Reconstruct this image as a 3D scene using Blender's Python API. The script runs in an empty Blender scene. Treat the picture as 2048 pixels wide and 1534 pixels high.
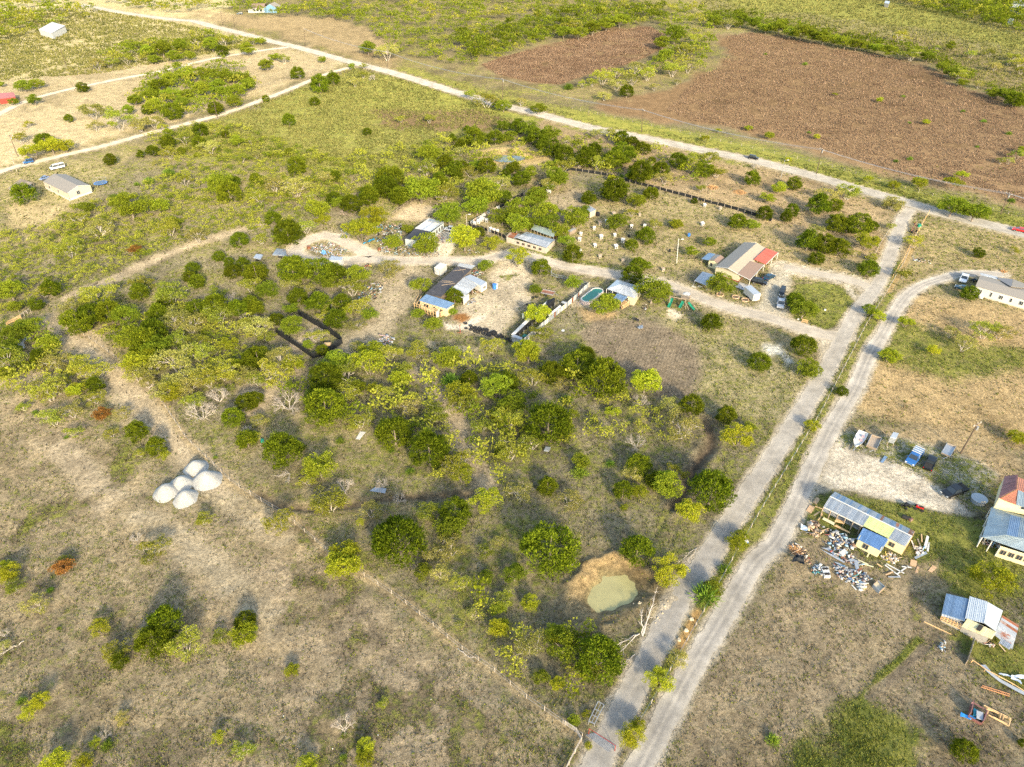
import bpy, math, random
import numpy as np
from mathutils import Vector, Matrix
random.seed(7)
RNG = np.random.default_rng(11)
C = bpy.context.scene.collection
SC = bpy.context.scene
# ---------------------------------------------------------------- camera, sky, sun, exposure
CAM_H, PITCH, FOC = 100.0, math.radians(36.5), 1419.0
cam_d = bpy.data.cameras.new('camera'); cam = bpy.data.objects.new('camera', cam_d); C.objects.link(cam)
cam.location = (0, 0, CAM_H); cam.rotation_euler = (math.pi/2 - PITCH, 0, 0)
cam_d.sensor_width = 36.0; cam_d.lens = 36.0*FOC/2048.0; cam_d.clip_start = 1.0; cam_d.clip_end = 30000
SC.camera = cam
SUN_AZ, SUN_EL = math.radians(-18.5), math.radians(23.0)      # direction the shadows run, height of the sun
w = bpy.data.worlds.new('World'); SC.world = w; w.use_nodes = True
wn = w.node_tree; wn.nodes.clear()
sky = wn.nodes.new('ShaderNodeTexSky'); sky.sky_type = 'NISHITA'; sky.sun_disc = False
sky.sun_elevation = SUN_EL; sky.sun_rotation = math.pi + SUN_AZ; sky.air_density = 1.3; sky.dust_density = 2.0
bg = wn.nodes.new('ShaderNodeBackground'); bg.inputs['Strength'].default_value = 0.15
wo = wn.nodes.new('ShaderNodeOutputWorld')
wn.links.new(sky.outputs[0], bg.inputs[0]); wn.links.new(bg.outputs[0], wo.inputs[0])
sun_d = bpy.data.lights.new('sun', 'SUN'); sun_d.energy = 2.3; sun_d.angle = math.radians(5.5); sun_d.color = (1.0, 0.83, 0.56)
sun = bpy.data.objects.new('sun', sun_d); C.objects.link(sun); sun.location = (60, -200, 150)
sdir = Vector((math.sin(SUN_AZ)*math.cos(SUN_EL), math.cos(SUN_AZ)*math.cos(SUN_EL), -math.sin(SUN_EL)))
sun.rotation_euler = sdir.to_track_quat('-Z', 'Y').to_euler()
SC.view_settings.view_transform = 'Standard'; SC.view_settings.look = 'None'
SC.view_settings.exposure = 1.58; SC.view_settings.gamma = 1.0; SC.view_settings.use_curve_mapping = False
SC.cycles.use_denoising = False
SC.cycles.max_bounces = 5; SC.cycles.diffuse_bounces = 3; SC.cycles.glossy_bounces = 2; SC.cycles.transmission_bounces = 3
SC.cycles.transparent_max_bounces = 6

HAZE = 0
# ---------------------------------------------------------------- survey: the photograph's picture points as places on the land
CP, SP = math.cos(PITCH), math.sin(PITCH)
def gxy(px, py, z=0.0):
    """numpy: land position under picture point at height z; also the depth."""
    px = np.asarray(px, float); py = np.asarray(py, float)
    x = (px-1024)/FOC; y = -(py-767)/FOC
    dz = -SP + y*CP
    t = (CAM_H - z)/-dz
    return x*t, (CP + y*SP)*t, t
def G(px, py, z=0.0):
    x, y, t = gxy(px, py, z)
    return Vector((float(x), float(y), z))
def depth(px, py): return float(gxy(px, py)[2])
def zf(x0, y0, s): return lambda x, y: (x0 + x/s, y0 + y/s)
A1 = zf(0,0,2.926); A2 = zf(700,0,2.926); A3 = zf(1400,0,3.16); A4 = zf(0,400,3.934); A5 = zf(500,360,4.036)
A6 = zf(900,330,4.036); A7 = zf(1300,360,4.036); A8 = zf(1640,480,4.794)
B1 = zf(0,760,3.994); B2 = zf(500,740,3.994); B3 = zf(1000,680,3.994); B4 = zf(1530,820,3.954)
B5 = zf(0,1130,3.797); B6 = zf(500,1100,3.535); B7 = zf(1000,1050,3.17); B8 = zf(1500,1130,3.737)
C2 = zf(1800,860,10.225); C3 = zf(1340,470,9.309); C4 = zf(1560,960,6.393); C5 = zf(1840,920,5.115); C6 = zf(1848,1170,9.59)
C7 = zf(0,300,8.533); C1 = zf(1500,560,14.6)
D1 = zf(800,510,10.225); D2 = zf(1000,560,10.24); D3 = zf(1190,540,9.309); D4 = zf(920,390,7.062); D5 = zf(600,420,6.4)
D6 = zf(1920,1330,7.52); D7 = zf(300,0,6.4); D8 = zf(1880,500,10.96); E8 = zf(1420,200,3.261)
def T(f, pts): return [f(*p) for p in pts]

# ---------------------------------------------------------------- numpy helpers
def _hash(ix, iy, seed):
    h = (ix.astype(np.int64)*374761393 + iy.astype(np.int64)*668265263 + seed*1442695041) & 0x7fffffff
    h = ((h ^ (h >> 13))*1274126177) & 0x7fffffff
    return ((h ^ (h >> 16)) & 0xffff)/65535.0
def vnoise(x, y, seed=0):
    ix = np.floor(x); iy = np.floor(y); fx = x-ix; fy = y-iy
    fx = fx*fx*(3-2*fx); fy = fy*fy*(3-2*fy)
    a = _hash(ix,iy,seed); b = _hash(ix+1,iy,seed); c = _hash(ix,iy+1,seed); d = _hash(ix+1,iy+1,seed)
    return (a*(1-fx)+b*fx)*(1-fy) + (c*(1-fx)+d*fx)*fy
def fbm(x, y, scale, oct=4, seed=0):
    s = 0; a = 1; t = 0
    for i in range(oct):
        s = s + a*vnoise(x/scale*2**i+17.3*i, y/scale*2**i-9.1*i, seed+i); t += a; a *= .55
    return s/t
def sstep(a, b, x):
    t = np.clip((x-a)/(b-a), 0, 1); return t*t*(3-2*t)
def seg_dist(x, y, pts):
    d = np.full(x.shape, 1e9)
    for (ax,ay),(bx,by) in zip(pts[:-1], pts[1:]):
        vx, vy = bx-ax, by-ay; L = vx*vx+vy*vy+1e-9
        t = np.clip(((x-ax)*vx+(y-ay)*vy)/L, 0, 1)
        d = np.minimum(d, np.hypot(x-ax-t*vx, y-ay-t*vy))
    return d
def inside(x, y, pts):
    c = np.zeros(x.shape, bool); n = len(pts)
    for i in range(n):
        (ax,ay),(bx,by) = pts[i], pts[(i+1)%n]
        k = ((ay > y) != (by > y)) & (x < (bx-ax)*(y-ay)/((by-ay) if by != ay else 1e-9) + ax)
        c ^= k
    return c
def W2(pts): return [tuple(G(*p)[:2]) for p in pts]
def smooth_pts(pts, n=4):
    """Catmull-Rom through 2-D points."""
    P = [pts[0]]+list(pts)+[pts[-1]]; out = []
    for i in range(1, len(P)-2):
        p0,p1,p2,p3 = [np.array(q, float) for q in P[i-1:i+3]]
        for k in range(n):
            t = k/n
            out.append(tuple(.5*((2*p1)+(-p0+p2)*t+(2*p0-5*p1+4*p2-p3)*t*t+(-p0+3*p1-3*p2+p3)*t**3)))
    out.append(tuple(pts[-1])); return out

# ---------------------------------------------------------------- object helpers
REG = []          # (object, base phrase, px, py) - labels are completed at the end
def link(o): C.objects.link(o); return o
def tag(o, label=None, cat=None, group=None, kind=None):
    if label: o['label'] = label
    if cat: o['category'] = cat
    if group: o['group'] = group
    if kind: o['kind'] = kind
    return o
def empty(name, loc, label=None, cat=None, group=None, rz=0.0):
    o = link(bpy.data.objects.new(name, None)); o.location = loc; o.rotation_euler = (0,0,rz); o.empty_display_size = .3
    return tag(o, label, cat, group)
def mesh_np(name, V, F, mats, mi=None):
    me = bpy.data.meshes.new(name)
    V = np.asarray(V, np.float32); F = np.asarray(F, np.int32)
    me.vertices.add(len(V)); me.vertices.foreach_set('co', V.ravel())
    k = F.shape[1]
    me.loops.add(F.size); me.loops.foreach_set('vertex_index', F.ravel())
    me.polygons.add(len(F)); me.polygons.foreach_set('loop_start', np.arange(0, F.size, k, dtype=np.int32))
    me.polygons.foreach_set('loop_total', np.full(len(F), k, np.int32))
    for m in (mats if isinstance(mats, (list,tuple)) else [mats]): me.materials.append(m)
    if mi is not None: me.polygons.foreach_set('material_index', np.asarray(mi, np.int32))
    me.update(calc_edges=True)
    return me
class MB:
    def __init__(s): s.v = []; s.f = []; s.smooth = False
    def poly(s, pts):
        n = len(s.v); s.v += [tuple(p) for p in pts]; s.f.append(tuple(range(n, n+len(pts)))); return s
    def hexa(s, b, t):
        """b, t: four bottom and four top points, both counter-clockwise seen from above"""
        n = len(s.v); s.v += [tuple(p) for p in b]+[tuple(p) for p in t]
        s.f += [(n+3,n+2,n+1,n), (n+4,n+5,n+6,n+7)] + [(n+i, n+(i+1)%4, n+4+(i+1)%4, n+4+i) for i in range(4)]; return s
    def box(s, c, size, rz=0.0, M=None):
        hx,hy,hz = size[0]/2,size[1]/2,size[2]/2; ca,sa = math.cos(rz),math.sin(rz)
        def q(x,y,z):
            p = Vector((c[0]+x*ca-y*sa, c[1]+x*sa+y*ca, c[2]+z)); return p if M is None else M @ p
        return s.hexa([q(-hx,-hy,-hz),q(hx,-hy,-hz),q(hx,hy,-hz),q(-hx,hy,-hz)],[q(-hx,-hy,hz),q(hx,-hy,hz),q(hx,hy,hz),q(-hx,hy,hz)])
    def bar(s, a, b, wd, h=None):
        a = Vector(a); b = Vector(b); h = h or wd; d = (b-a).normalized()
        up = Vector((0,0,1)) if abs(d.z) < .95 else Vector((1,0,0))
        sx = d.cross(up).normalized()*wd/2; sz = sx.cross(d).normalized()*h/2
        return s.hexa([a-sx-sz, a+sx-sz, b+sx-sz, b-sx-sz],[a-sx+sz, a+sx+sz, b+sx+sz, b-sx+sz])
    def tube(s, a, b, r0, r1=None, n=6, cap=True):
        r1 = r0 if r1 is None else r1; a = Vector(a); b = Vector(b); d = (b-a)
        if d.length < 1e-6: return s
        d.normalize(); up = Vector((0,0,1)) if abs(d.z) < .9 else Vector((1,0,0))
        x = d.cross(up).normalized(); y = d.cross(x); k = len(s.v)
        for p, r in ((a,r0),(b,r1)):
            for i in range(n):
                t = 2*math.pi*i/n; s.v.append(tuple(p+x*r*math.cos(t)+y*r*math.sin(t)))
        s.f += [(k+i, k+n+i, k+n+(i+1)%n, k+(i+1)%n) for i in range(n)]
        if cap: s.f += [tuple(k+i for i in range(n)), tuple(k+n+i for i in reversed(range(n)))]
        return s
    def prism(s, poly, z0, z1, cap=True):
        n = len(poly); k = len(s.v)
        s.v += [(p[0],p[1],z0) for p in poly]+[(p[0],p[1],z1) for p in poly]
        s.f += [(k+i,k+(i+1)%n,k+n+(i+1)%n,k+n+i) for i in range(n)]
        if cap: s.f += [tuple(range(k+n,k+2*n)), tuple(reversed(range(k,k+n)))]
        return s
    def slab(s, quad, t):
        """thin plate through four 3-D points, thickness t downwards along the normal"""
        a,b,c,d = [Vector(p) for p in quad]; n = (b-a).cross(d-a)
        n = n.normalized()
        if n.z < 0: n = -n; a,b,c,d = a,d,c,b
        return s.hexa([p-n*t for p in (a,b,c,d)], [a,b,c,d])
    def mesh(s, name, mat, off=(0,0,0)):
        me = bpy.data.meshes.new(name); ox,oy,oz = off
        me.from_pydata([(x-ox,y-oy,z-oz) for x,y,z in s.v], [], s.f)
        for m in (mat if isinstance(mat,(list,tuple)) else [mat]): me.materials.append(m)
        if s.smooth:
            for p in me.polygons: p.use_smooth = True
        return me
    def build(s, name, mat, parent=None, off=(0,0,0), **kw):
        o = link(bpy.data.objects.new(name, s.mesh(name, mat, off)))
        if parent is not None: o.parent = parent
        return tag(o, **kw) if kw else o
def put(name, me, parent=None, loc=(0,0,0), rz=0.0, sc=None):
    o = link(bpy.data.objects.new(name, me)); o.location = loc; o.rotation_euler = (0,0,rz)
    if sc is not None: o.scale = sc if isinstance(sc,(tuple,list)) else (sc,)*3
    if parent is not None: o.parent = parent
    return o
def reg(o, phrase, cat, px, py, group=None):
    tag(o, None, cat, group); REG.append((o, phrase, px, py)); return o

# ---------------------------------------------------------------- materials
def nn(nt, t, **kw):
    n = nt.nodes.new(t)
    for k, v in kw.items():
        if hasattr(n, k): setattr(n, k, v)
        else: n.inputs[k].default_value = v
    return n
def new_mat(name):
    m = bpy.data.materials.new(name); m.use_nodes = True; nt = m.node_tree; nt.nodes.clear()
    out = nt.nodes.new('ShaderNodeOutputMaterial'); return m, nt, out
MATS = {}
def mat(name, col, rough=.7, metal=0.0, var=.18, scale=1.5, col2=None, thr=.55, bump=0.0, stretch=None, spec=.3, glass=False, rnd=0.0):
    """plain surface with wear: base colour varied by noise; col2 shows in patches (rust, dirt, stains)"""
    if name in MATS: return MATS[name]
    m, nt, out = new_mat(name); L = nt.links
    b = nn(nt, 'ShaderNodeBsdfPrincipled', Roughness=rough, Metallic=metal)
    b.inputs['Specular IOR Level'].default_value = spec
    tc = nn(nt, 'ShaderNodeTexCoord'); mp = nn(nt, 'ShaderNodeMapping')
    if stretch: mp.inputs['Scale'].default_value = stretch
    L.new(tc.outputs['Object'], mp.inputs[0])
    n1 = nn(nt, 'ShaderNodeTexNoise', Scale=scale, Detail=5.0, Roughness=.65); L.new(mp.outputs[0], n1.inputs['Vector'])
    mr = nn(nt, 'ShaderNodeMapRange'); mr.inputs[1].default_value = .3; mr.inputs[2].default_value = .7
    mr.inputs[3].default_value = 1-var; mr.inputs[4].default_value = 1+var; L.new(n1.outputs[0], mr.inputs[0])
    last = mr.outputs[0]
    if rnd:
        oi = nn(nt, 'ShaderNodeObjectInfo'); m2 = nn(nt, 'ShaderNodeMapRange')
        m2.inputs[3].default_value = 1-rnd; m2.inputs[4].default_value = 1+rnd; L.new(oi.outputs['Random'], m2.inputs[0])
        mm = nn(nt, 'ShaderNodeMath', operation='MULTIPLY'); L.new(last, mm.inputs[0]); L.new(m2.outputs[0], mm.inputs[1]); last = mm.outputs[0]
    vm = nn(nt, 'ShaderNodeVectorMath', operation='SCALE'); vm.inputs[0].default_value = col; L.new(last, vm.inputs['Scale'])
    c = vm.outputs[0]
    if col2:
        n2 = nn(nt, 'ShaderNodeTexNoise', Scale=scale*.6, Detail=8.0, Roughness=.75); L.new(mp.outputs[0], n2.inputs['Vector'])
        r2 = nn(nt, 'ShaderNodeMapRange'); r2.inputs[1].default_value = thr; r2.inputs[2].default_value = thr+.08; L.new(n2.outputs[0], r2.inputs[0])
        mx = nn(nt, 'ShaderNodeMix', data_type='RGBA'); L.new(r2.outputs[0], mx.inputs['Factor']); L.new(c, mx.inputs['A']); mx.inputs['B'].default_value = (*col2,1)
        c = mx.outputs['Result']
    L.new(c, b.inputs['Base Color'])
    if bump:
        bp = nn(nt, 'ShaderNodeBump', Strength=1.0, Distance=bump); L.new(n1.outputs[0], bp.inputs['Height']); L.new(bp.outputs[0], b.inputs['Normal'])
    L.new(b.outputs[0], out.inputs[0]); MATS[name] = m; return m
def foliage(name, dark, light, trans=.35, hue=.03):
    m, nt, out = new_mat(name); L = nt.links
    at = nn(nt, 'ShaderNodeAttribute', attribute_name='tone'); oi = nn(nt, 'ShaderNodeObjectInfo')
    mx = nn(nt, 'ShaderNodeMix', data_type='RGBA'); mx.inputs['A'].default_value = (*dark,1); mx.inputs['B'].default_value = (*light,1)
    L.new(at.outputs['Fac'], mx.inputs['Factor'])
    hs = nn(nt, 'ShaderNodeHueSaturation')
    mh = nn(nt, 'ShaderNodeMapRange'); mh.inputs[3].default_value = .5-hue; mh.inputs[4].default_value = .5+hue; L.new(oi.outputs['Random'], mh.inputs[0]); L.new(mh.outputs[0], hs.inputs['Hue'])
    w1 = nn(nt, 'ShaderNodeMath', operation='MULTIPLY'); w1.inputs[1].default_value = 37.7; L.new(oi.outputs['Random'], w1.inputs[0])
    w2 = nn(nt, 'ShaderNodeMath', operation='FRACT'); L.new(w1.outputs[0], w2.inputs[0])
    mv = nn(nt, 'ShaderNodeMapRange'); mv.inputs[3].default_value = .72; mv.inputs[4].default_value = 1.3; L.new(w2.outputs[0], mv.inputs[0]); L.new(mv.outputs[0], hs.inputs['Value'])
    L.new(mx.outputs['Result'], hs.inputs['Color'])
    d = nn(nt, 'ShaderNodeBsdfDiffuse'); t = nn(nt, 'ShaderNodeBsdfTranslucent'); ms = nn(nt, 'ShaderNodeMixShader'); ms.inputs[0].default_value = trans
    L.new(hs.outputs[0], d.inputs[0]); L.new(hs.outputs[0], t.inputs[0]); L.new(d.outputs[0], ms.inputs[1]); L.new(t.outputs[0], ms.inputs[2])
    L.new(ms.outputs[0], out.inputs[0]); MATS[name] = m; return m
# ---------------------------------------------------------------- lines of roads and tracks, from the survey
R_COUNTY = T(D7,[(-900,60),(-300,170),(300,250),(560,270)]) + T(A1,[(1230,150),(1290,165),(1450,205),(1600,245),(1750,279),(2048,362)]) + T(A2,[(290,438),(660,552),(850,608),(1060,655),(1400,745),(1700,803)]) + T(E8,[(0,337),(300,397),(700,503),(1000,590),(1260,662),(1500,735),(1700,785),(2048,872),(2700,1040),(4000,1400)])
R_LANE1 = T(A1,[(1690,276),(1500,300),(1200,352),(1000,405),(700,462),(500,502),(300,548),(120,605),(0,665),(-200,760),(-700,980)])
R_LANE2 = T(A1,[(2060,392),(1900,437),(1700,520),(1500,597),(1300,667),(1100,722),(850,785),(600,855),(300,925),(100,975),(0,1005),(-200,1075),(-900,1330)])
R_DRIVE = [(1822,417),(1807,436),(1797,462),(1786,495),(1771,533),(1756,566),(1731,602),(1708,634),(1687,672),(1667,712),(1648,748),(1600,828),(1540,922),(1478,1018),(1418,1112)] + T(B7,[(1160,430),(1010,720),(880,970),(740,1250),(620,1500),(520,1720),(380,2050),(170,2560)])
R_SECOND = T(A8,[(1750,330),(1500,318),(1300,335),(1150,375),(1000,425),(850,522),(725,680),(610,890),(495,1070),(400,1280),(330,1440)]) + T(B4,[(560,80),(450,300),(310,600),(200,850),(60,1080)]) + T(B7,[(1600,260),(1400,610),(1200,940),(1000,1320),(910,1500),(800,1720),(640,2050),(400,2560)])
R_INNER = T(A7,[(1560,1255),(1400,1250),(1150,1170),(950,1105),(750,1060),(550,1000),(350,925),(150,845),(0,812)]) + T(A6,[(1600,945),(1300,880),(1000,830),(780,780),(620,735),(450,720)]) + T(A5,[(1850,655),(1600,645),(1400,650),(1200,650),(1000,640),(700,650),(480,650),(370,600),(380,540),(460,490),(600,450),(740,485),(860,545),(1000,610)])
R_LOOP = T(A7,[(1800,900),(1740,850),(1600,805),(1450,775),(1250,735),(1080,700)])
R_SPUR = T(A5,[(1500,640),(1570,560),(1600,480),(1580,430)])
R_SOUTH = T(A5,[(1180,660),(1290,790),(1230,930),(1110,1090),(960,1250),(860,1350)])
ROADS = [(R_COUNTY,7.4),(R_LANE1,4.2),(R_LANE2,4.0),(R_DRIVE,3.9),(R_SECOND,3.6),(R_INNER,5.4),(R_LOOP,4.6)]
FENCE_L = T(A4,[(480,940),(800,1160),(1200,1480)]) + [(375,880),(465,968),(572.6,1033),(660,1108),(726,1151),(820,1213),(919,1295),(986.6,1340)] + T(B7,[(160,1095),(410,1270),(520,1345)])
FENCE_R = [(1857,427),(1831,473),(1808,525),(1770,590),(1731,652),(1686,740),(1639,830),(1530,1007),(1470,1110),(1413,1214),(1303,1406),(1281,1441),(1236,1530)]
POND = tuple(G(*B7(715,425), z=-.8)[:2]); POND2 = tuple(G(*A2(945,925))[:2])
RUT = W2(T(B3,[(1640,650),(1690,760),(1680,860),(1590,960),(1530,1060),(1480,1180),(1400,1330)]))
GULLY = W2(T(B2,[(70,990),(230,1090),(480,1110),(800,1080),(1100,1020),(1400,1010),(1750,990)]))
RUTS = [W2(T(B3,[(1420,1230),(1340,1400),(1240,1560)])), W2(T(B3,[(1480,1300),(1400,1500),(1370,1620)]))]
ALLROADS = [W2(smooth_pts(p)) for p, _ in ROADS]
POND_U = (math.cos(.62), math.sin(.62))
def pond_r(x, y):
    dx, dy = x-POND[0], y-POND[1]
    a = dx*POND_U[0]+dy*POND_U[1]; b = -dx*POND_U[1]+dy*POND_U[0]
    return np.hypot(a/3.6, b/2.35)*(1 + .09*np.sin(3*np.arctan2(b,a)+1.0) + .30*(vnoise(x*.7,y*.7,3)-.5))
def pond2_r(x, y):
    dx, dy = x-POND2[0], y-POND2[1]; return np.hypot(dx/10.5, dy/7.0)
def hgt(x, y):
    x = np.asarray(x, float); y = np.asarray(y, float)
    near = 1-sstep(180, 330, np.hypot(x, y))
    rd = np.full(x.shape, 1e9)
    for p, (_, wd) in zip(ALLROADS, ROADS): rd = np.minimum(rd, seg_dist(x, y, p)-wd/2)
    und = ((fbm(x,y,9,3,5)-.5)*.5 + (fbm(x,y,2.2,3,9)-.5)*.30)*near
    h = und*sstep(2.0, 5.0, rd)
    r = pond_r(x, y)*.90; ang = np.arctan2(y-POND[1], x-POND[0])
    bowl = -1.3*(1-sstep(.75, 2.2, r))+(vnoise(x*1.3,y*1.3,8)-.5)*.16; rim = (.42+.25*np.sin(ang-.6))*np.exp(-((r-2.35)/.35)**2)
    m = sstep(3.2, 2.6, r); h = h*(1-m) + (bowl+rim)*m*1.0 + h*.3*m
    r2 = pond2_r(x, y); h = h + 1.0*np.exp(-((r2-1.55)/.45)**2) - .5*(1-sstep(.7,1.2,r2))
    h = h - .55*np.exp(-(seg_dist(x,y,RUT)/.9)**2) + .35*np.exp(-((seg_dist(x,y,RUT)-2.2)/.8)**2)*sstep(2.0,5.0,rd)
    h = h - .55*np.exp(-(seg_dist(x,y,GULLY)/.8)**2)
    for q in RUTS: h = h - .25*np.exp(-(seg_dist(x,y,q)/.35)**2)
    return h
def H1(x, y): return float(hgt(np.array([x]), np.array([y]))[0])

# ---------------------------------------------------------------- ground sheet
pys = np.concatenate([[2600,2200,1900,1750,1650,1600,1570], np.arange(1545,-60,-4.6), [-80,-100,-120,-140,-165,-190,-215,-240,-258,-268,-274]])
pxs = np.concatenate([[-9000,-4000,-2000,-1300,-900,-700,-550,-450,-380,-320,-260,-210,-170,-130,-100,-75,-50,-30], np.arange(-14,2064,5.0), [2080,2100,2125,2150,2180,2220,2260,2310,2370,2430,2500,2600,2750,2950,3350,4000,6000,11000]])
PX, PY = np.meshgrid(pxs, pys)
GX, GY, GD = gxy(PX, PY); GX = GX.clip(-7600,7600); GY = GY.clip(-850,6700)
nr, nc = GX.shape
X = GX.ravel(); Y = GY.ravel()
Z = hgt(X, Y)
tint = np.zeros((X.size,3)); veg = np.zeros(X.size); det = np.zeros((X.size,4))
wx = X + (fbm(X,Y,14,4,40)-.5)*(9+.03*Y.clip(0,900)); wy = Y + (fbm(X,Y,14,4,50)-.5)*(9+.05*Y.clip(0,900))
big = fbm(X,Y,38,4,1); mid = fbm(X,Y,9,4,2); fine = fbm(X,Y,2.5,3,3)
def c3(*c): return np.array(c)
dry = c3(.34,.29,.17); greyb = c3(.225,.205,.155); tan = c3(.315,.27,.175)
k = sstep(.35,.65,big*.6+mid*.4)[:,None]
tint[:] = greyb*(1-k) + tan*k
veg[:] = .44 + .40*(mid-.5)
det[:,1] = .5
def blend(mask, col=None, v=None, crack=None, clump=None, stripe=None):
    global tint, veg
    mk = mask[:,None]
    if col is not None: tint[:] = tint*(1-mk) + np.array(col)*mk
    if v is not None: veg[:] = veg*(1-mask) + v*mask
    for i, q in ((0,crack),(1,clump),(2,stripe)):
        if q is not None: det[:,i] = det[:,i]*(1-mask) + q*mask
def zone(f, pts, soft=2.0, amt=1.0, warp=1.0, break_=0.0, **kw):
    p = W2(T(f, pts) if f else pts)
    xs = [q[0] for q in p]; ys = [q[1] for q in p]; mg = soft*2+12
    s = (X > min(xs)-mg)&(X < max(xs)+mg)&(Y > min(ys)-mg)&(Y < max(ys)+mg)
    qx = X[s]*(1-warp)+wx[s]*warp; qy = Y[s]*(1-warp)+wy[s]*warp
    d = seg_dist(qx, qy, p+[p[0]]); d = np.where(inside(qx,qy,p), d, -d)
    m = np.zeros(X.size); mm = sstep(-soft, soft, d)*amt
    if break_: mm = mm*sstep(break_-.15, break_+.15, fbm(X[s],Y[s],5,4,77))
    m[s] = mm; blend(m, **kw)
def stroke(f, pts, wd, soft=1.0, amt=1.0, warp=.12, break_=0.0, **kw):
    p = W2(smooth_pts(T(f, pts) if f else pts)); 
    d = seg_dist(X*(1-warp)+wx*warp, Y*(1-warp)+wy*warp, p)
    m = (1-sstep(wd/2-soft*.3, wd/2+soft, d))*amt
    if break_: m = m*sstep(break_-.15, break_+.15, fbm(X,Y,4,4,78))
    blend(m, **kw)
# far left: dry grass coloured lighter for the warm glow, meadow, field strips
zone(None,[(-1500,-200),(620,-200),(430,60),(560,100),(700,130),(300,200),(0,240),(-1500,400)],6,1,col=(.58,.52,.32),v=.38)
zone(A1,[(0,200),(700,60),(1200,150),(1500,260),(1100,340),(600,430),(0,480)],6,.8,col=(.52,.46,.27),v=.42)
zone(A1,[(0,480),(500,400),(1100,340),(1650,280),(2040,360),(1700,480),(1300,640),(800,770),(0,980),(-300,1050),(-300,640)],4,1,col=(.48,.41,.275),v=.34)
zone(A1,[(1000,60),(1400,140),(2048,330),(2300,420),(2300,200),(1900,100),(1500,90)],6,.9,col=(.42,.34,.23),v=.30)
zone(A1,[(2048,400),(1700,540),(1300,690),(1000,780),(1100,900),(1500,950),(2048,980),(2400,1000),(2600,860),(3000,640),(2400,460)],5,1,col=(.27,.25,.14),v=.62)
zone(A2,[(0,400),(400,500),(950,660),(900,700),(500,680),(150,660),(0,560)],4,.6,col=(.32,.28,.17),v=.72)
zone(A2,[(100,660),(500,640),(900,690),(760,760),(500,760),(200,740)],3,.9,col=(.25,.18,.125),v=.35)
zone(A2,[(-500,700),(0,680),(560,850),(380,960),(150,1010),(-300,1000)],4,.8,col=(.30,.28,.14),v=.62)
zone(A4,[(0,60),(560,-60),(620,50),(330,230),(0,280)],3,.9,col=(.40,.34,.22),v=.30)
zone(C7,[(0,420),(600,260),(1500,150),(2048,0),(2048,300),(1600,800),(600,900),(0,900)],3,.8,col=(.40,.35,.22),v=.45)
# far right: brown fields, hedgerow land
zone(A2,[(1600,-100),(2600,-100),(4200,-100),(4200,900),(3300,700),(2600,400),(2048,200),(1850,160)],8,1,col=(.36,.31,.22),v=.50)
zone(A3,[(100,-60),(700,-60),(1500,60),(2100,260),(2100,330),(1500,200),(900,110),(300,60)],8,.7,col=(.33,.33,.17),v=.72)
brown = (.275,.195,.13)
zone(A3,[(150,215),(330,200),(600,250),(900,300),(1200,350),(1450,420),(1650,540),(2048,700),(2500,900),(2700,1560),(2048,1330),(1700,1190),(1300,1150),(900,1010),(500,900),(100,800),(-50,775),(-320,765),(-640,695),(-560,650),(-230,590),(0,480),(140,420),(180,330)],4,1,.9,col=brown,v=.12,clump=.5)
zone(A2,[(760,380),(900,330),(1200,250),(1400,200),(1560,165),(1760,160),(1830,200),(1820,280),(1740,330),(1560,400),(1400,430),(1230,500),(1060,490),(850,440)],4,1,.9,col=(.275,.20,.135),v=.08,clump=1.0)
zone(A2,[(1240,520),(1500,450),(1800,340),(1960,400),(1900,440),(1650,530),(1450,590),(1200,590)],4,.8,col=(.36,.30,.19),v=.45)
zone(A3,[(700,180),(1400,230),(2100,450),(2100,640),(1700,520),(1250,300)],5,.7,col=(.34,.27,.18),v=.4)
stroke(E8,[(-900,110),(-300,215),(0,285),(300,345),(700,450),(1000,535),(1300,620),(1600,700),(2048,820),(2900,1030)],9,3,1,.08,col=(.27,.27,.08),v=.95)
stroke(E8,[(-2000,-190),(-1400,0),(-900,90),(0,270),(700,430),(1000,515),(1300,600),(1600,680),(2048,790),(2900,1000)],14,6,.6,.08,col=(.29,.26,.12),v=.75)
stroke(E8,[(-2000,-110),(-1400,75),(-900,175),(0,375),(700,560),(1260,705)],4,2,.8,.08,col=(.30,.28,.14),v=.8)
# homestead ground
zone(A2,[(1100,690),(1400,760),(2048,900),(2900,1100),(2800,1250),(2048,1170),(1400,950),(1000,860)],4,.8,col=(.36,.285,.20),v=.28)
zone(E8,[(0,400),(600,500),(1250,690),(1180,980),(700,1200),(0,800)],4,.8,col=(.37,.29,.195),v=.28)
zone(A7,[(-500,100),(0,60),(560,210),(980,340),(1100,450),(1600,650),(1700,780),(1100,690),(500,560),(350,760),(-200,740),(-900,600)],3,.8,col=(.35,.295,.19),v=.42)
zone(A6,[(560,60),(700,330),(1050,240),(1000,100),(1150,20)],2,.7,col=(.32,.26,.18),v=.4)
zone(A6,[(780,230),(1050,210),(1150,330),(900,430),(700,370)],2,.8,col=(.31,.27,.21),v=.12)
zone(A5,[(1340,170),(1520,215),(1420,330),(1150,320)],1.2,1,.2,col=(.44,.37,.27),v=.08)
pale = (.50,.455,.375); pale2 = (.52,.475,.40)
zone(A6,[(450,740),(620,800),(680,930),(640,1020),(700,1090),(560,1180),(470,1330),(430,1390),(150,1340),(20,1260),(60,1170),(160,1090),(330,990),(300,870),(380,800)],1.5,.95,.25,col=(.44,.39,.31),v=.10)
stroke(None,R_LOOP,7,1.2,1,.05,col=(.50,.46,.38),v=.03)
zone(A7,[(1000,660),(1150,720),(1120,850),(1080,950),(1110,1120),(1200,1200),(1000,1130),(820,1050),(880,960),(900,850)],1.2,1,.2,col=(.40,.375,.32),v=.05)
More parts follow.
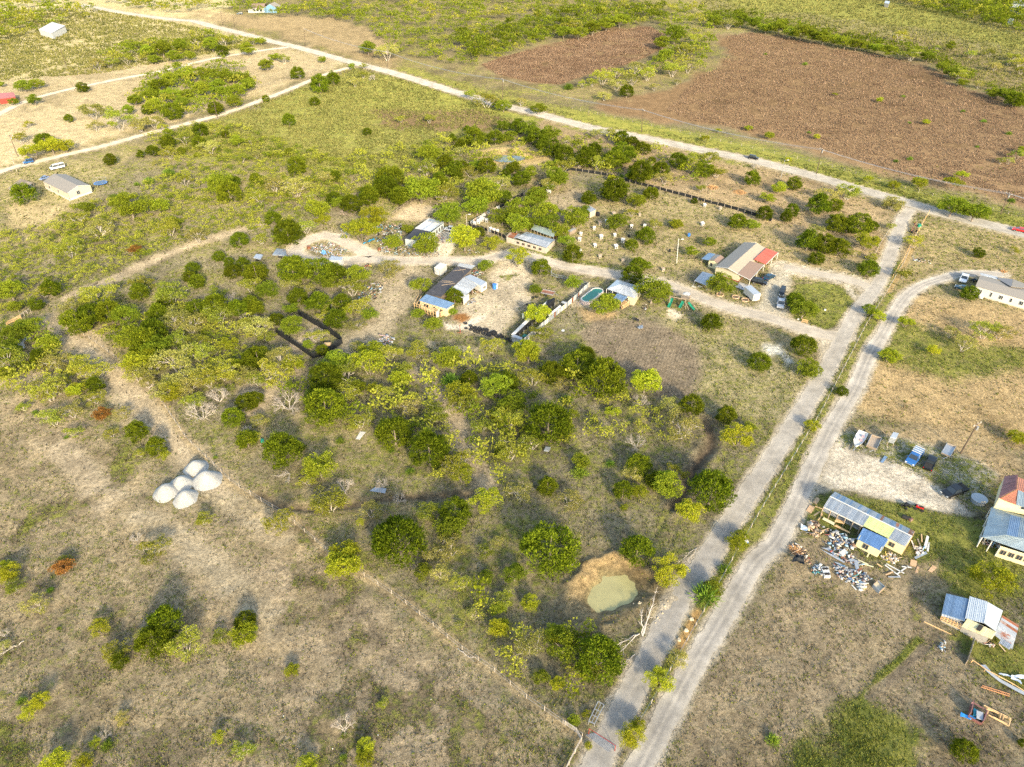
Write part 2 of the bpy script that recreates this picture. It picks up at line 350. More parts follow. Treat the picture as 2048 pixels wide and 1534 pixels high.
zone(A7,[(1340,1250),(1500,1230),(1640,1150),(1560,1380),(1500,1560),(1420,1560),(1370,1420)],1.0,1,.2,col=(.42,.385,.32),v=.05)
zone(A7,[(1570,850),(1640,880),(1690,950),(1650,980),(1560,880)],.7,.9,.2,col=(.52,.48,.40),v=.02)
zone(A7,[(1180,850),(1400,820),(1560,870),(1640,980),(1600,1100),(1480,1210),(1330,1220),(1180,1150),(1110,1000)],.5,1,.02,col=(.235,.225,.12),v=.65)
for f,p in ((A5,R_SPUR),):
    stroke(None,p,5,1.5,.95,col=pale,v=.05)
stroke(None,R_SOUTH,7,4,.85,.3,col=(.37,.325,.26),v=.08,crack=.5)
zone(A5,[(1050,760),(1300,700),(1330,1000),(1250,1200),(900,1300),(1000,1000)],2.5,.7,col=(.33,.29,.235),v=.12,crack=.5)
zone(A5,[(1540,1140),(1700,1180),(1880,1080),(1910,1110),(1760,1200),(1600,1210)],.5,1,.1,col=(.52,.48,.41),v=0)
zone(D1,[(1100,1230),(1350,1200),(1480,1290),(1300,1390),(1100,1340)],.5,1,.1,col=(.30,.155,.07),v=.05)
zone(A5,[(1300,1260),(1500,1300),(1750,1330),(2000,1290),(2000,1320),(1750,1380),(1400,1340)],1.0,.6,.3,break_=.45,col=(.46,.44,.38),v=.1)
zone(A6,[(380,880),(520,860),(560,930),(430,960)],1,.7,.3,break_=.4,v=.9)
zone(A6,[(420,620),(560,650),(800,750),(1000,800),(1400,860),(1400,840),(1000,760),(700,660),(520,600)],.8,.8,.2,col=(.28,.28,.14),v=.8)
zone(A6,[(1000,930),(1250,1000),(1180,1160),(1000,1130)],1,.8,.2,col=(.45,.40,.32),v=.05)
zone(A6,[(1060,1150),(1350,1200),(1300,1300),(1080,1250)],1.2,.8,.3,col=(.42,.31,.19),v=.1)
zone(D3,[(1380,750),(1480,730),(1660,830),(1560,950),(1450,940),(1370,860)],.4,1,.1,col=(.52,.47,.38),v=0)
zone(None,[(1190,640),(1290,640),(1400,672),(1412,730),(1400,800),(1320,795),(1200,715),(1160,665)],1.5,1,.3,col=(.235,.20,.165),v=.10,clump=1.0,stripe=.6)
zone(None,[(1290,610),(1400,650),(1560,680),(1620,700),(1640,760),(1560,850),(1480,830),(1400,800),(1420,700)],2.5,.9,.5,col=(.335,.30,.19),v=.45)
zone(A7,[(930,1300),(1060,1300),(1160,1420),(1120,1560),(980,1560),(960,1420)],1.5,.9,.5,break_=.44,col=(.56,.56,.52),v=.25)
# right side: hay land, yard, trash lot
zone(None,[(1850,440),(2100,480),(2300,560),(2300,700),(2048,640),(1960,600),(1900,530),(1840,560),(1790,610),(1760,600),(1820,520)],2.5,.9,.5,col=(.39,.32,.20),v=.45)
zone(None,[(1765,660),(1830,590),(1960,605),(2200,660),(2300,960),(2048,900),(1900,860),(1750,830),(1690,810),(1730,740)],3,1,.4,col=(.43,.33,.20),v=.22,stripe=.4)
zone(None,[(1745,720),(1800,740),(1900,760),(2000,740),(2100,750),(2100,700),(1950,690),(1830,650),(1790,640),(1760,670)],4,.8,.5,col=(.32,.30,.13),v=.72,stripe=.4)
zone(B4,[(640,150),(900,130),(1500,100),(2048,400),(2048,560),(1800,560),(1500,330),(1100,300)],2.5,.9,.5,col=(.38,.30,.20),v=.15)
zone(B4,[(560,160),(800,180),(1100,200),(1500,330),(1850,520),(1830,700),(1650,800),(1500,560),(1200,480),(1000,380),(700,330),(560,260)],1.2,.95,.5,col=(.42,.40,.35),v=.55,clump=.3)
zone(B4,[(420,380),(530,240),(640,300),(780,345),(930,385),(1080,425),(1210,500),(1310,570),(1500,670),(1650,830),(1620,860),(1450,830),(1230,760),(1000,700),(830,660),(700,620),(500,630),(300,700),(330,560)],.8,1,.2,col=pale2,v=.0,clump=.1)
zone(B4,[(300,500),(420,480),(560,600),(480,650),(330,690),(250,620)],1,.8,.2,col=(.30,.29,.27),v=0)
zone(B4,[(330,700),(700,650),(1000,720),(1500,850),(1700,900),(1750,1000),(2048,1250),(2048,1500),(1300,1500),(1200,1000),(600,900),(300,1000)],2,.85,.4,col=(.30,.27,.15),v=.78)
zone(B4,[(150,1050),(420,950),(900,1250),(1400,1200),(1500,1500),(0,1600),(0,1350)],2.5,.9,.4,col=(.325,.265,.19),v=.28,crack=.5)
zone(B8,[(0,250),(700,150),(1300,200),(1500,600),(1700,900),(2100,1100),(2100,1700),(0,1700),(-600,1500),(-500,1100)],3,.9,.5,col=(.315,.26,.195),v=.27,crack=1.0)
zone(B8,[(400,1330),(780,1080),(900,1060),(1150,1180),(1330,1350),(1300,1600),(200,1600)],2.2,1,.4,col=(.19,.20,.06),v=.90,stripe=.6)
zone(B8,[(1500,560),(1650,480),(2100,650),(2100,1000),(1900,920),(1650,700)],1.5,.8,.4,col=(.30,.26,.12),v=.75)
for a,b in (((820,650),(1280,560)),):
    pass
stroke(B8,[(1260,570),(1100,740),(950,900),(840,1060)],.8,.8,.9,col=(.26,.27,.10),v=.95)
stroke(B8,[(1290,620),(1130,790),(900,1000)],1.0,.5,.9,col=(.22,.185,.15),v=0,crack=1)
# bottom left open ground
zone(None,[(-300,800),(120,780),(300,960),(600,1080),(800,1260),(1100,1460),(1180,1650),(-400,1700)],4,.8,.5,col=(.325,.272,.205),v=.38,crack=.6)
zone(None,[(380,1150),(560,1130),(800,1240),(960,1360),(900,1534),(650,1534),(480,1300)],4,.7,.6,col=(.34,.285,.22),v=.15,crack=1)
for pts in ([(260,1010),(380,1090),(470,1180),(560,1250)],[(100,640),(230,780),(380,930),(560,1080)],[(130,900),(260,1010),(420,1130)]):
    stroke(None,pts,3.6,2.2,.85,.2,col=(.385,.335,.26),v=.05)
stroke(None,[(150,650),(250,760),(330,860),(450,970)],4.5,1.5,.9,.2,col=(.40,.34,.26),v=.05)
for pts in ([(560,1215),(590,1330),(620,1450),(640,1534)],[(600,1190),(700,1300),(760,1400)],[(640,1180),(740,1260),(830,1350)]):
    stroke(None,pts,1.6,1.2,.75,.5,break_=.45,col=(.17,.145,.115),v=.25,crack=.5)
stroke(None,FENCE_L,1.3,.8,.8,.1,col=(.37,.30,.20),v=.12)
stroke(None,FENCE_R[1:-1],1.5,.8,.9,.06,col=(.38,.28,.15),v=.12)
stroke(None,[(p[0]-9,p[1]) for p in FENCE_R[2:-2]],1.2,.8,.8,.1,col=(.25,.25,.10),v=.85)
stroke(None,[(p[0]+12,p[1]+2) for p in FENCE_R[3:-1]],2.2,1.2,.8,.15,col=(.30,.27,.16),v=.7)
stroke(B7,[(1250,560),(1180,700),(1130,790)],1.0,.7,1,.1,col=(.45,.30,.14),v=.1)
# tracks through the brush
for pts in (T(B2,[(330,0),(240,130),(60,300)]), T(B2,[(1340,0),(1450,130),(1560,300),(1650,480),(1780,700),(1900,900)]), T(A4,[(2014,200),(1500,350),(1100,520),(850,650),(600,760)]), T(A5,[(600,1200),(200,1500),(0,1700)]), T(A4,[(0,1440),(300,1380),(520,1480)]), T(B1,[(330,480),(600,650),(750,850),(900,1000)])):
    stroke(None,pts,3.6,2,.9,.3,col=(.385,.33,.26),v=.05)
# pond slopes
r = pond_r(wx*.2+X*.8, wy*.2+Y*.8)*.86
blend((1-sstep(1.9,3.0,r))*.9, col=(.29,.235,.15), v=.15, crack=.4)
ang = np.arctan2(Y-POND[1], X-POND[0])
blend((1-sstep(1.8,2.5,r))*sstep(-.2,.5,np.sin(ang-.3))*.95, col=(.37,.28,.165), v=.08)
blend((1-sstep(1.0,1.45,r))*.8, col=(.27,.235,.135), v=0)
blend(np.exp(-((r-1.28)/.12)**2)*.6*(fbm(X,Y,.8,2,5)>.5), col=(.10,.085,.06), v=0)
r2 = pond2_r(wx*.1+X*.9, wy*.1+Y*.9)
blend((1-sstep(1.2,1.9,r2))*.9, col=(.47,.37,.20), v=.1)
blend(np.exp(-((r2-2.1)/.3)**2)*.7, col=(.38,.34,.20), v=.5)
blend(np.exp(-(seg_dist(X,Y,RUT)/1.4)**2), col=(.13,.105,.085), v=.05)
blend(np.exp(-(seg_dist(X,Y,GULLY)/1.1)**2)*.9, col=(.15,.12,.09), v=.05)
# gravel scatter beside the roads
for (pp, wd), p in zip(ROADS, ALLROADS):
    d = seg_dist(X,Y,p)+(fine-.5)*1.2
    county = pp is R_COUNTY
    blend(1-sstep(wd/2+.1, wd/2+(1.8 if county else 1.2), d), col=(.42,.38,.30) if county else (.43,.39,.325), v=.12)
open_ = (inside(X,Y,W2([(-300,780),(120,760),(600,1050),(1180,1650),(-400,1700)]))|inside(X,Y,W2(T(B8,[(-100,250),(700,150),(1300,200),(1500,600),(1700,900),(2400,1100),(2400,1900),(-300,1900)])))).astype(float)
mot_ = open_*sstep(.52,.60,fbm(X,Y,6,5,140))*sstep(.46,.58,fbm(X,Y,26,3,141))*(1-sstep(.30,.38,tint.mean(1)))
blend(mot_*.55, col=(.125,.105,.07), v=.65)
lite_ = open_*sstep(.55,.64,fbm(X,Y,5,5,150))*(1-sstep(.30,.38,tint.mean(1)))
blend(lite_*.45, col=(.35,.29,.20), v=.12)
far_ = sstep(200, 420, Y)[:,None]
pale_ = sstep(.30,.42,tint.mean(1))[:,None]
tint[:] = tint*(np.array([.93,.91,.79])*(1-pale_)+pale_*np.array([1.02,1.01,.97]))
tint[:] = tint*(1-.30*sstep(.5,.72,fbm(X,Y,22,5,120))*sstep(.45,.6,fbm(X,Y,5,4,121)))[:,None]
tint[:] = tint*(1+(fine-.5)*.25)[:,None]*(.78-.20*far_)*(1-far_*.25*(fbm(X,Y,16,4,88)[:,None]))
tint = np.clip(tint, .02, .6)
idx = np.arange(nr*nc).reshape(nr, nc)
F = np.stack([idx[:-1,:-1], idx[:-1,1:], idx[1:,1:], idx[1:,:-1]], -1).reshape(-1,4)
def setcol(me, name, arr):
    a = me.attributes.new(name, 'FLOAT_COLOR', 'POINT'); a.data.foreach_set('color', np.asarray(arr, np.float32).ravel())

def ground_mat(name, gravel=False):
    m, nt, out = new_mat(name); L = nt.links
    at = nn(nt,'ShaderNodeAttribute', attribute_name='tint'); dt = nn(nt,'ShaderNodeAttribute', attribute_name='det')
    geo = nn(nt,'ShaderNodeNewGeometry')
    def noise(sc, det=4.0, ro=.6, vec=None):
        n = nn(nt,'ShaderNodeTexNoise', Scale=sc, Detail=det, Roughness=ro); L.new(vec or geo.outputs['Position'], n.inputs['Vector']); return n.outputs[0]
    def mr(s, a, b, c, d):
        n = nn(nt,'ShaderNodeMapRange'); L.new(s, n.inputs[0])
        for i, v in enumerate((a,b,c,d)): n.inputs[i+1].default_value = v
        return n.outputs[0]
    def math_(op, a, b=None):
        n = nn(nt,'ShaderNodeMath', operation=op)
        for i, v in enumerate((a,b)):
            if v is None: continue
            if isinstance(v,(int,float)): n.inputs[i].default_value = v
            else: L.new(v, n.inputs[i])
        return n.outputs[0]
    def mix(f, a, b):
        n = nn(nt,'ShaderNodeMix', data_type='RGBA'); 
        for s, v in ((n.inputs['Factor'],f),(n.inputs['A'],a),(n.inputs['B'],b)):
            if isinstance(v, tuple): s.default_value = (*v,1)
            elif isinstance(v,(int,float)): s.default_value = v
            else: L.new(v, s)
        return n.outputs['Result']
    def scale(c, f):
        n = nn(nt,'ShaderNodeVectorMath', operation='SCALE'); L.new(c, n.inputs[0]); L.new(f, n.inputs['Scale']); return n.outputs[0]
    sep = nn(nt,'ShaderNodeSeparateColor'); L.new(dt.outputs['Color'], sep.inputs[0])
    n_a = noise(.22, 6, .7); n_b = noise(1.3, 6, .72); n_c = noise(5.0, 4, .7); n_d = noise(.55, 8, .75)
    col = scale(at.outputs['Color'], mr(n_a,.3,.7,.74,1.28))
    if gravel:
        col = scale(col, mr(n_b,.3,.7,.88,1.12)); col = scale(col, mr(n_c,.3,.7,.84,1.16))
        hh = n_c; dist = .03
    else:
        # bare clods, straw and darker litter
        col = scale(col, mr(n_b,.32,.66,.55,1.34)); col = scale(col, mr(n_c,.32,.68,.60,1.38))
        straw = mr(noise(2.6,5,.8),.60,.68,0,.55); col = mix(straw, col, scale(at.outputs['Color'], mr(n_c,.3,.7,1.2,1.6)))
        # weeds
        vf = math_('ADD', math_('MULTIPLY', at.outputs['Alpha'], .62), n_d); vf = math_('ADD', vf, math_('MULTIPLY', n_b, .45))
        vm = mr(vf,.98,1.12,0,1)
        vm = math_('MULTIPLY', vm, mr(at.outputs['Alpha'],.0,.5,.15,.95))
        gcol = mix(mr(n_a,.35,.65,0,1), (.105,.125,.030), (.21,.205,.052))
        gcol = scale(gcol, mr(n_c,.3,.7,.62,1.45))
        col = mix(vm, col, gcol)
        # dark tussocks where clumpy
        cl = math_('MULTIPLY', mr(noise(1.0,7,.8),.52,.66,0,.75), sep.outputs['Green']); col = mix(cl, col, scale(col, mr(n_c,.3,.7,.35,.7)))
        # mower / plough stripes
        wv = nn(nt,'ShaderNodeTexWave', Scale=.42, Distortion=2.0, Detail=3.0); wv.inputs['Detail Scale'].default_value = 2.0
        mp = nn(nt,'ShaderNodeMapping'); mp.inputs['Rotation'].default_value = (0,0,math.radians(20)); L.new(geo.outputs['Position'], mp.inputs[0]); L.new(mp.outputs[0], wv.inputs['Vector'])
        st = math_('MULTIPLY', wv.outputs['Fac'], sep.outputs['Blue']); col = scale(col, mr(st,0,1,1.05,.72))
        # drying cracks
        wp = nn(nt,'ShaderNodeTexNoise', Scale=.8, Detail=3.0); L.new(geo.outputs['Position'], wp.inputs['Vector'])
        va = nn(nt,'ShaderNodeVectorMath', operation='ADD'); L.new(geo.outputs['Position'], va.inputs[0]); L.new(wp.outputs['Color'], va.inputs[1])
        vo = nn(nt,'ShaderNodeTexVoronoi', feature='DISTANCE_TO_EDGE', Scale=.62); L.new(va.outputs[0], vo.inputs['Vector'])
        cr = mr(vo.outputs['Distance'], .0,.055,1,0); cr = math_('MULTIPLY', cr, mr(noise(.45,3,.6),.55,.66,0,1)); cr = math_('MULTIPLY', cr, sep.outputs['Red'])
        col = mix(math_('MULTIPLY', cr, .55), col, (.055,.045,.035))
        hh = math_('ADD', math_('MULTIPLY', n_b, 1.0), math_('MULTIPLY', n_c, .5)); hh = math_('SUBTRACT', hh, math_('MULTIPLY', cr, 1.0)); hh = math_('ADD', hh, math_('MULTIPLY', vm, .5)); dist = .16
    b = nn(nt,'ShaderNodeBsdfDiffuse', Roughness=.9); L.new(col, b.inputs[0])
    bp = nn(nt,'ShaderNodeBump', Strength=1.0, Distance=dist); L.new(hh, bp.inputs['Height']); L.new(bp.outputs[0], b.inputs['Normal'])
    L.new(b.outputs[0], out.inputs[0]); return m
M_GROUND = ground_mat('ground_soil'); M_GRAVEL = ground_mat('gravel_surface', True)
me = mesh_np('ground', np.stack([X,Y,Z],1), F, M_GROUND)
setcol(me, 'tint', np.concatenate([tint, veg[:,None]],1)); setcol(me, 'det', det)
me.polygons.foreach_set('use_smooth', np.ones(len(F), bool))
tag(link(bpy.data.objects.new('ground', me)), kind='structure')

# ---------------------------------------------------------------- roads as their own ribbons, ragged edges
def ribbon(name, pts_px, width, colf, z=.03, edge=.25, step=.8, cols=9, jitter=.25):
    P = np.array(W2(smooth_pts(pts_px, 6))); seg = np.hypot(*np.diff(P,axis=0).T); s = np.concatenate([[0],np.cumsum(seg)])
    # adaptive steps: finer near the camera
    t = [0.0]
    while t[-1] < s[-1]:
        x = np.interp(t[-1], s, P[:,0]); y = np.interp(t[-1], s, P[:,1]); t.append(t[-1]+max(.35, step*math.hypot(x,y)/160))
    t = np.array(t[:-1]+[s[-1]]); x = np.interp(t,s,P[:,0]); y = np.interp(t,s,P[:,1])
    kx = np.gradient(x); ky = np.gradient(y); l = np.hypot(kx,ky)+1e-9; nx, ny = -ky/l, kx/l
    wl = width/2*(1+.10*(fbm(t,t*0,14,3,31)-.5)*2)+ (RNG.random(len(t))-.5)*jitter + (fbm(t,t*0,2.0,2,5)-.5)*edge*2
    wr = width/2*(1+.10*(fbm(t,t*0+50,14,3,32)-.5)*2)+ (RNG.random(len(t))-.5)*jitter + (fbm(t,t*0+9,2.0,2,6)-.5)*edge*2
    u = np.linspace(-1,1,cols); V = []; K = []
    for c in u:
        off = np.where(c < 0, c*wl, c*wr); V.append(np.stack([x+nx*off, y+ny*off, np.full(len(t), z)],1)); K.append(np.full(len(t), c))
    V = np.stack(V,1).reshape(-1,3); uu = np.stack(K,1).ravel(); tt = np.repeat(t, cols)
    idx = np.arange(len(t)*cols).reshape(len(t), cols)
    F = np.stack([idx[:-1,:-1], idx[1:,:-1], idx[1:,1:], idx[:-1,1:]],-1).reshape(-1,4)[:, ::-1]
    me = mesh_np(name, V, F, M_GRAVEL); col = colf(uu, tt, V)
    setcol(me,'tint', np.concatenate([col*.70, np.zeros((len(col),1))],1)); setcol(me,'det', np.zeros((len(col),4)))
    o = tag(link(bpy.data.objects.new(name, me)), kind='structure')
    return o
def two_tracks(base, track, edge, tw=.45, amt=.8):
    base, track, edge = map(np.array, (base, track, edge))
    def f(u, t, V):
        m = np.exp(-((np.abs(u)-tw)/.22)**2)*amt*(.6+.8*fbm(t,u*3,6,3,61)); e = sstep(.75,1.0,np.abs(u))*.8
        c = base[None]*(1-m[:,None]) + track[None]*m[:,None]; c = c*(1-e[:,None]) + edge[None]*e[:,None]
        return c*(.82+.36*fbm(V[:,0],V[:,1],3.0,4,62))[:,None]
    return f
ribbon('county_road', R_COUNTY, 7.4, two_tracks((.41,.39,.345),(.36,.345,.315),(.42,.385,.30),.5,.7), z=.05, edge=.25, cols=9, jitter=.1)
ribbon('gravel_lane', R_LANE1, 4.0, two_tracks((.50,.44,.34),(.57,.51,.41),(.46,.40,.29)), z=.035, edge=.4)
ribbon('gravel_lane', R_LANE2, 3.8, two_tracks((.50,.44,.34),(.57,.51,.41),(.46,.40,.29)), z=.035, edge=.4)
ribbon('gravel_driveway', R_DRIVE, 3.8, two_tracks((.42,.395,.35),(.37,.355,.325),(.50,.46,.38),.35,.8), z=.030, edge=.3)
ribbon('gravel_driveway', R_SECOND, 3.5, two_tracks((.50,.47,.415),(.30,.29,.275),(.52,.475,.39),.30,.75), z=.030, edge=.3)
ribbon('gravel_driveway', R_INNER, 5.0, two_tracks((.46,.42,.355),(.39,.365,.32),(.48,.42,.32),.45,.7), z=.026, edge=.6)
ribbon('gravel_driveway', R_LOOP, 4.2, two_tracks((.44,.405,.345),(.38,.36,.32),(.46,.41,.32),.45,.6), z=.022, edge=.5)
# ponds
def pond_mat(name, col, rough):
    m = mat(name, col, rough, var=.12, scale=.4, spec=.5); return m
def disc(name, poly, z, m):
    mb = MB(); mb.poly([(p[0],p[1],z) for p in poly]); return mb.build(name, m, kind='structure')
pp = []
for i in range(64):
    t = 2*math.pi*i/64; r0 = 1.75
    a = 3.6*r0*math.cos(t); b = 2.35*r0*math.sin(t); pp.append((POND[0]+a*POND_U[0]-b*POND_U[1], POND[1]+a*POND_U[1]+b*POND_U[0]))
disc('pond_water', pp, -1.0, pond_mat('murky_water', (.36,.33,.15), .3))
pp = [(POND2[0]-1.5+7.0*math.cos(2*math.pi*i/48)*(1+.12*math.sin(3*i/7.6)), POND2[1]+4.2*math.sin(2*math.pi*i/48)) for i in range(48)]
disc('pond_water', pp, -.28, pond_mat('clear_water', (.17,.18,.13), .12))
# ---------------------------------------------------------------- crowns and trunks: a handful of each kind, shared by all trees
M_BARK = mat('bark', (.22,.185,.15), .9, scale=6, rnd=.2); M_PALEBARK = mat('pale_bark', (.42,.38,.33), .9, scale=6, rnd=.15)
FM = dict(
 c=foliage('juniper_foliage', (.040,.066,.006), (.25,.30,.018), .34, .012),
 e=foliage('elm_foliage', (.090,.130,.012), (.30,.36,.030), .38, .012),
 m=foliage('mesquite_foliage', (.17,.19,.024), (.43,.45,.060), .45, .018),
 y=foliage('bright_yellow_foliage', (.20,.235,.014), (.48,.50,.040), .45, .012),
 s=foliage('bright_green_foliage', (.095,.16,.018), (.26,.37,.05), .40, .015),
 b=foliage('grey_twigs', (.24,.20,.16), (.42,.37,.31), .1, .01),
 o=foliage('rusty_foliage', (.16,.08,.02), (.34,.17,.045), .2, .01),
 p=foliage('olive_foliage', (.20,.20,.045), (.44,.42,.11), .4, .015))
def leaf_mesh(name, P, D, L, Wd, tone, m, rng):
    """one kite per leaf spray at P pointing along D"""
    n = len(P); D = D/np.linalg.norm(D,axis=1,keepdims=True)
    R = rng.normal(size=(n,3)); S = np.cross(D,R); S /= np.linalg.norm(S,axis=1,keepdims=True)
    L = L[:,None]; Wd = Wd[:,None]
    a = P-D*L*.4; b = P+S*Wd*.5; c = P+D*L*.6; d = P-S*Wd*.5
    V = np.stack([a,b,c,d],1).reshape(-1,3); F = np.arange(4*n).reshape(n,4)
    me = mesh_np(name, V, F, m); at = me.attributes.new('tone','FLOAT','FACE'); at.data.foreach_set('value', np.clip(tone,0,1).astype(np.float32))
    return me
def limb_mesh(name, segs, m):
    mb = MB()
    for a,b,r0,r1 in segs: mb.tube(a,b,r0,r1,n=5,cap=False)
    return mb.mesh(name, m)
def lobes(rng, n, shape):
    out = []
    while len(out) < n:
        p = rng.uniform(-1,1,3); r = np.linalg.norm(p)
        if .35 < r < 1.0: out.append(shape(p))
    return np.array(out)
def spray(rng, lb, lr, per, up, flat=1.0):
    """leaf positions on the outer shells of lobes"""
    n = len(lb)*per; c = np.repeat(lb, per, 0); r = np.repeat(lr, per)
    v = rng.normal(size=(n,3)); v /= np.linalg.norm(v,axis=1,keepdims=True); v[:,2] = np.abs(v[:,2])*.75+v[:,2]*.25
    rr = r*(.55+.5*rng.random(n)**.6); P = c+v*rr[:,None]*np.array([1,1,flat])
    D = v*1.0+np.array([0,0,up])+rng.normal(size=(n,3))*.45
    return P, D, v
def v_cedar(seed, cone=.35):
    rng = np.random.default_rng(seed); 
    def sh(p):
        z = (p[2]+1)/2; w_ = (1-cone*z)*math.sqrt(max(.05, 1-(abs(z-.38)/.68)**2.4)); r = math.hypot(p[0],p[1])+1e-6
        k = w_*min(1,(.45+.6*r))/max(r,.3); return np.array([p[0]*k*.98, p[1]*k*.98, .16+z*1.42])
    lb = lobes(rng, 84, sh); lr = rng.uniform(.16,.30,len(lb))
    P,D,v = spray(rng, lb, lr, 78, .55, .9)
    n = len(P); tone = .02+.55*rng.random(n)**1.4+.45*np.clip(v[:,2],0,1)*rng.random(n)+np.repeat(rng.uniform(-.12,.15,len(lb)),78)  # upward sprays coloured lighter, as sunlit tips
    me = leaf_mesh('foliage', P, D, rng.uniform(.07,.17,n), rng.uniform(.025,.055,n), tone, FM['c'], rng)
    tr = limb_mesh('trunk', [((0,0,-.15),(.02,0,.7),.055,.04),((.02,0,.7),(0,.02,1.4),.04,.012),((0,0,.2),(.35,.1,.6),.025,.01),((0,0,.3),(-.3,.2,.7),.025,.01),((0,0,.25),(-.05,-.35,.65),.025,.01)], M_BARK)
    return me, tr, 1.75
def v_elm(seed, key='e'):
    rng = np.random.default_rng(seed)
    def sh(p): return np.array([p[0]*.86, p[1]*.86, .78+.46*p[2]])
    lb = lobes(rng, 46, sh); lr = rng.uniform(.18,.32,len(lb)); P,D,v = spray(rng, lb, lr, 105, .25, .8)
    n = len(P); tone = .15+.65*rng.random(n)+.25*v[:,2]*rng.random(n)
    me = leaf_mesh('foliage', P, D, rng.uniform(.05,.105,n), rng.uniform(.035,.065,n), tone, FM[key], rng)
    segs = [((0,0,-.15),(.03,.02,.35),.06,.045)]
    for i in range(5):
        t = i*1.26+rng.random(); a = (.03,.02,.33); b = (.42*math.cos(t),.42*math.sin(t),.8); segs.append((a,b,.03,.012))
    return me, limb_mesh('trunk', segs, M_BARK), 1.3
def v_mesq(seed, key='m', dens=1.0, bark=None):
    """wide, open, feathery: leaves hang at the ends of visible pale limbs"""
    rng = np.random.default_rng(seed); segs = []; tips = []
    nl = rng.integers(3,6)
    for i in range(nl):
        t = i*2*math.pi/nl+rng.uniform(-.4,.4); r1 = rng.uniform(.28,.42); p1 = np.array([r1*math.cos(t), r1*math.sin(t), rng.uniform(.42,.58)])
        b0 = np.array([rng.uniform(-.05,.05),rng.uniform(-.05,.05),-.15]); segs.append((b0,p1,.03,.019))
        for j in range(rng.integers(3,5)):
            t2 = t+rng.uniform(-.8,.8); r2 = rng.uniform(.5,.8); p2 = np.array([r2*math.cos(t2), r2*math.sin(t2), rng.uniform(.6,.98)]); segs.append((p1,p2,.015,.009))
            for k in range(3):
                p3 = p2+rng.normal(size=3)*[.16,.16,.10]; segs.append((p2,p3,.008,.004)); tips.append(p3)
    for k in range(7):
        p = np.array([rng.uniform(-.3,.3),rng.uniform(-.3,.3),rng.uniform(.85,1.08)]); segs.append(((0,0,.5),p,.02,.006)); tips.append(p)
    lb = np.array(tips); lb = lb[rng.random(len(lb)) < .9]; lr = rng.uniform(.16,.30,len(lb)); per = int(84*dens)
    P,D,v = spray(rng, lb, lr, per, .1, .7); n = len(P)
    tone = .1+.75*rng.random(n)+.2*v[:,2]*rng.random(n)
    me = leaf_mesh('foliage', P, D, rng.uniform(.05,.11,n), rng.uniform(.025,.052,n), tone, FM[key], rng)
    return me, limb_mesh('trunk', segs, bark or M_PALEBARK), 1.15
def v_shrub(seed):
    rng = np.random.default_rng(seed); n = 520
    th = rng.uniform(0,2*math.pi,n); el = rng.uniform(.15,1.45,n); D = np.stack([np.cos(th)*np.cos(el), np.sin(th)*np.cos(el), np.sin(el)],1)
    r = rng.uniform(.25,.8,n); P = D*r[:,None]*np.array([1,1,.75])+rng.normal(size=(n,3))*.06; P[:,2] = np.abs(P[:,2])
    me = leaf_mesh('foliage', P, D+rng.normal(size=(n,3))*.25, rng.uniform(.2,.42,n), rng.uniform(.03,.07,n), rng.random(n), FM['s'], rng)
    return me, None, .8
def v_bare(seed):
    rng = np.random.default_rng(seed); segs = []
    def grow(p, d, r, l, k):
        q = p+d*l; segs.append((p,q,r,r*.6))
        if k:
            for _ in range(3):
                dd = d+rng.normal(size=3)*.55+np.array([0,0,.1]); dd /= np.linalg.norm(dd); grow(q, dd, r*.6, l*.72, k-1)
    for i in range(5):
        t = i*1.26+rng.random()*.6; d = np.array([math.cos(t)*.7, math.sin(t)*.7, .75]); d /= np.linalg.norm(d); grow(np.array([0,0,-.05]), d, .032, .42, 3)
    tr = limb_mesh('branches', segs, M_PALEBARK)
    ends = np.array([s[1] for s in segs if s[3] < .006]); P = np.repeat(ends, 5, 0)+rng.normal(size=(len(ends)*5,3))*.05; n = len(P)
    me = leaf_mesh('twigs', P, rng.normal(size=(n,3))+[0,0,.4], rng.uniform(.08,.2,n), rng.uniform(.008,.018,n), rng.random(n), FM['b'], rng)
    return me, tr, 1.2
KIND = dict(c=[v_cedar(s, co) for s, co in ((1,.25),(2,.35),(3,.45),(4,.30),(5,.60),(6,.2),(7,.4))],
 e=[v_elm(s) for s in (11,12,13,14,15)], m=[v_mesq(s) for s in (21,22,23,24,25,26)]+[v_mesq(s,'p',.8) for s in (27,28,29)],
 y=[v_elm(s,'y') for s in (31,32)]+[v_mesq(s,'y',1.3,M_BARK) for s in (33,34)],
 s=[v_shrub(s) for s in (41,42,43)], b=[v_bare(s) for s in (51,52,53)], o=[v_elm(61,'o')])
KW = dict(c=('juniper_tree','juniper tree','dark green juniper',1.0,1.0), e=('leafy_tree','tree','full leafy green tree',1.0,1.0), m=('mesquite_tree','tree','pale feathery mesquite',1.0,1.0),
 y=('yellow_green_tree','tree','bright yellow-green tree',1.0,1.0), s=('green_shrub','shrub','spiky bright green shrub',.9,1.0), b=('bare_shrub','shrub','bare grey twiggy shrub',1.0,1.0), o=('rusty_shrub','shrub','rust-brown dead shrub',1.0,1.0))
GRP = dict(c='junipers of the scrub', e='leafy trees about the lots', m='mesquites of the scrub', y='yellow-green trees', s='spiky shrubs', b='bare shrubs', o='rusty shrubs')
TREES = []
trng = random.Random(5)
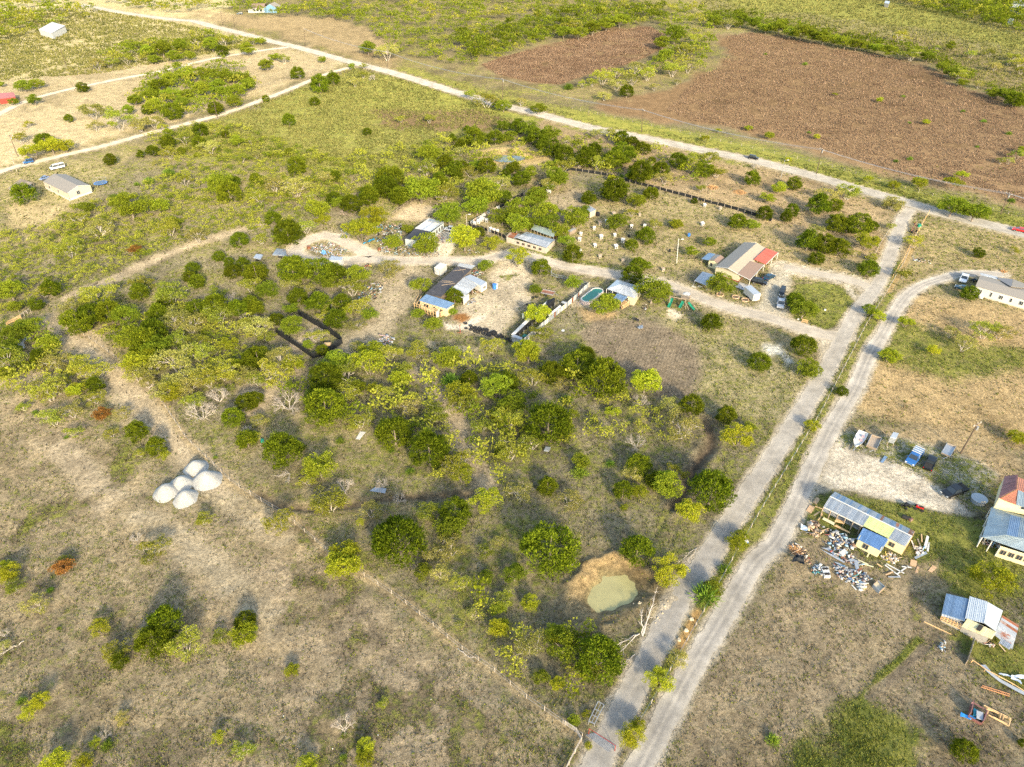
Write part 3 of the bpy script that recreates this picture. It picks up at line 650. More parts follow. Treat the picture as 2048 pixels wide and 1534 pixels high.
def tree(px, py, wpx, k):
    v = KIND[k][trng.randrange(len(KIND[k]))]; d = depth(px, py); R = wpx*.5*d/FOC*1.22
    hz = v[2]*R*.48; p = G(px, py, hz); d = float(gxy(px,py,hz)[2]); R = wpx*.5*d/FOC*1.22
    if k == 'c': R = min(R, 5.2)
    x, y = p.x, p.y; z = H1(x, y)
    name, cat, phrase, _, _ = KW[k]
    e = empty(name, (x,y,z-.02*R)); s = R; zs = R*trng.uniform(.88,1.15); rz = trng.uniform(0,6.28)
    e.rotation_euler = (0,0,rz)
    if v[0]: put('crown' if k != 'b' else 'twigs', v[0], e, sc=(s,s,zs))
    if v[1]: put('trunk', v[1], e, sc=(s,s,zs))
    size = 'large ' if R > 3.9 else ('small ' if R < 2.0 else '')
    reg(e, size+phrase, cat, px, py, GRP[k]); TREES.append((x,y,R)); return e
def many(f, s):
    for it in s.split(';'):
        it = it.strip()
        if not it: continue
        a = it.split(','); px, py = f(float(a[0]), float(a[1])); sc = f(1,0)[0]-f(0,0)[0]
        if -40 < px < 2090 and -40 < py < 1570: tree(px, py, float(a[2])*sc, a[3])
many(A1, """140,505,90,e;215,490,80,e;5,495,40,e;480,508,60,c;905,350,70,e;1110,330,65,e;200,590,70,e;80,600,50,e;1035,390,55,e;165,735,50,m;120,815,80,m;260,820,100,c;545,660,110,m;690,710,150,m;560,740,80,m;750,650,70,e;400,690,50,c;790,590,80,e;1560,380,90,e;1740,430,70,c;1885,352,45,e;1660,350,60,m;1605,330,60,e;1450,290,90,e;1525,240,60,e;1475,240,60,m;1870,490,100,c;1950,460,70,c;1840,590,55,c;1555,575,40,c;1690,705,65,c;1170,760,80,c;1320,785,45,c;1255,770,50,m;975,825,85,c;985,780,60,e;890,880,70,c;820,900,45,c;645,935,65,c;990,900,90,m;1060,885,40,c;1160,830,70,c;1080,820,80,m;1390,830,80,e;1410,930,80,m;1470,830,50,m;1230,870,90,m;1735,975,95,c;1495,1045,60,c;1545,1075,50,c;1355,1055,80,c;1290,1090,150,e;1340,1130,120,c;1730,1100,110,m;1910,1040,90,m;1960,1030,70,c;2020,1060,60,m;870,1055,80,s;800,1075,40,s;985,1010,90,s;1080,1060,90,m;910,960,40,m;665,1150,80,s;135,1135,115,c;1690,890,50,e;1580,910,30,y;1500,920,40,m;1150,910,35,y;190,900,110,y;300,860,110,y;380,860,90,y;820,740,90,m;900,720,90,m;950,745,60,m;1000,480,110,e;930,500,90,c;1090,450,100,e;1180,430,110,e;1280,440,120,e;1370,450,90,e;1450,500,90,e;1180,520,120,e;1290,530,120,e;1380,540,100,e;1100,560,90,e;1010,560,110,e;880,570,100,e;920,630,110,e;1010,640,110,c;1060,610,80,e;1160,600,80,m;1260,630,80,c;1380,600,90,e;790,590,70,e;860,640,60,c;1430,460,80,e;860,300,80,e;950,290,110,e;1050,280,90,e;1020,330,90,e;1240,270,90,e;1150,250,80,m;1310,240,90,m;1300,300,60,c;740,350,80,m;640,370,80,m;570,380,80,m""")
many(A2, """1280,505,70,s;1360,495,60,m;1420,485,60,m;1480,455,110,m;1560,425,80,m;1620,535,70,c;1490,565,70,m;1560,500,90,m;1650,475,80,m;1675,400,90,m;1740,440,90,m;1890,410,110,m;1980,395,90,m;1780,515,50,m;1915,485,40,m;105,285,90,e;215,315,110,m;295,700,60,m;465,700,60,m;100,770,45,c;25,485,70,m;75,440,50,m;10,390,40,e;80,390,40,m;135,450,50,b;800,590,120,m;900,620,90,e;850,610,60,e;700,560,60,m;1100,635,90,e;1000,600,60,m;730,805,110,c;685,750,40,c;600,805,50,c;645,850,70,c;645,890,70,m;460,910,140,e;440,990,120,m;850,800,90,c;940,800,90,e;895,745,80,e;985,735,90,c;1050,770,110,e;1020,820,60,e;1100,810,100,c;1170,790,110,e;1165,860,120,c;1255,910,100,c;1270,830,60,m;1340,840,50,m;1190,960,70,e;1250,980,90,m;560,960,90,c;615,985,90,c;655,970,70,c;700,1005,90,m;745,970,80,e;800,975,90,c;630,1030,60,c;525,1045,85,c;960,975,75,c;910,1020,55,c;1005,1040,95,c;1060,1015,80,e;230,1025,140,c;215,1080,120,c;110,1145,100,c;290,1140,95,c;320,1080,80,m;430,1110,140,e;520,1140,110,m;780,1125,160,e;860,1090,120,m;900,1150,80,c;1430,865,80,c;1450,785,80,m;1530,790,70,m;1590,810,80,c;1650,830,80,c;1715,865,80,c;1380,925,110,c;1450,960,100,m;1340,950,90,m;1545,925,130,c;1600,890,120,c;1650,890,50,c;1700,1000,140,c;1765,935,45,c;1650,1030,80,e;1730,1040,80,e;1820,990,90,c;1920,940,90,c;2010,930,90,m;1840,1050,90,m;1210,1050,130,e;1160,1090,90,m;1100,1140,120,e;1550,1110,140,c;1760,1130,80,c;1400,1155,80,c;1590,1030,35,s;1830,250,100,e;1850,330,90,e;1900,210,110,e;1960,300,100,m;2000,240,90,m;1340,200,90,e;1420,170,100,e;1500,140,100,e;1250,190,90,e;1580,120,100,e;1300,150,90,m""")
many(A3, """955,208,60,m;1270,238,90,m;1585,298,60,e;1500,303,40,m;1715,345,70,m;1830,340,60,m;1865,425,70,m;1950,398,50,m;415,338,30,s;665,400,40,s;855,598,35,y;1135,633,40,y;1285,605,35,s;1665,700,35,s;1795,760,45,s;1955,840,45,s;1325,773,30,s;1430,772,45,y;1240,1015,40,s;1330,1000,45,s;690,835,30,s;738,868,40,y;305,810,50,y;115,830,35,y;1755,925,30,s;1900,1020,50,m;1950,1020,60,m;2010,985,80,m;2040,950,60,e;1600,1165,110,y;1650,1120,80,y;1390,1160,90,y;330,1130,90,c;500,1190,90,y;600,1160,80,c;350,1050,60,b;30,1060,110,c;110,1090,100,m;60,1010,100,m;100,140,90,e;180,150,90,m;260,140,90,e;340,150,90,e;420,175,90,e;500,180,100,e;570,205,90,e;640,215,110,e;710,235,90,e;780,245,100,e;850,260,80,e;920,275,90,e;990,285,90,e;1050,300,70,e;1110,305,80,e;1190,325,100,e;1340,345,110,m;1440,360,90,e;1540,425,80,e;1590,460,90,e;1640,480,90,m;1660,520,70,e;1860,590,90,e;1930,605,90,e;1990,630,90,c;2040,650,80,e;1980,360,70,m;2020,400,70,m;2030,450,60,m;1760,540,60,m;440,860,60,y;560,1010,40,y;1060,1140,60,y;1230,1170,70,y;30,880,60,y""")
many(A4, """770,745,240,m;570,850,160,m;600,950,200,c;700,900,180,c;860,890,170,c;1000,930,190,e;1240,900,150,c;1090,725,130,c;1110,680,170,m;1340,760,230,m;1300,810,110,c;1510,530,100,c;1490,600,90,c;1550,640,110,c;1720,438,90,c;1880,305,130,c;1830,560,120,c;1800,490,80,c;1910,500,100,c;1990,560,120,c;1540,850,150,c;1700,830,190,c;1870,860,150,c;1980,830,130,c;1720,910,220,m;1500,1000,190,m;1380,960,200,m;1200,1040,190,c;1020,1080,220,e;1140,1130,220,c;1390,1120,200,m;1580,1130,160,m;1240,1180,240,e;1100,1270,260,y;1380,1290,260,m;1570,1220,190,m;1810,1150,130,y;1690,1200,90,m;1980,1220,160,c;1850,1290,110,c;1760,1360,200,m;1640,1410,220,m;1440,1420,220,m;1330,1490,220,m;1950,1400,170,m;1960,1010,150,m;1960,680,150,m;1700,730,130,m;1810,750,120,b;230,990,180,e;90,1080,190,e;60,1180,200,e;60,1270,220,m;50,1360,100,c;370,1150,190,e;300,1250,130,c;440,1290,190,m;640,1330,200,m;760,1360,200,m;740,1445,130,c;590,1500,140,y;400,1480,220,m;615,1230,80,s;280,815,100,c;400,700,130,c;350,730,120,m;130,840,120,e;80,720,200,e;550,390,190,m;790,250,180,m;620,150,130,m;1020,60,260,e;1250,60,150,e;1060,390,100,o;1560,290,150,m;1360,175,100,y;1330,230,160,m;680,60,120,e;1180,1350,190,m;1080,1380,150,m;1960,920,150,b""")
many(A5, """185,305,120,c;300,410,230,c;250,475,120,e;455,390,130,m;90,480,120,m;540,250,190,e;590,330,130,y;680,145,120,c;720,190,120,e;820,185,150,c;965,135,140,c;1000,310,200,y;900,430,230,y;1270,400,100,e;1155,500,150,e;1425,540,210,e;1600,280,230,e;1210,120,150,c;1100,45,190,c;1380,80,280,e;1570,100,180,m;1530,10,110,c;1880,110,280,e;1830,200,220,e;1730,490,230,y;1950,520,160,y;1850,420,90,c;1900,700,120,e;1135,735,180,m;40,740,170,c;340,700,260,c;540,710,230,c;700,740,150,c;870,770,180,e;330,830,150,m;660,840,130,e;820,870,200,m;150,890,180,e;470,890,120,m;380,940,140,c;550,975,190,c;330,1040,110,e;740,970,150,c;660,1020,110,m;30,1030,130,c;890,1020,180,m;970,1090,130,e;1380,865,150,e;1650,935,130,c;1360,1090,100,e;1630,1065,80,e;1485,1180,140,e;790,1060,90,y;690,1110,170,c;600,1095,100,m;860,1180,130,m;350,1190,190,e;210,1120,110,c;540,1265,150,m;470,1330,90,e;585,1375,90,c;60,1200,200,m;140,1270,130,m;60,1430,190,c;250,1460,220,m;350,1490,180,y;680,1480,230,e;870,1350,110,m;980,1400,200,y;1130,1410,170,m;1350,1390,170,m;1600,1440,220,e;1950,1350,150,m;960,1500,260,y;80,150,150,m;370,60,220,m;480,130,90,m;200,50,150,m;130,1200,90,b""")
many(A6, """1500,300,140,e;1465,385,90,m;1350,470,180,e;1580,560,150,c;1825,485,100,y;1655,480,90,m;1465,650,90,c;990,725,140,c;940,620,120,e;1525,795,120,c;1600,815,80,e;1475,895,150,c;1950,705,100,e;545,760,180,y;735,835,130,c;995,960,130,e;685,1005,100,e;700,1210,200,y;1245,1140,220,e;1630,1030,270,e;730,1370,150,m;620,1510,200,y;1080,1510,120,e;550,370,200,e;420,420,190,e;540,490,190,e;650,470,150,e;780,400,200,e;800,470,160,e;1000,430,220,e;890,530,150,e;1090,370,110,e;720,260,160,e;650,300,120,e;570,610,50,s;870,130,150,e;790,175,110,e;1330,210,180,e;1120,280,100,e;1300,110,60,y""")
many(A7, """30,100,70,c;410,75,70,m;360,165,50,c;205,355,95,y;480,505,100,e;710,325,140,c;820,360,120,e;925,275,110,c;1145,250,100,c;1100,300,80,c;950,155,110,y;1370,190,170,c;1500,200,110,c;1450,130,170,m;1600,110,150,m;1510,345,160,c;1690,340,190,c;1800,370,80,c;1280,490,170,c;1410,520,150,c;1530,540,160,c;1345,630,110,c;1750,510,170,y;1650,600,70,m;1770,700,150,c;1790,630,80,m;1340,430,130,m;1770,1060,110,e;1850,1110,110,y;500,1135,160,c;1240,1340,170,c;885,1460,160,c;1170,970,130,c;1240,1050,200,e;580,850,210,e;1280,1530,200,e;1940,1420,130,y;1940,200,100,m""")
many(E8, "1200,680,110,m;1580,700,170,e;1730,730,170,e;1330,930,110,m;1180,830,50,m;1970,650,60,s")
many(A8, """1525,122,95,c;1435,515,130,c;1860,110,90,m;820,800,130,y;1580,880,220,m;1740,890,200,m;1250,900,130,m;1380,1010,190,m;1090,1060,120,y;665,1125,160,y;215,1450,100,c;800,340,120,m""")
many(B1, """390,100,210,m;600,90,130,y;570,260,170,m;420,320,170,m;760,150,140,m;810,275,130,o;890,430,100,m;990,270,120,m;1090,410,160,c;1250,530,140,c;1310,610,90,y;1120,590,80,m;590,430,120,m;530,460,50,s;190,220,90,m;275,255,60,s;1370,110,180,y;1600,250,230,b;1740,120,180,b;1860,300,150,c;1970,170,150,c;1970,480,140,c;1970,390,90,b;1240,1340,190,m;1190,1440,100,m;1630,1130,120,m;520,1440,90,m;500,1500,150,o;1080,1260,100,b;1720,620,50,s;1190,40,130,m;1500,60,200,m;30,1490,100,y;1550,180,160,m""")
many(B2, """200,40,240,m;60,90,160,m;40,230,130,c;600,60,250,c;750,60,230,m;600,290,290,c;780,200,180,m;860,130,110,c;540,200,160,e;1000,150,120,y;1200,90,160,y;1220,30,160,m;1090,200,160,m;300,250,230,b;80,410,120,m;20,550,110,y;250,650,260,c;400,620,90,e;880,410,190,m;1150,490,270,c;1430,640,290,c;1640,760,240,m;1700,850,180,y;1480,360,190,m;1260,300,200,m;1680,200,220,y;1700,290,200,m;1600,70,180,s;1750,60,130,c;1960,150,230,e;1850,450,150,m;1990,370,130,y;2010,650,110,c;560,790,240,e;460,890,130,m;750,920,160,b;640,1060,260,m;720,560,90,s;1280,800,90,s;1050,910,120,b;1190,1020,110,b;970,1130,170,m;880,1220,70,y;1420,1140,170,m;1640,1130,220,c;1600,1270,220,e;1880,1060,230,y;1190,1360,370,c;1600,1440,220,m;1440,1480,120,m;1880,1460,110,m;240,1230,200,m;750,1490,240,y;1980,1370,80,m;1130,640,60,s""")
many(B3, """225,130,190,y;410,260,180,c;260,310,190,m;620,200,230,c;700,110,110,c;660,265,90,o;830,310,290,c;960,400,110,e;1160,350,230,y;1200,290,100,e;1130,480,150,b;1530,520,160,c;1370,530,160,m;1810,600,150,c;1470,710,260,m;1890,780,210,y;2000,700,90,e;110,500,220,e;60,330,160,c;530,470,130,s;80,640,210,m;390,650,330,c;480,360,120,m;900,580,110,y;250,830,180,m;80,900,220,m;640,980,150,e;640,1050,170,s;885,985,90,s;1110,990,180,c;1070,1070,160,m;985,1200,140,c;1110,1210,130,y;1250,1110,170,c;1340,1180,240,e;1390,1080,170,m;1690,1200,300,c;1510,1380,200,y;990,1340,60,y;380,1160,160,c;150,1240,190,m;560,1280,180,m;1120,670,90,m;1090,800,170,b;590,600,90,y""")
many(B5, """60,60,160,y;110,170,130,m;290,310,170,m;380,185,70,s;760,480,150,y;1250,430,240,c;1170,580,220,c;1090,540,110,m;1400,620,230,m;880,680,170,m;905,730,120,c;1860,420,140,c;1850,540,200,y;1670,560,120,m;300,1040,140,y;160,1030,90,s;210,1130,120,y;930,1170,90,m;720,1350,90,y;810,1370,120,s;430,1500,190,y;640,1510,130,y;1660,1320,100,y;1850,1410,140,m;1910,1400,80,s;445,480,40,s;30,520,90,b;20,620,90,m;790,1290,90,b""")
many(B6, """660,110,240,y;300,850,100,y;660,1240,170,b;665,1310,60,s;660,1465,70,s;820,1400,120,y;810,1480,130,y;20,560,80,s;1350,170,120,m;1500,240,130,m;1220,160,120,e;1670,200,100,e;1750,560,130,y;1580,460,100,m;1480,530,60,m;410,1520,140,y;1750,420,110,e;940,1090,70,m""")
many(B7, """320,130,340,c;870,160,190,c;90,320,140,e;190,500,110,y;30,480,110,m;1070,300,190,y;190,770,170,m;400,770,210,e;620,830,270,c;560,930,130,y;260,970,100,e;360,1010,90,y;340,690,130,y;20,650,100,y;1010,990,150,y;1130,860,110,m;1500,120,120,y;1430,280,110,s;1310,430,210,s;1360,400,120,e;830,1350,150,y;470,1240,80,e;550,1200,50,y;870,1270,90,y;560,1400,50,y;1530,70,70,y""")
many(B8, "180,1305,130,s;1600,1400,160,c;1810,110,260,y;2030,1330,60,c")
many(B4, "370,130,100,y;1990,230,130,y")
def gauss_grow(): pass
# ---------------------------------------------------------------- the woods and thickets too dense to count: one joined object per kind
tc_ = {}
def lowpoly(k, n, seed):
    rng = np.random.default_rng(seed)
    th = rng.uniform(0,2*math.pi,9); rr = rng.uniform(.1,.75,9); lb = np.stack([np.cos(th)*rr, np.sin(th)*rr, rng.uniform(.4,.95,9)],1); lr = rng.uniform(.25,.42,9)
    P,D,v = spray(rng, lb, lr, n//9, .2, .8); m = len(P)
    D = D/np.linalg.norm(D,axis=1,keepdims=True); S = np.cross(D, rng.normal(size=(m,3))); S /= np.linalg.norm(S,axis=1,keepdims=True)
    L = rng.uniform(.12,.24,m)[:,None]; W_ = rng.uniform(.07,.14,m)[:,None]
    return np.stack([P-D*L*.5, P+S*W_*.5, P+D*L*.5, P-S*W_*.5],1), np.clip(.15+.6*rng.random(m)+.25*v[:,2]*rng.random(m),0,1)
def fill(polys, spacing_px, wr, mixk, seed, dens=.62):
    avoid = True
    """Scatter crowns over picture regions of the land; mixk: list of (kind, weight)"""
    rng = np.random.default_rng(seed); out = {}
    for f, poly, sp in polys:
        pts = T(f, poly) if f else poly
        xs = [p[0] for p in pts]; ys = [p[1] for p in pts]; n = int((max(xs)-min(xs))*(max(ys)-min(ys))/(sp*sp)*9)
        cand = np.stack([rng.uniform(min(xs),max(xs),n), rng.uniform(min(ys),max(ys),n)],1)
        ins = inside(cand[:,0], cand[:,1], pts); cand = cand[ins]; kept = []
        for c in cand:
            if not kept or np.min((np.array(kept)[:,0]-c[0])**2+((np.array(kept)[:,1]-c[1])*1.7)**2) > (sp*dens)**2: kept.append(c)
        for c in kept:
            kk = mixk[rng.choice(len(mixk), p=[m_[1] for m_ in mixk])][0]; wpx = rng.uniform(*wr)*sp
            x,y,d = gxy(c[0],c[1]); R = float(wpx*.5*d/FOC); x = float(x); y = float(y)
            if avoid:
                if any((x-a)**2+(y-b)**2 < (.42*(R+r_))**2 for a,b,r_ in TREES): continue
                if min(float(seg_dist(np.array([x]),np.array([y]),p)[0])-w_/2 for p,(_,w_) in zip(ALLROADS,ROADS)) < R*.8: continue
            out.setdefault(kk, []).append((x,y,R))
    return out
LP = {k: [lowpoly(k, 162, s) for s in range(6)] for k in 'emc'}
def mass(name, label, k, pts, seed):
    rng = np.random.default_rng(seed); VV = []; TT = []
    for x,y,R in pts:
        q,t = LP[k][rng.integers(6)]; a = rng.uniform(0,6.28); ca,sa = math.cos(a),math.sin(a); hz = rng.uniform(.8,1.2)*(1.2 if k == 'c' else 1.0)
        V = q.reshape(-1,3); V = np.stack([(V[:,0]*ca-V[:,1]*sa)*R+x, (V[:,0]*sa+V[:,1]*ca)*R+y, V[:,2]*R*hz+H1(x,y)],1)
        VV.append(V); TT.append(t*rng.uniform(.6,1.1))
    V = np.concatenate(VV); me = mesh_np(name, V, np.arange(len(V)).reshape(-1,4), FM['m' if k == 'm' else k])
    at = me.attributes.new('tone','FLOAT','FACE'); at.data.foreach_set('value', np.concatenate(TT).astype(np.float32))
    return tag(link(bpy.data.objects.new(name, me)), label, None, None, 'stuff')
thick = fill([
 (A2,[(-300,-60),(1500,-60),(1850,60),(2100,60),(2048,130),(1800,160),(1500,170),(1300,220),(1100,260),(950,320),(700,400),(450,360),(250,300),(100,180),(-250,60)],19),
 (A1,[(-80,-60),(700,-60),(1000,60),(600,90),(430,130),(250,180),(0,280),(-80,300)],22),
 (A1,[(720,20),(1500,20),(2048,90),(2048,130),(1600,110),(1300,80),(900,90)],20),
 (A3,[(500,-60),(2100,-60),(2100,240),(1850,180),(1500,80),(1250,30),(600,-10)],22),
 (A2,[(1830,170),(2100,130),(2100,280),(2048,420),(1900,430),(1600,500),(1700,420),(1850,330)],22),
 (A1,[(560,330),(850,270),(1250,220),(1550,270),(1250,330),(950,350),(700,400)],20),
 (A1,[(860,480),(1180,400),(1400,420),(1490,520),(1400,600),(1150,690),(860,690),(790,600)],24),
 ], 20, (1.1,1.9), [('e',.7),('m',.3)], 3, .72)
for k,l in (('e','dense green brush filling the land beyond the county road'),('m','pale mesquite brush mixed through the far thickets')):
    if thick.get(k): mass('brush_thicket', l, k, thick[k], 5)
PEN = T(A5,[(180,1060),(420,1030),(800,1280),(760,1350),(520,1500),(150,1260)])
_fill0 = fill
def fill(*a, **k):
    out = _fill0(*a, **k); P_ = W2(PEN)
    for kk in out: out[kk] = [q for q in out[kk] if not inside(np.array([q[0]]),np.array([q[1]]),P_)[0]]
    return out
woods = fill([
 (A3,[(1000,-60),(2150,-60),(2150,215),(1900,180),(1700,140),(1450,75),(1250,30)],17),
 (A3,[(40,85),(300,105),(700,200),(1200,295),(1460,345),(1440,385),(1150,345),(850,285),(500,215),(200,185),(40,180)],17),
 (A3,[(1490,395),(1560,400),(1720,490),(1700,540),(1560,480)],16),(A3,[(1810,570),(1950,590),(2100,640),(2100,700),(1900,640)],16),
 (A2,[(620,230),(1400,60),(1840,60),(1840,130),(1500,165),(1250,215),(950,300),(720,370)],18)], 17, (1.2,2.0), [('e',.6),('c',.4)], 21, .60)
for k,l in (('e','leafy woods and hedgerows edging the far fields'),('c','dark evergreens within the far woods and hedgerows')):
    if woods.get(k): mass('far_woods', l, k, woods[k], 22)
scrub = fill([
 (A4,[(-60,300),(300,230),(600,60),(900,0),(2014,-20),(2014,200),(1500,330),(1100,480),(600,700),(450,740),(0,920),(-60,920)],21),
 (A1,[(820,820),(1200,720),(1500,780),(2048,960),(2048,1180),(1200,1180),(700,1180),(1000,1020)],21),
 (A2,[(0,950),(300,900),(500,850),(1300,800),(2048,950),(2048,1100),(1300,1000),(700,1170),(0,1170)],34),
 (A4,[(560,860),(1400,880),(2014,900),(2014,1534),(1400,1534),(1000,1330),(800,1150),(700,1050)],38),
 (A5,[(0,0),(700,0),(1000,150),(500,300),(0,460)],25),
 (B2,[(0,0),(2048,0),(2048,900),(1800,900),(1500,900),(1000,420),(400,300),(0,330)],60),
 (B3,[(0,150),(500,250),(1500,560),(1400,900),(900,800),(500,900),(0,1050)],62),
 (A4,[(-60,1050),(350,1100),(700,1300),(900,1534),(-60,1534)],46),
 (B7,[(-200,450),(500,650),(760,900),(500,1100),(0,950)],62),
 ], 30, (.6,1.25), [('m',.76),('e',.17),('c',.07)], 8, .46)
for k,l in (('m','pale grey-green scrub growing between the mesquites'),('e','low leafy bushes growing through the scrub'),('c','low dark junipers seeded through the scrub')):
    if scrub.get(k): mass('scrub_bushes', l, k, scrub[k], 9)
print('trees', len(TREES), {k:len(v) for k,v in thick.items()}, {k:len(v) for k,v in scrub.items()})
# ---------------------------------------------------------------- weeds and tussocks: tiny leaf-sized faces, one object
def weeds(n, seed):
    rng = np.random.default_rng(seed)
    px = rng.uniform(-160,2210,n); py = 1700-(1700-330)*rng.random(n)
    x,y,d = gxy(px,py)
    # vegetation from the nearest sheet vertex
    ci = np.clip(np.searchsorted(pxs, px), 0, nc-1); ri = np.clip(np.searchsorted(-pys, -py), 0, nr-1); vi = ri*nc+ci
    v = veg[vi]; nz = fbm(x,y,3.5,3,91)
    keep = rng.random(n) < np.clip((v-.02)*1.0*(nz*1.8-.35), 0.0, .9)
    for p,(_,w_) in zip(ALLROADS,ROADS): keep &= seg_dist(x,y,p) > w_/2+.15
    keep &= pond_r(x,y) > 1.5
    x,y,v,vi,d = x[keep],y[keep],v[keep],vi[keep],d[keep]; m = len(x); z = hgt(x,y)
    s = (.12+.28*rng.random(m)**2)*np.clip(d/150,.8,1.8)
    green = rng.random(m) < (.25+.7*v)
    V = []; tn = []
    for b in range(3):
        th = rng.uniform(0,2*math.pi,m); a = rng.uniform(0,2*math.pi,m); h = s*rng.uniform(.5,1.1,m)
        ox = x+np.cos(a)*s*.3; oy = y+np.sin(a)*s*.3
        p0 = np.stack([ox-np.cos(th)*s*.35, oy-np.sin(th)*s*.35, z-.02],1); p1 = np.stack([ox+np.cos(th)*s*.35, oy+np.sin(th)*s*.35, z-.02],1)
        p2 = np.stack([ox+np.cos(a)*s*.5, oy+np.sin(a)*s*.5, z+h],1); V.append(np.stack([p0,p1,p2],1))
    V = np.concatenate(V,0); g3 = np.tile(green,3); rs = rng.random(len(g3))
    dryc = np.tile(tint[vi],(3,1))*rng.choice([.35,.7,1.1,1.6],len(g3),p=[.25,.25,.3,.2])[:,None]
    gc = np.array([.085,.125,.022])*(1-rs[:,None]) + np.array([.26,.265,.05])*rs[:,None]
    col = np.where(g3[:,None], gc, dryc)
    me = mesh_np('ground_weeds', V.reshape(-1,3), np.arange(len(V)*3).reshape(-1,3), M_WEED)
    at = me.attributes.new('leafcol','FLOAT_COLOR','FACE'); at.data.foreach_set('color', np.concatenate([col,np.ones((len(col),1))],1).astype(np.float32).ravel())
    tag(link(bpy.data.objects.new('ground_weeds', me)), 'low weeds and dry grass tufts over the open ground', None, None, 'stuff'); print('weeds', m)
M_WEED, nt_, out_ = new_mat('weed_leaves'); a_ = nn(nt_,'ShaderNodeAttribute', attribute_name='leafcol'); d_ = nn(nt_,'ShaderNodeBsdfDiffuse'); t_ = nn(nt_,'ShaderNodeBsdfTranslucent'); x_ = nn(nt_,'ShaderNodeMixShader'); x_.inputs[0].default_value = .35
nt_.links.new(a_.outputs['Color'], d_.inputs[0]); nt_.links.new(a_.outputs['Color'], t_.inputs[0]); nt_.links.new(d_.outputs[0], x_.inputs[1]); nt_.links.new(t_.outputs[0], x_.inputs[2]); nt_.links.new(x_.outputs[0], out_.inputs[0])
weeds(900000, 4)

def stalks(name, label, areas, n, colA, colB, seed, size=(.8,1.5)):
    rng = np.random.default_rng(seed); V = []; Cc = []
    for f, poly in areas:
        pts = T(f, poly); xs = [p[0] for p in pts]; ys = [p[1] for p in pts]; k = n
        px = rng.uniform(max(-30,min(xs)),min(2080,max(xs)),k); py = rng.uniform(max(-30,min(ys)),max(ys),k)
        ins = inside(px,py,pts); px, py = px[ins], py[ins]; x,y,d = gxy(px,py)
        ok = fbm(x,y,7,4,12) > .36
        for p,(_,w_) in zip(ALLROADS,ROADS): ok &= seg_dist(x,y,p) > w_/2+2
        x,y,d = x[ok],y[ok],d[ok]; m = len(x); s = rng.uniform(size[0],size[1],m)*np.clip(d/300,.7,2.0); z = hgt(x,y)
        tone = np.clip(fbm(x,y,10,4,13)*1.2-.1+rng.normal(size=m)*.30,0,1)[:,None]; c = np.array(colA)*(1-tone)+np.array(colB)*tone
        for b in range(2):
            th = rng.uniform(0,6.28,m); a = rng.uniform(0,6.28,m); w_ = s*.32
            p0 = np.stack([x-np.cos(th)*w_,y-np.sin(th)*w_,z-.05],1); p1 = np.stack([x+np.cos(th)*w_,y+np.sin(th)*w_,z-.05],1)
            p2 = np.stack([x+np.cos(a)*s*.45,y+np.sin(a)*s*.45,z+s*.8],1); V.append(np.stack([p0,p1,p2],1)); Cc.append(c*rng.uniform(.8,1.2,m)[:,None])
    V = np.concatenate(V); Cc = np.concatenate(Cc); me = mesh_np(name, V.reshape(-1,3), np.arange(len(V)*3).reshape(-1,3), M_WEED)
    at = me.attributes.new('leafcol','FLOAT_COLOR','FACE'); at.data.foreach_set('color', np.concatenate([Cc,np.ones((len(Cc),1))],1).astype(np.float32).ravel())
    tag(link(bpy.data.objects.new(name, me)), label, None, None, 'stuff'); print(name, len(V))
stalks('dead_weed_stalks', 'rust-brown dead weed stalks standing in the two fallow fields', [
 (A3,[(165,225),(330,210),(600,260),(900,310),(1200,360),(1450,430),(1650,550),(2048,710),(2500,900),(2600,1500),(2048,1290),(1700,1160),(1300,1115),(900,980),(500,870),(100,785),(-50,765),(-220,700),(0,480),(140,420),(180,330)]),
 (A2,[(770,380),(900,335),(1200,255),(1400,205),(1560,170),(1760,160),(1830,200),(1815,280),(1740,330),(1560,400),(1400,430),(1230,495),(1060,480),(850,430)])], 90000, (.20,.13,.085), (.37,.26,.17), 14, (.35,.75))
stalks('meadow_tufts', 'yellow-green grass tufts of the meadows and road verges', [
 (A1,[(2048,400),(1700,540),(1300,690),(1000,780),(1100,900),(1500,950),(2048,980),(2300,1000),(2500,940),(2800,880),(3000,700),(2600,520),(2300,430)]),
 (A1,[(-100,60),(600,60),(1150,160),(1500,270),(1100,340),(600,430),(-100,480)]),
 (A3,[(0,-40),(2100,-40),(2100,700),(1700,500),(1200,300),(600,180),(0,100)]),
 (E8,[(-1800,-150),(-900,90),(0,270),(700,430),(1300,600),(2048,790),(2048,860),(1300,680),(700,510),(0,340),(-900,160),(-1800,-60)])], 30000, (.13,.14,.04), (.30,.28,.09), 15, (.5,1.0))
# ---------------------------------------------------------------- building kit
def m_sheet(name, col, rust=None, thr=.56, var=.12, rough=.42): return mat(name, col, rough, .25, var, .8, rust, thr, spec=.4, rnd=.10)
M_GALV = m_sheet('galvanised_sheet', (.36,.385,.41), (.30,.26,.23), .62); M_GALVD = m_sheet('weathered_sheet', (.30,.34,.38), (.20,.13,.09), .58)
M_BLUE = m_sheet('blue_sheet', (.17,.26,.38), (.33,.36,.38), .62); M_LIME = m_sheet('lime_sheet', (.62,.68,.30)); M_WHITE = mat('white_paint', (.56,.55,.51), .6, var=.08, scale=.7, col2=(.45,.40,.33), thr=.66, rnd=.05)
M_RUST = m_sheet('rusty_sheet', (.30,.12,.06), (.42,.36,.32), .55); M_REDR = m_sheet('red_roofing', (.50,.13,.085), None); M_REDD = m_sheet('maroon_roofing', (.27,.13,.12), None); M_ORNG = m_sheet('orange_roofing', (.52,.22,.13), None)
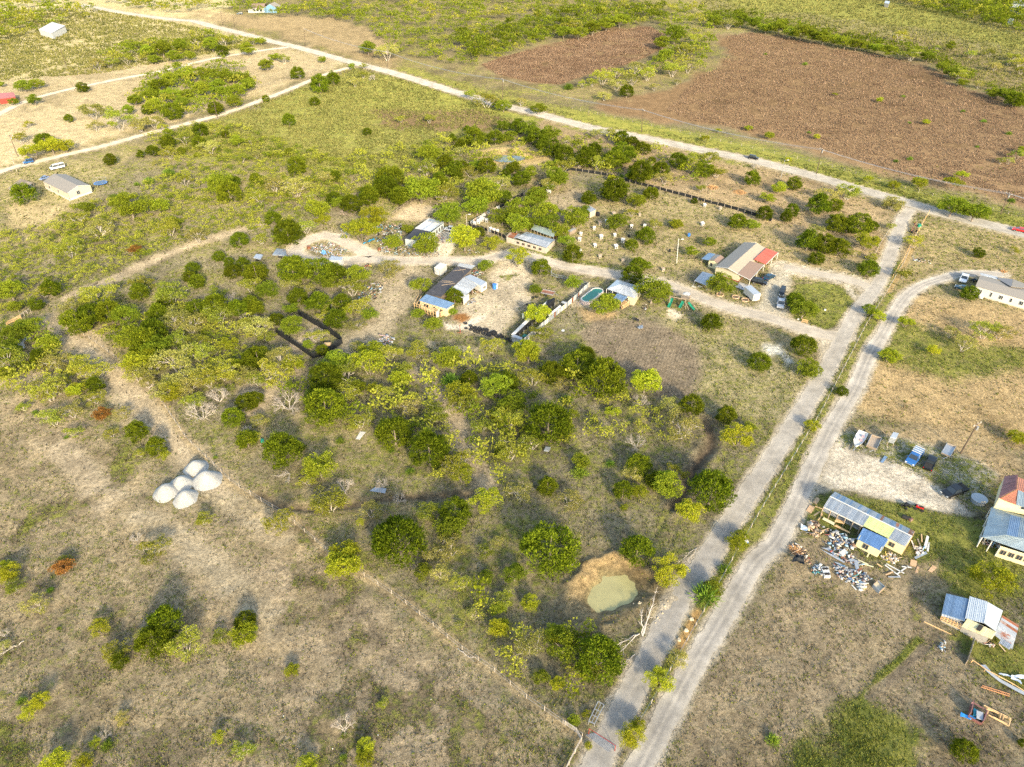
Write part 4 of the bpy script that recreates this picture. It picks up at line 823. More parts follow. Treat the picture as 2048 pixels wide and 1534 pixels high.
M_CREAM = mat('cream_siding', (.53,.48,.35), .7, var=.06); M_YELL = mat('yellow_siding', (.60,.55,.34), .7, var=.07, col2=(.5,.42,.26), thr=.66); M_TAN = mat('tan_siding', (.52,.45,.34), .7, var=.07)
M_SHING = mat('brown_grey_shingles', (.27,.245,.21), .9, var=.16, scale=5, bump=.02); M_SHINB = mat('brown_shingles', (.25,.175,.135), .9, var=.16, scale=5, bump=.02); M_TAR = mat('black_roofing_felt', (.055,.055,.062), .8, var=.25, scale=1.2, col2=(.13,.12,.12), thr=.6)
M_WOOD = mat('weathered_wood', (.30,.24,.18), .85, var=.25, scale=3, rnd=.2); M_LUMB = mat('fresh_lumber', (.60,.40,.20), .7, var=.15, scale=3, rnd=.15); M_PLY = mat('plywood', (.50,.33,.19), .8, var=.15, scale=2, col2=(.36,.27,.19), thr=.6, rnd=.12)
M_GLASS = mat('window_glass', (.03,.04,.05), .08, var=.02, spec=.7); M_DARK = mat('dark_interior', (.03,.028,.026), .9); M_BLACK = mat('black_mesh', (.018,.02,.022), .75, var=.3, rnd=.2)  # M_DARK: near-black colour standing in for shade inside openings
M_CONC = mat('concrete', (.42,.41,.39), .85, var=.12, scale=1.5, col2=(.30,.28,.25), thr=.6); M_METAL = mat('grey_metal', (.38,.40,.42), .45, .5, .15); M_REDP = mat('red_paint', (.24,.04,.03), .5); M_GREENP = mat('green_plastic', (.02,.22,.14), .35); M_BLUEP = mat('blue_plastic', (.05,.18,.48), .4, rnd=.15)
M_RUBBER = mat('rubber', (.022,.022,.023), .8); M_ORP = mat('orange_paint', (.50,.25,.12), .6); M_POLE = mat('creosoted_pole', (.10,.075,.055), .85, scale=6); M_GREYP = mat('grey_pole', (.35,.31,.26), .8, scale=6)
def V3(f, x, y, z): return G(*f(x, y), z)
class Bld:
    def __init__(s, name, label, cat, px, group=None):
        s.o = G(*px); s.root = empty(name, s.o, label, cat, group); s.off = tuple(s.o)
    def part(s, mb, name, m, parent=None, **kw): return mb.build(name, m, parent or s.root, s.off, **kw)
    def roof(s, q, n=1, mats=M_GALV, name='roof_panel', t=.06, rib=.05, rnd=None, crinkle=0.0):
        """q = eave a->b, then c above b, d above a (3-D); n sheets side by side"""
        a,b,c,d = [Vector(p) for p in q]; rg = random.Random(len(s.root.name)*7+n)
        nrm = (b-a).cross(d-a).normalized(); nrm = nrm if nrm.z > 0 else -nrm; out = []
        for i in range(n):
            f0, f1 = i/n, (i+1)/n; j = rg.uniform(-1,1)*.03*(n > 1)+.0; lift = nrm*rg.uniform(0,.012)*(n > 1)
            p0 = a.lerp(b,f0)-(d-a).normalized()*abs(j)+lift; p1 = a.lerp(b,f1)-(d-a).normalized()*abs(j)+lift; p2 = d.lerp(c,f1)+lift; p3 = d.lerp(c,f0)+lift
            mb = MB(); mb.slab([p0,p1,p2,p3], t)
            if rib:
                for ff in ((.04,.5) if n > 1 else ()):
                    mb.bar(p0.lerp(p1,ff)+nrm*rib*.4, p3.lerp(p2,ff)+nrm*rib*.4, rib, rib)
            m = mats if not isinstance(mats,(list,tuple)) else (mats[i] if len(mats) == n else rg.choice(mats))
            out.append(s.part(mb, name, m))
        return out
    def wall(s, a, b, z0, z1, m, name='wall', t=.12, z1b=None):
        a = Vector(a[:2]); b = Vector(b[:2]); d = (b-a).normalized(); n = Vector((-d.y,d.x))*t/2; z1b = z1 if z1b is None else z1b
        mb = MB(); mb.hexa([(*(a-n),z0),(*(b-n),z0),(*(b+n),z0),(*(a+n),z0)],[(*(a-n),z1),(*(b-n),z1b),(*(b+n),z1b),(*(a+n),z1)]); return s.part(mb, name, m)
    def gable(s, a, b, z0, z1, zp, m, f=.5, t=.12):
        a = Vector(a[:2]); b = Vector(b[:2]); d = (b-a).normalized(); n = Vector((-d.y,d.x))*t/2; c = a.lerp(b,f); mb = MB()
        P = lambda q,z,sg: (q.x+n.x*sg, q.y+n.y*sg, z)
        r1 = [P(a,z0,-1),P(b,z0,-1),P(b,z1,-1),P(c,zp,-1),P(a,z1,-1)]; r2 = [P(a,z0,1),P(b,z0,1),P(b,z1,1),P(c,zp,1),P(a,z1,1)]
        k = len(mb.v); mb.v += r1+r2; mb.f += [(0,1,2,3,4),(9,8,7,6,5)]+[(i,5+i,5+(i+1)%5,(i+1)%5) for i in range(5)]; return s.part(mb,'wall',m)
    def window(s, a, b, f, zc, wd=1.0, h=1.0, fm=None, name='window', pm=None):
        a = Vector(a[:2]); b = Vector(b[:2]); d = (b-a).normalized(); n = Vector((-d.y,d.x)); c = a.lerp(b,f)
        if n.dot(-c) < 0: n = -n
        rz = math.atan2(d.y,d.x); o1 = c+n*.10; o2 = c+n*.125
        fo = s.part(MB().box((*o1,zc),(wd+.16,.10,h+.16),rz), name, fm or M_WHITE); s.part(MB().box((*(o2),zc),(wd,.12,h),rz), 'pane' if name == 'window' else 'panel', pm or M_GLASS, fo)
        if wd > .7 and name == 'window': s.part(MB().box((*(c+n*.16),zc),(.06,.08,h),rz), 'mullion', fm or M_WHITE, fo)
        return fo
    def post(s, p, z1, m=M_WOOD, wd=.12, name='post', z0=0): return s.part(MB().box((p[0],p[1],(z0+z1)/2),(wd,wd,z1-z0)), name, m)
    def walls(s, pts, z0, z1, m, inset=.25):
        c = sum((Vector(p[:2]) for p in pts), Vector((0,0)))/len(pts); q = [Vector(p[:2])+(c-Vector(p[:2])).normalized()*inset for p in pts]
        for i in range(len(q)): s.wall(q[i], q[(i+1)%len(q)], z0, z1, m)
        return q
    def beam(s, a, b, w_=.1, m=M_LUMB, name='beam', h=None): return s.part(MB().bar(a,b,w_,h), name, m)

# ---- tan-roofed house
b = Bld('tan_roofed_house','tan house with grey shingle roof, brown porch roof and red metal patio roof','house',C3(1070,860)); f = C3
A = V3(f,845,592,2.6); Bk = V3(f,1385,130,2.6); R0 = V3(f,1080,622,3.9); R1 = V3(f,1612,150,3.9); E0 = V3(f,1290,742,2.55); E1 = V3(f,1795,245,2.55)
b.roof([A,Bk,R1,R0],1,M_SHING,'roof',.14); b.roof([E1,E0,R0,R1],1,mat('tan_shingles',(.34,.29,.225),.9,var=.14,scale=5,bump=.02),'roof',.14)
ia,ib,ic,id_ = [Vector(q[:2]) for q in (A,E0,E1,Bk)]; cc = (ia+ib+ic+id_)/4; ia,ib,ic,id_ = [q+(cc-q).normalized()*.35 for q in (ia,ib,ic,id_)]
b.gable(ia,ib,.35,2.5,3.75,M_CREAM); b.gable(id_,ic,.35,2.5,3.75,M_CREAM); b.wall(ib,ic,.35,2.5,M_CREAM); b.wall(ia,id_,.35,2.5,M_TAN); b.wall(ia,ib,0,.36,M_REDP,'skirting',.2); b.wall(ib,ic,0,.36,M_REDP,'skirting',.2)
for fr in (.25,.75): b.window(ib,ic,fr,1.5)
b.window(ib,ic,.5,1.25,.9,1.9,None,'door',M_WOOD)
p = [V3(f,1262,722,2.86),V3(f,1500,484,2.86),V3(f,1758,550,2.25),V3(f,1490,838,2.25)]; b.roof([p[3],p[2],p[1],p[0]],1,M_SHINB,'porch_roof',.10)
r = [V3(f,1562,452,2.95),V3(f,1792,240,2.95),V3(f,2016,328,2.35),V3(f,1788,548,2.35)]; b.roof([r[3],r[2],r[1],r[0]],10,M_REDR,'patio_roof_panel',.07)
for q in (p[3],p[3].lerp(p[2],.5),p[2],r[2],r[3].lerp(r[2],.5)): b.post((q.x,q.y),2.25,M_WHITE,.14)
b.beam(A+Vector((0,0,.08)),R0+Vector((0,0,.08)),.12,M_WHITE,'fascia'); b.beam(R0+Vector((0,0,.08)),E0+Vector((0,0,.08)),.12,M_WHITE,'fascia'); b.beam(p[0],p[3],.12,M_WHITE,'fascia'); b.beam(p[3],p[2],.12,M_WHITE,'fascia'); b.beam(r[3],r[2],.12,M_WHITE,'fascia')
# ---- playhouse
b = Bld('playhouse','small yellow playhouse with blue lean-to roof beside the tan house','shed',C3(720,600))
b.roof([V3(f,585,445,2.0),V3(f,725,330,2.0),V3(f,845,352,2.35),V3(f,718,468,2.35)],5,M_BLUE); b.roof([V3(f,718,470,2.2),V3(f,842,360,2.2),V3(f,945,372,2.7),V3(f,815,466,2.7)],1,M_SHING,'roof'); b.roof([V3(f,1018,425,2.1),V3(f,892,535,2.1),V3(f,815,466,2.7),V3(f,945,372,2.7)],1,M_SHINB,'roof')
q = [V3(f,725,478,2.0),V3(f,885,535,2.0),V3(f,1000,430,2.0),V3(f,845,372,2.0)]; b.gable(q[0],q[1],0,2.0,2.5,M_YELL); b.wall(q[1],q[2],0,2.0,M_YELL); b.wall(q[3],q[2],0,2.0,M_YELL); b.wall(q[0],q[3],0,2.0,M_WOOD); b.window(q[0],q[1],.35,1.1,.5,.9,M_WOOD)
for u in ((600,455),(725,345)): g = V3(f,*u,2.0); b.post((g.x,g.y),2.0,M_WOOD)
# ---- low metal canopy, slab, white trailer
b = Bld('metal_canopy','low grey sheet-metal canopy with holes beside the tan house','canopy',C3(650,850)); q = [V3(f,455,850,1.5),V3(f,695,948,1.5),V3(f,860,755,1.6),V3(f,610,678,1.6)]; b.roof(q,7,M_GALV)
for g in q: b.post((g.x,g.y),1.45,M_METAL,.08)
b = Bld('concrete_slab','bare concrete slab between round canopy tree and white trailer','slab',C3(1340,950)); mb = MB(); mb.hexa([V3(f,1215,965,0),V3(f,1400,1035,0),V3(f,1490,935,0),V3(f,1300,880,0)],[V3(f,1215,965,.14),V3(f,1400,1035,.14),V3(f,1490,935,.14),V3(f,1300,880,.14)]); b.part(mb,'slab',M_CONC)
def box_body(b, q, z0, z1, m, rm=None, wheels=True):
    xy = [Vector(p[:2]) for p in q]; mb = MB(); mb.hexa([(*p,z0) for p in xy],[(*p,z1) for p in xy]); b.part(mb,'body',m)
    c = sum(xy,Vector((0,0)))/4; mb = MB(); mb.hexa([(*(p+(p-c).normalized()*.04),z1) for p in xy],[(*(c+(p-c)*.97),z1+.09) for p in xy]); b.part(mb,'roof',rm or m)
    if wheels:
        for i,j in ((0,1),(3,2)):
            for ff in (.42,.58):
                w_ = xy[i].lerp(xy[j],ff); d = (xy[3]-xy[0]).normalized()*(-1 if i == 0 else 1); wm = MB(); wm.tube((*(w_-d*.18),.34),(*(w_+d*.05),.34),.34,n=12); b.part(wm,'wheel',M_RUBBER)
b = Bld('cargo_trailer','white enclosed cargo trailer parked in front of the tan house','trailer',C3(1560,1150)); q = [V3(f,1390,962,2.4),V3(f,1562,1118,2.4),V3(f,1692,1090,2.4),V3(f,1505,928,2.4)]; box_body(b,q,.45,2.35,M_WHITE,M_GALV); b.window(q[1],q[2],.5,1.3,1.5,1.6,M_METAL,'rear_door',M_WHITE)
# ---- cottage with hip roof
f = D3; b = Bld('steel_roofed_cottage','small cream cottage with pale steel hip roof and blue porch roof by the pool','house',D3(600,560))
FL,BL,BR,FR = V3(f,215,352,2.6),V3(f,410,178,2.6),V3(f,880,322,2.6),V3(f,745,528,2.6); R1_,R2_ = V3(f,465,268,3.7),V3(f,640,322,3.7); MW = m_sheet('pale_steel',(.44,.47,.50))
b.roof([FL,FR,R2_,R1_],14,MW); b.roof([BR,BL,R1_,R2_],12,MW); mb = MB(); mb.slab([FL,R1_,R1_+Vector((.02,.02,0)),BL],.06); 
def tri(b,a,c,d,m,name='roof_panel'):
    n = (Vector(c)-Vector(a)).cross(Vector(d)-Vector(a)).normalized(); n = n if n.z > 0 else -n; mb = MB(); k = [Vector(p) for p in (a,c,d)]; mb.v = [tuple(p) for p in k]+[tuple(p-n*.06) for p in k]; mb.f = [(0,1,2),(5,4,3),(0,3,4,1),(1,4,5,2),(2,5,3,0)]; return b.part(mb,name,m)
tri(b,BL,FL,R1_,MW); tri(b,FR,BR,R2_,MW)
q = b.walls([FL.lerp(FR,.42),FR,BR,BL.lerp(BR,.3)],0,2.55,M_CREAM,.35); b.window(q[0],q[1],.5,1.4); b.window(q[1],q[2],.5,1.4)
for g in (FL,BL,FL.lerp(FR,.22)): b.post((g.x,g.y),2.55,M_WHITE)
p = [V3(f,320,532,2.1),V3(f,492,606,2.1),V3(f,612,492,2.4),V3(f,425,428,2.4)]; b.roof(p,6,M_BLUE,'porch_roof_panel')
for g in p[:2]: b.post((g.x,g.y),2.1)
mb = MB(); dk = [V3(f,440,640,.6),V3(f,500,720,.6),V3(f,640,640,.6),V3(f,560,560,.6)]; mb.hexa([(p_.x,p_.y,.4) for p_ in dk],dk); b.part(mb,'deck',M_LUMB)
for i in range(3):
    b.beam(dk[i]+Vector((0,0,.9)),dk[i+1]+Vector((0,0,.9)),.08,M_LUMB,'rail')
    for k in range(6): g = dk[i].lerp(dk[i+1],k/5); b.post((g.x,g.y),1.5,M_LUMB,.07,'baluster',.6)
# ---- oval pool
f = D2; b = Bld('oval_pool','above-ground oval pool with green water and white rim','pool',D2(1880,330)); c0 = V3(f,1870,330,1.1); c1 = V3(f,1905,255,1.1); ctr = (V3(f,1765,395,1.1)+V3(f,2010,205,1.1))/2; ax = (V3(f,2010,205,1.1)-V3(f,1765,395,1.1)).normalized(); ay = Vector((-ax.y,ax.x,0))
Lh = (V3(f,2010,205,1.1)-V3(f,1765,395,1.1)).length/2+1.3; Wh = 1.75
def stad(Lx, Wx):
    o = []
    for i in range(28):
        t = 2*math.pi*i/28; x = math.copysign(Lx-Wx,math.cos(t))+Wx*math.cos(t) if abs(math.cos(t)) > 1e-6 else 0; o.append(ctr+ax*x+ay*(Wx*math.sin(t)))
    return o
o1 = stad(Lh,Wh); o2 = stad(Lh-.28,Wh-.28); mb = MB(); mb.prism([(p.x,p.y) for p in o1],0,1.05,False); b.part(mb,'side_wall',mat('pool_wall',(.55,.45,.42),.6,var=.2,scale=2))
mb = MB(); n = 28; mb.v = [(p.x,p.y,1.14) for p in o1]+[(p.x,p.y,1.14) for p in o2]+[(p.x,p.y,1.0) for p in o1]+[(p.x,p.y,.9) for p in o2]; mb.f = [(i,(i+1)%n,n+(i+1)%n,n+i) for i in range(n)]+[(2*n+i,2*n+(i+1)%n,(i+1)%n,i) for i in range(n)]+[(n+i,n+(i+1)%n,3*n+(i+1)%n,3*n+i) for i in range(n)]; b.part(mb,'rim',M_WHITE)
mb = MB(); mb.poly([(p.x,p.y,.98) for p in o2]); b.part(mb,'water',mat('green_pool_water',(.01,.15,.09),.05,var=.15,spec=.5)); g = ctr+ax*.6-ay*(Wh-.1); mb = MB()
for s_ in (-.25,.25): mb.bar((g.x+ax.x*s_,g.y+ax.y*s_,0),(g.x+ax.x*s_,g.y+ax.y*s_,1.9),.07)
for k in range(5): mb.bar((g.x-ax.x*.25,g.y-ax.y*.25,.3+k*.35),(g.x+ax.x*.25,g.y+ax.y*.25,.3+k*.35),.07)
b.part(mb,'ladder',M_WHITE)
# ---- playset
f = D3; b = Bld('playset','wooden swing set with three green slides and small tower','playset',D3(1600,640)); zt = 1.9
t1 = V3(f,1395,492,zt+.4); t2 = V3(f,1690,548,zt+.4); b.beam(t1,t2,.14,M_WOOD,'top_beam')
for g in (t1,t2):
    for s_ in (-1,1): b.beam(g,Vector((g.x,g.y+s_*1.3,0)),.12,M_WOOD,'leg')
q = [V3(f,1600,600,0),V3(f,1740,625,0),V3(f,1760,580,0),V3(f,1630,560,0)]; mb = MB(); mb.hexa([(p.x,p.y,1.3) for p in q],[(p.x,p.y,1.42) for p in q]); b.part(mb,'platform',M_WOOD)
for g in q: b.post((g.x,g.y),2.6,M_WOOD,.1)
cq = sum(q,Vector())/4; tri(b,(q[0].x,q[0].y,2.5),(q[1].x,q[1].y,2.5),(cq.x,cq.y,3.2),M_GALV,'canopy_panel'); tri(b,(q[1].x,q[1].y,2.5),(q[2].x,q[2].y,2.5),(cq.x,cq.y,3.2),M_GALV,'canopy_panel'); tri(b,(q[2].x,q[2].y,2.5),(q[3].x,q[3].y,2.5),(cq.x,cq.y,3.2),M_GALV,'canopy_panel'); tri(b,(q[3].x,q[3].y,2.5),(q[0].x,q[0].y,2.5),(cq.x,cq.y,3.2),M_GALV,'canopy_panel')
for (x0,y0,x1,y1) in ((1440,535,1370,695),(1640,590,1575,705),(1735,610,1850,742)):
    g0 = V3(f,x0,y0,1.5); g1 = V3(f,x1,y1,.15); d = (g1-g0); sd = Vector((-d.y,d.x,0)).normalized(); mb = MB(); mb.smooth = False
    for k in range(5):
        f0,f1 = k/5,(k+1)/5; z = lambda u: 1.5*(1-u)**1.15+.12; a_,c_ = g0.lerp(g1,f0),g0.lerp(g1,f1); a_.z = z(f0); c_.z = z(f1); mb.slab([a_-sd*.35,a_+sd*.35,c_+sd*.35,c_-sd*.35],.05)
        for s2 in (-1,1): mb.bar(a_+sd*.35*s2+Vector((0,0,.1)),c_+sd*.35*s2+Vector((0,0,.1)),.07,.2)
    b.part(mb,'slide',M_GREENP)
for (x0,y0,x1,y1) in ((1760,560,1905,740),(1740,570,1870,680),(1690,620,1750,750)): g0 = V3(f,x0,y0,1.6); b.beam(g0,V3(f,x1,y1,.05),.1,M_WOOD,'ladder_rail')
for k in (.3,.5,.7):
    g = t1.lerp(t2,k); mb = MB(); mb.box((g.x,g.y,.5),(.5,.2,.05)); mb.bar((g.x-.22,g.y,.5),(g.x-.22,g.y,2.2),.03); mb.bar((g.x+.22,g.y,.5),(g.x+.22,g.y,2.2),.03); b.part(mb,'swing',M_RUBBER)
# ---- dark-roofed barn and its lean-tos
f = D1; b = Bld('dark_roofed_barn','long barn with black felt roof and pale sheet lean-tos','barn',D1(1100,700))
b.roof([V3(f,832,858,2.8),V3(f,1468,285,2.8),V3(f,1170,225,3.2),V3(f,520,790,3.2)],12,M_TAR,'roof_panel',.07,.02); b.roof([V3(f,1465,283,2.85),V3(f,1548,215,2.7),V3(f,1218,168,2.9),V3(f,1172,223,3.2)],6,M_GALV)
q = b.walls([V3(f,520,790,2.8),V3(f,832,858,2.8),V3(f,1468,285,2.8),V3(f,1170,225,2.8)],0,2.7,mat('dark_boards',(.16,.13,.10),.85,scale=2),.3)
b.roof([V3(f,1480,700,2.2),V3(f,1620,592,2.2),V3(f,1300,458,2.75),V3(f,1150,598,2.75)],9,M_GALV); b.roof([V3(f,1290,885,2.15),V3(f,1478,702,2.2),V3(f,1148,602,2.72),V3(f,985,748,2.72)],9,[M_WHITE,MW,M_GALV])
g0,g1,g2 = V3(f,1290,885,2.1),V3(f,1410,790,2.1),V3(f,1478,702,2.1); b.wall(g0,g1,0,2.05,M_WHITE); b.window(g0,g1,.4,1.0,.7,1.7,M_GALV,'door',M_WHITE)
for g in (g0,g1,g2,V3(f,1620,592,2.1)): b.post((g.x,g.y),2.1)
for (x0,y0,x1,y1,z) in ((1080,325,1345,290,3.15),(1185,235,1300,350,3.15),(785,548,1045,560,3.15),(850,618,1130,575,3.12),(850,515,1095,548,3.15)): b.beam(V3(f,x0,y0,z),V3(f,x1,y1,z-.08),.1,M_WOOD,'roof_batten')
b = Bld('camper_trailer','white camper trailer poking out from under the barn lean-to','trailer',D1(1720,720)); q = [V3(f,1310,448,2.6),V3(f,1660,632,2.6),V3(f,1775,555,2.6),V3(f,1440,398,2.6)]; box_body(b,q,.5,2.55,M_WHITE,M_GALV); b.window(q[1],q[2],.5,1.6,1.0,.6); b.window(q[0],q[1],.5,1.6,1.0,.6)
b = Bld('plywood_cabin','half-built plywood cabin with blue sheet roof at the barn end','cabin',D1(700,1150)); r4 = [V3(f,390,932,2.5),V3(f,962,1105,2.5),V3(f,1115,985,3.0),V3(f,540,800,3.0)]; b.roof(r4,14,M_BLUE); q = b.walls(r4,0,2.4,mat('pale_plywood',(.62,.50,.30),.8,var=.12,scale=2),.3)
b.window(q[0],q[1],.2,1.6,.7,.7,M_LUMB); b.window(q[0],q[1],.29,1.5,.6,1.0,M_LUMB); b.window(q[0],q[1],.56,1.7,.6,.5,M_LUMB); b.window(q[0],q[1],.82,1.5,.8,.6,M_LUMB)
a0,a1,k0,k1 = V3(f,300,1125,0),V3(f,745,1310,0),V3(f,395,965,0),V3(f,860,1150,0)
for u in range(9):
    p0 = a0.lerp(a1,u/8); p1 = k0.lerp(k1,u/8); b.post((p0.x,p0.y),2.3,M_LUMB,.12,'stud'); b.beam((p0.x,p0.y,2.3),(p1.x,p1.y,2.4),.09,M_LUMB,'rafter')
for z in (.6,1.5,2.35): b.beam((a0.x,a0.y,z),(a1.x,a1.y,z),.09,M_LUMB,'girt')
b.beam((a0.x,a0.y,.1),(V3(f,200,1300,0).x,V3(f,200,1300,0).y,.05),.1,M_LUMB,'prop'); g = V3(f,745,1310,0); h = V3(f,805,1250,0); b.wall(g,h,0,2.1,M_WHITE,'wall_panel',.08); b.wall(V3(f,830,1270,0),V3(f,900,1230,0),0,1.6,M_PLY,'wall_panel',.08)
b = Bld('storage_box','white box-shaped storage container left of the dark-roofed barn','container',D1(780,390)); q = [V3(f,702,252,2.3),V3(f,835,295,2.3),V3(f,955,190,2.3),V3(f,820,155,2.3)]; box_body(b,q,.1,2.25,M_WHITE,M_WHITE,False); b.window(q[0],q[1],.5,1.1,1.2,1.8,M_METAL,'door',M_WHITE)
# ---- white-roofed shed
f = D5; b = Bld('white_roofed_shed','long shed with half white half black roof beside the junk piles','shed',D5(1440,440)); p = [V3(f,1335,365,2.6),V3(f,1547,390,2.6),V3(f,1667,275,2.7),V3(f,1470,235,2.7)]; b.roof([p[0],p[1],p[2],p[3]],6,M_TAR,'roof_panel',.07,.02); p2 = [p[3],p[2],V3(f,1845,150,2.8),V3(f,1650,105,2.8)]; b.roof(p2,7,[MW,M_WHITE])
b.roof([V3(f,1640,140,2.95),V3(f,1790,165,2.95),V3(f,1842,148,2.98),V3(f,1665,112,2.98)],4,M_GALVD)
q = b.walls([p[0],p[1],p2[2],p2[3]],0,2.5,mat('pale_blue_siding',(.42,.47,.47),.7,var=.15,scale=1.2),.3); b.window(q[0],q[1],.45,1.2,.5,1.6,None,'door',M_WHITE); b.window(q[1],q[2],.2,1.4)
for k in range(5): b.window(q[1],q[2],.42+k*.12,1.4,.9,1.2,M_WHITE,'window',M_DARK)  # open bays: near-black panes painted as the shade within
# ---- poultry sheds
f = D4; b = Bld('poultry_shed','long low poultry shed with grey corrugated gable roof','shed',D4(1000,700)); a_,b_,c_,d_ = V3(f,790,602,2.0),V3(f,1222,748,2.0),V3(f,1290,668,2.6),V3(f,870,560,2.6); b.roof([a_,b_,c_,d_],14,M_GALV); b.roof([V3(f,1345,632,2.1),V3(f,935,520,2.1),d_,c_],13,M_GALVD); b.roof([V3(f,650,585,1.9),V3(f,788,612,1.9),V3(f,850,548,2.2),V3(f,705,528,2.2)],5,[M_RUST,M_WOOD,M_GALVD])
q = b.walls([V3(f,650,590,1.9),b_,V3(f,1345,632,1.9),V3(f,705,528,1.9)],0,1.85,mat('grey_cream_boards',(.47,.42,.34),.8,var=.2,scale=1.5),.2)
for k in range(5): b.window(q[0],q[1],.3+k*.14,1.05,.9,.6,M_WOOD,'window',M_DARK)  # wall openings closed by near-black panes, shade put into their colour
b = Bld('open_coop','open-fronted coop with greenish sheet roof behind the poultry shed','coop',D4(1180,570)); r4 = [V3(f,1005,482,2.1),V3(f,1320,595,2.1),V3(f,1365,505,2.3),V3(f,1050,420,2.3)]; b.roof(r4,10,m_sheet('greenish_sheet',(.36,.42,.36),(.28,.2,.15),.6)); b.wall(r4[3],r4[2],0,2.1,M_RUST)
for k in range(8): g = r4[0].lerp(r4[1],k/7); b.post((g.x,g.y),2.1,M_WOOD,.1)
b.wall(r4[0],r4[1],0,.7,M_RUST)
b = Bld('corner_hut','tan hut with pale sheet roof at the corner of the pen','hut',D4(1880,290)); r4 = [V3(f,1838,245,2.2),V3(f,1922,205,2.2),V3(f,1830,150,2.4),V3(f,1755,165,2.4)]; b.roof(r4,5,M_GALV); b.walls(r4,0,2.15,M_TAN,.15)
for (pts,lab,n) in (([(715,415),(740,420),(885,275),(865,268)],'long narrow cage roof slanting under the pen trees',8),([(1525,505),(1560,520),(1645,475),(1610,462)],'short white cage roof at the right side of the pen',5),([(890,345),(905,352),(975,295),(955,288)],'narrow cage roof right of the long slanting one',5),([(775,92),(870,125),(885,110),(795,78)],'small pale cage roof by the upper left pen fence',4)):
    b = Bld('cage_row',lab,'cage',D4(*pts[0])); r4 = [V3(f,*p_,1.1) for p_ in pts]; b.roof(r4,n,M_GALV); b.walls(r4,0,1.05,M_WOOD,.1)
# ---- kennel run beside the corrugated fence
f = D2; b = Bld('kennel_run','long narrow kennel run with pale sheet roofs and open middle','kennel',D2(600,1000))
b.roof([V3(f,228,1115,2.0),V3(f,590,760,2.0),V3(f,640,800,1.9),V3(f,300,1120,1.9)],8,[M_GALV,M_WHITE]); b.roof([V3(f,640,720,2.0),V3(f,965,425,2.0),V3(f,1010,450,1.9),V3(f,690,750,1.9)],8,[M_GALV,M_WHITE]); b.roof([V3(f,228,1150,1.9),V3(f,440,1225,1.9),V3(f,460,1180,2.0),V3(f,290,1110,2.0)],4,M_GALV); b.roof([V3(f,970,420,2.0),V3(f,1105,362,2.0),V3(f,1130,385,1.95),V3(f,900,560,1.9)],5,M_BLACK); b.roof([V3(f,1010,745,1.8),V3(f,1260,535,1.8),V3(f,1225,512,1.9),V3(f,985,712,1.9)],6,M_WHITE)
b.roof([V3(f,1330,492,1.7),V3(f,1380,462,1.7),V3(f,1290,432,1.8),V3(f,1250,455,1.8)],3,M_GALV)
q0,q1,q2,q3 = V3(f,240,1140,1.9),V3(f,1120,380,1.9),V3(f,450,1220,1.9),V3(f,1330,500,1.9); b.wall(q0,q1,0,1.85,M_BLACK); b.wall(q0,q2,0,1.8,M_GALV)
for k in range(12): g = q0.lerp(q1,k/11)+Vector((1.0,-.6,0)); b.post((g.x,g.y),1.9,M_METAL,.07)
b = Bld('green_tarp_frame','small frame with dark green tarp inside the kennel run','tarp',D2(520,1200)); r4 = [V3(f,450,1150,1.0),V3(f,560,1195,1.0),V3(f,590,1130,1.0),V3(f,500,1105,1.0)]; b.roof(r4,1,mat('green_tarp',(.02,.13,.10),.6,var=.3,scale=3,bump=.05),'tarp')
for g in r4: b.post((g.x,g.y),1.0,M_METAL,.06,'leg')
# ---- salvage workshop
f = C4; b = Bld('salvage_workshop','long workshop with patched corrugated roof, lime panels and blue extension','workshop',C4(1200,900))
a_,b_,c_,d_ = V3(f,560,338,2.4),V3(f,1602,850,2.4),V3(f,1690,724,3.1),V3(f,640,212,3.1); N = 36; ms = [M_LIME if .49 < (k+.5)/N < .80 else (M_GALVD if (k*7)%5 else M_GALV) for k in range(N)]; b.roof([a_,b_,c_,d_],N,ms)
rm = random.Random(3); b.roof([V3(f,1722,655,2.35),V3(f,702,150,2.35),d_,c_],N,[rm.choice([M_GALVD,M_BLUE,M_BLUE,M_GALV,M_RUST if rm.random()<.25 else M_GALVD]) for _ in range(N)])
b.beam(d_+Vector((0,0,.08)),c_+Vector((0,0,.08)),.22,M_WHITE,'ridge_cap',.04)
e0,e1,e2,e3 = V3(f,985,752,2.15),V3(f,1292,908,2.15),V3(f,1388,758,2.52),V3(f,1066,612,2.52); b.roof([e0,e1,e2,e3],11,m_sheet('bright_blue_sheet',(.15,.27,.46))); q = [Vector(p[:2]) for p in (e0,e1,e2,e3)]; cq = sum(q,Vector((0,0)))/4; q = [p+(cq-p).normalized()*.25 for p in q]
b.wall(q[0],q[1],.25,2.1,M_YELL); b.wall(q[1],q[2],.25,2.3,M_YELL); b.wall(q[3],q[0],.25,2.3,M_YELL); b.window(q[0],q[1],.40,1.35,.8,1.0,M_WOOD)
g0 = a_.lerp(b_,.79); b.wall(g0,b_,.25,2.3,M_YELL); b.window(g0,b_,.35,1.45,.8,.9,M_WOOD); b.wall(b_,V3(f,1722,655,2.3),0,2.3,M_LUMB); b.wall(V3(f,1722,655,2.3),V3(f,702,150,2.3),0,2.2,M_GALVD); b.wall(a_.lerp(b_,.48),V3(f,1150,370,2.3),0,2.3,M_WOOD)
for k in range(6): g = a_.lerp(b_,k*.095); b.post((g.x,g.y),2.35,M_WOOD,.14)
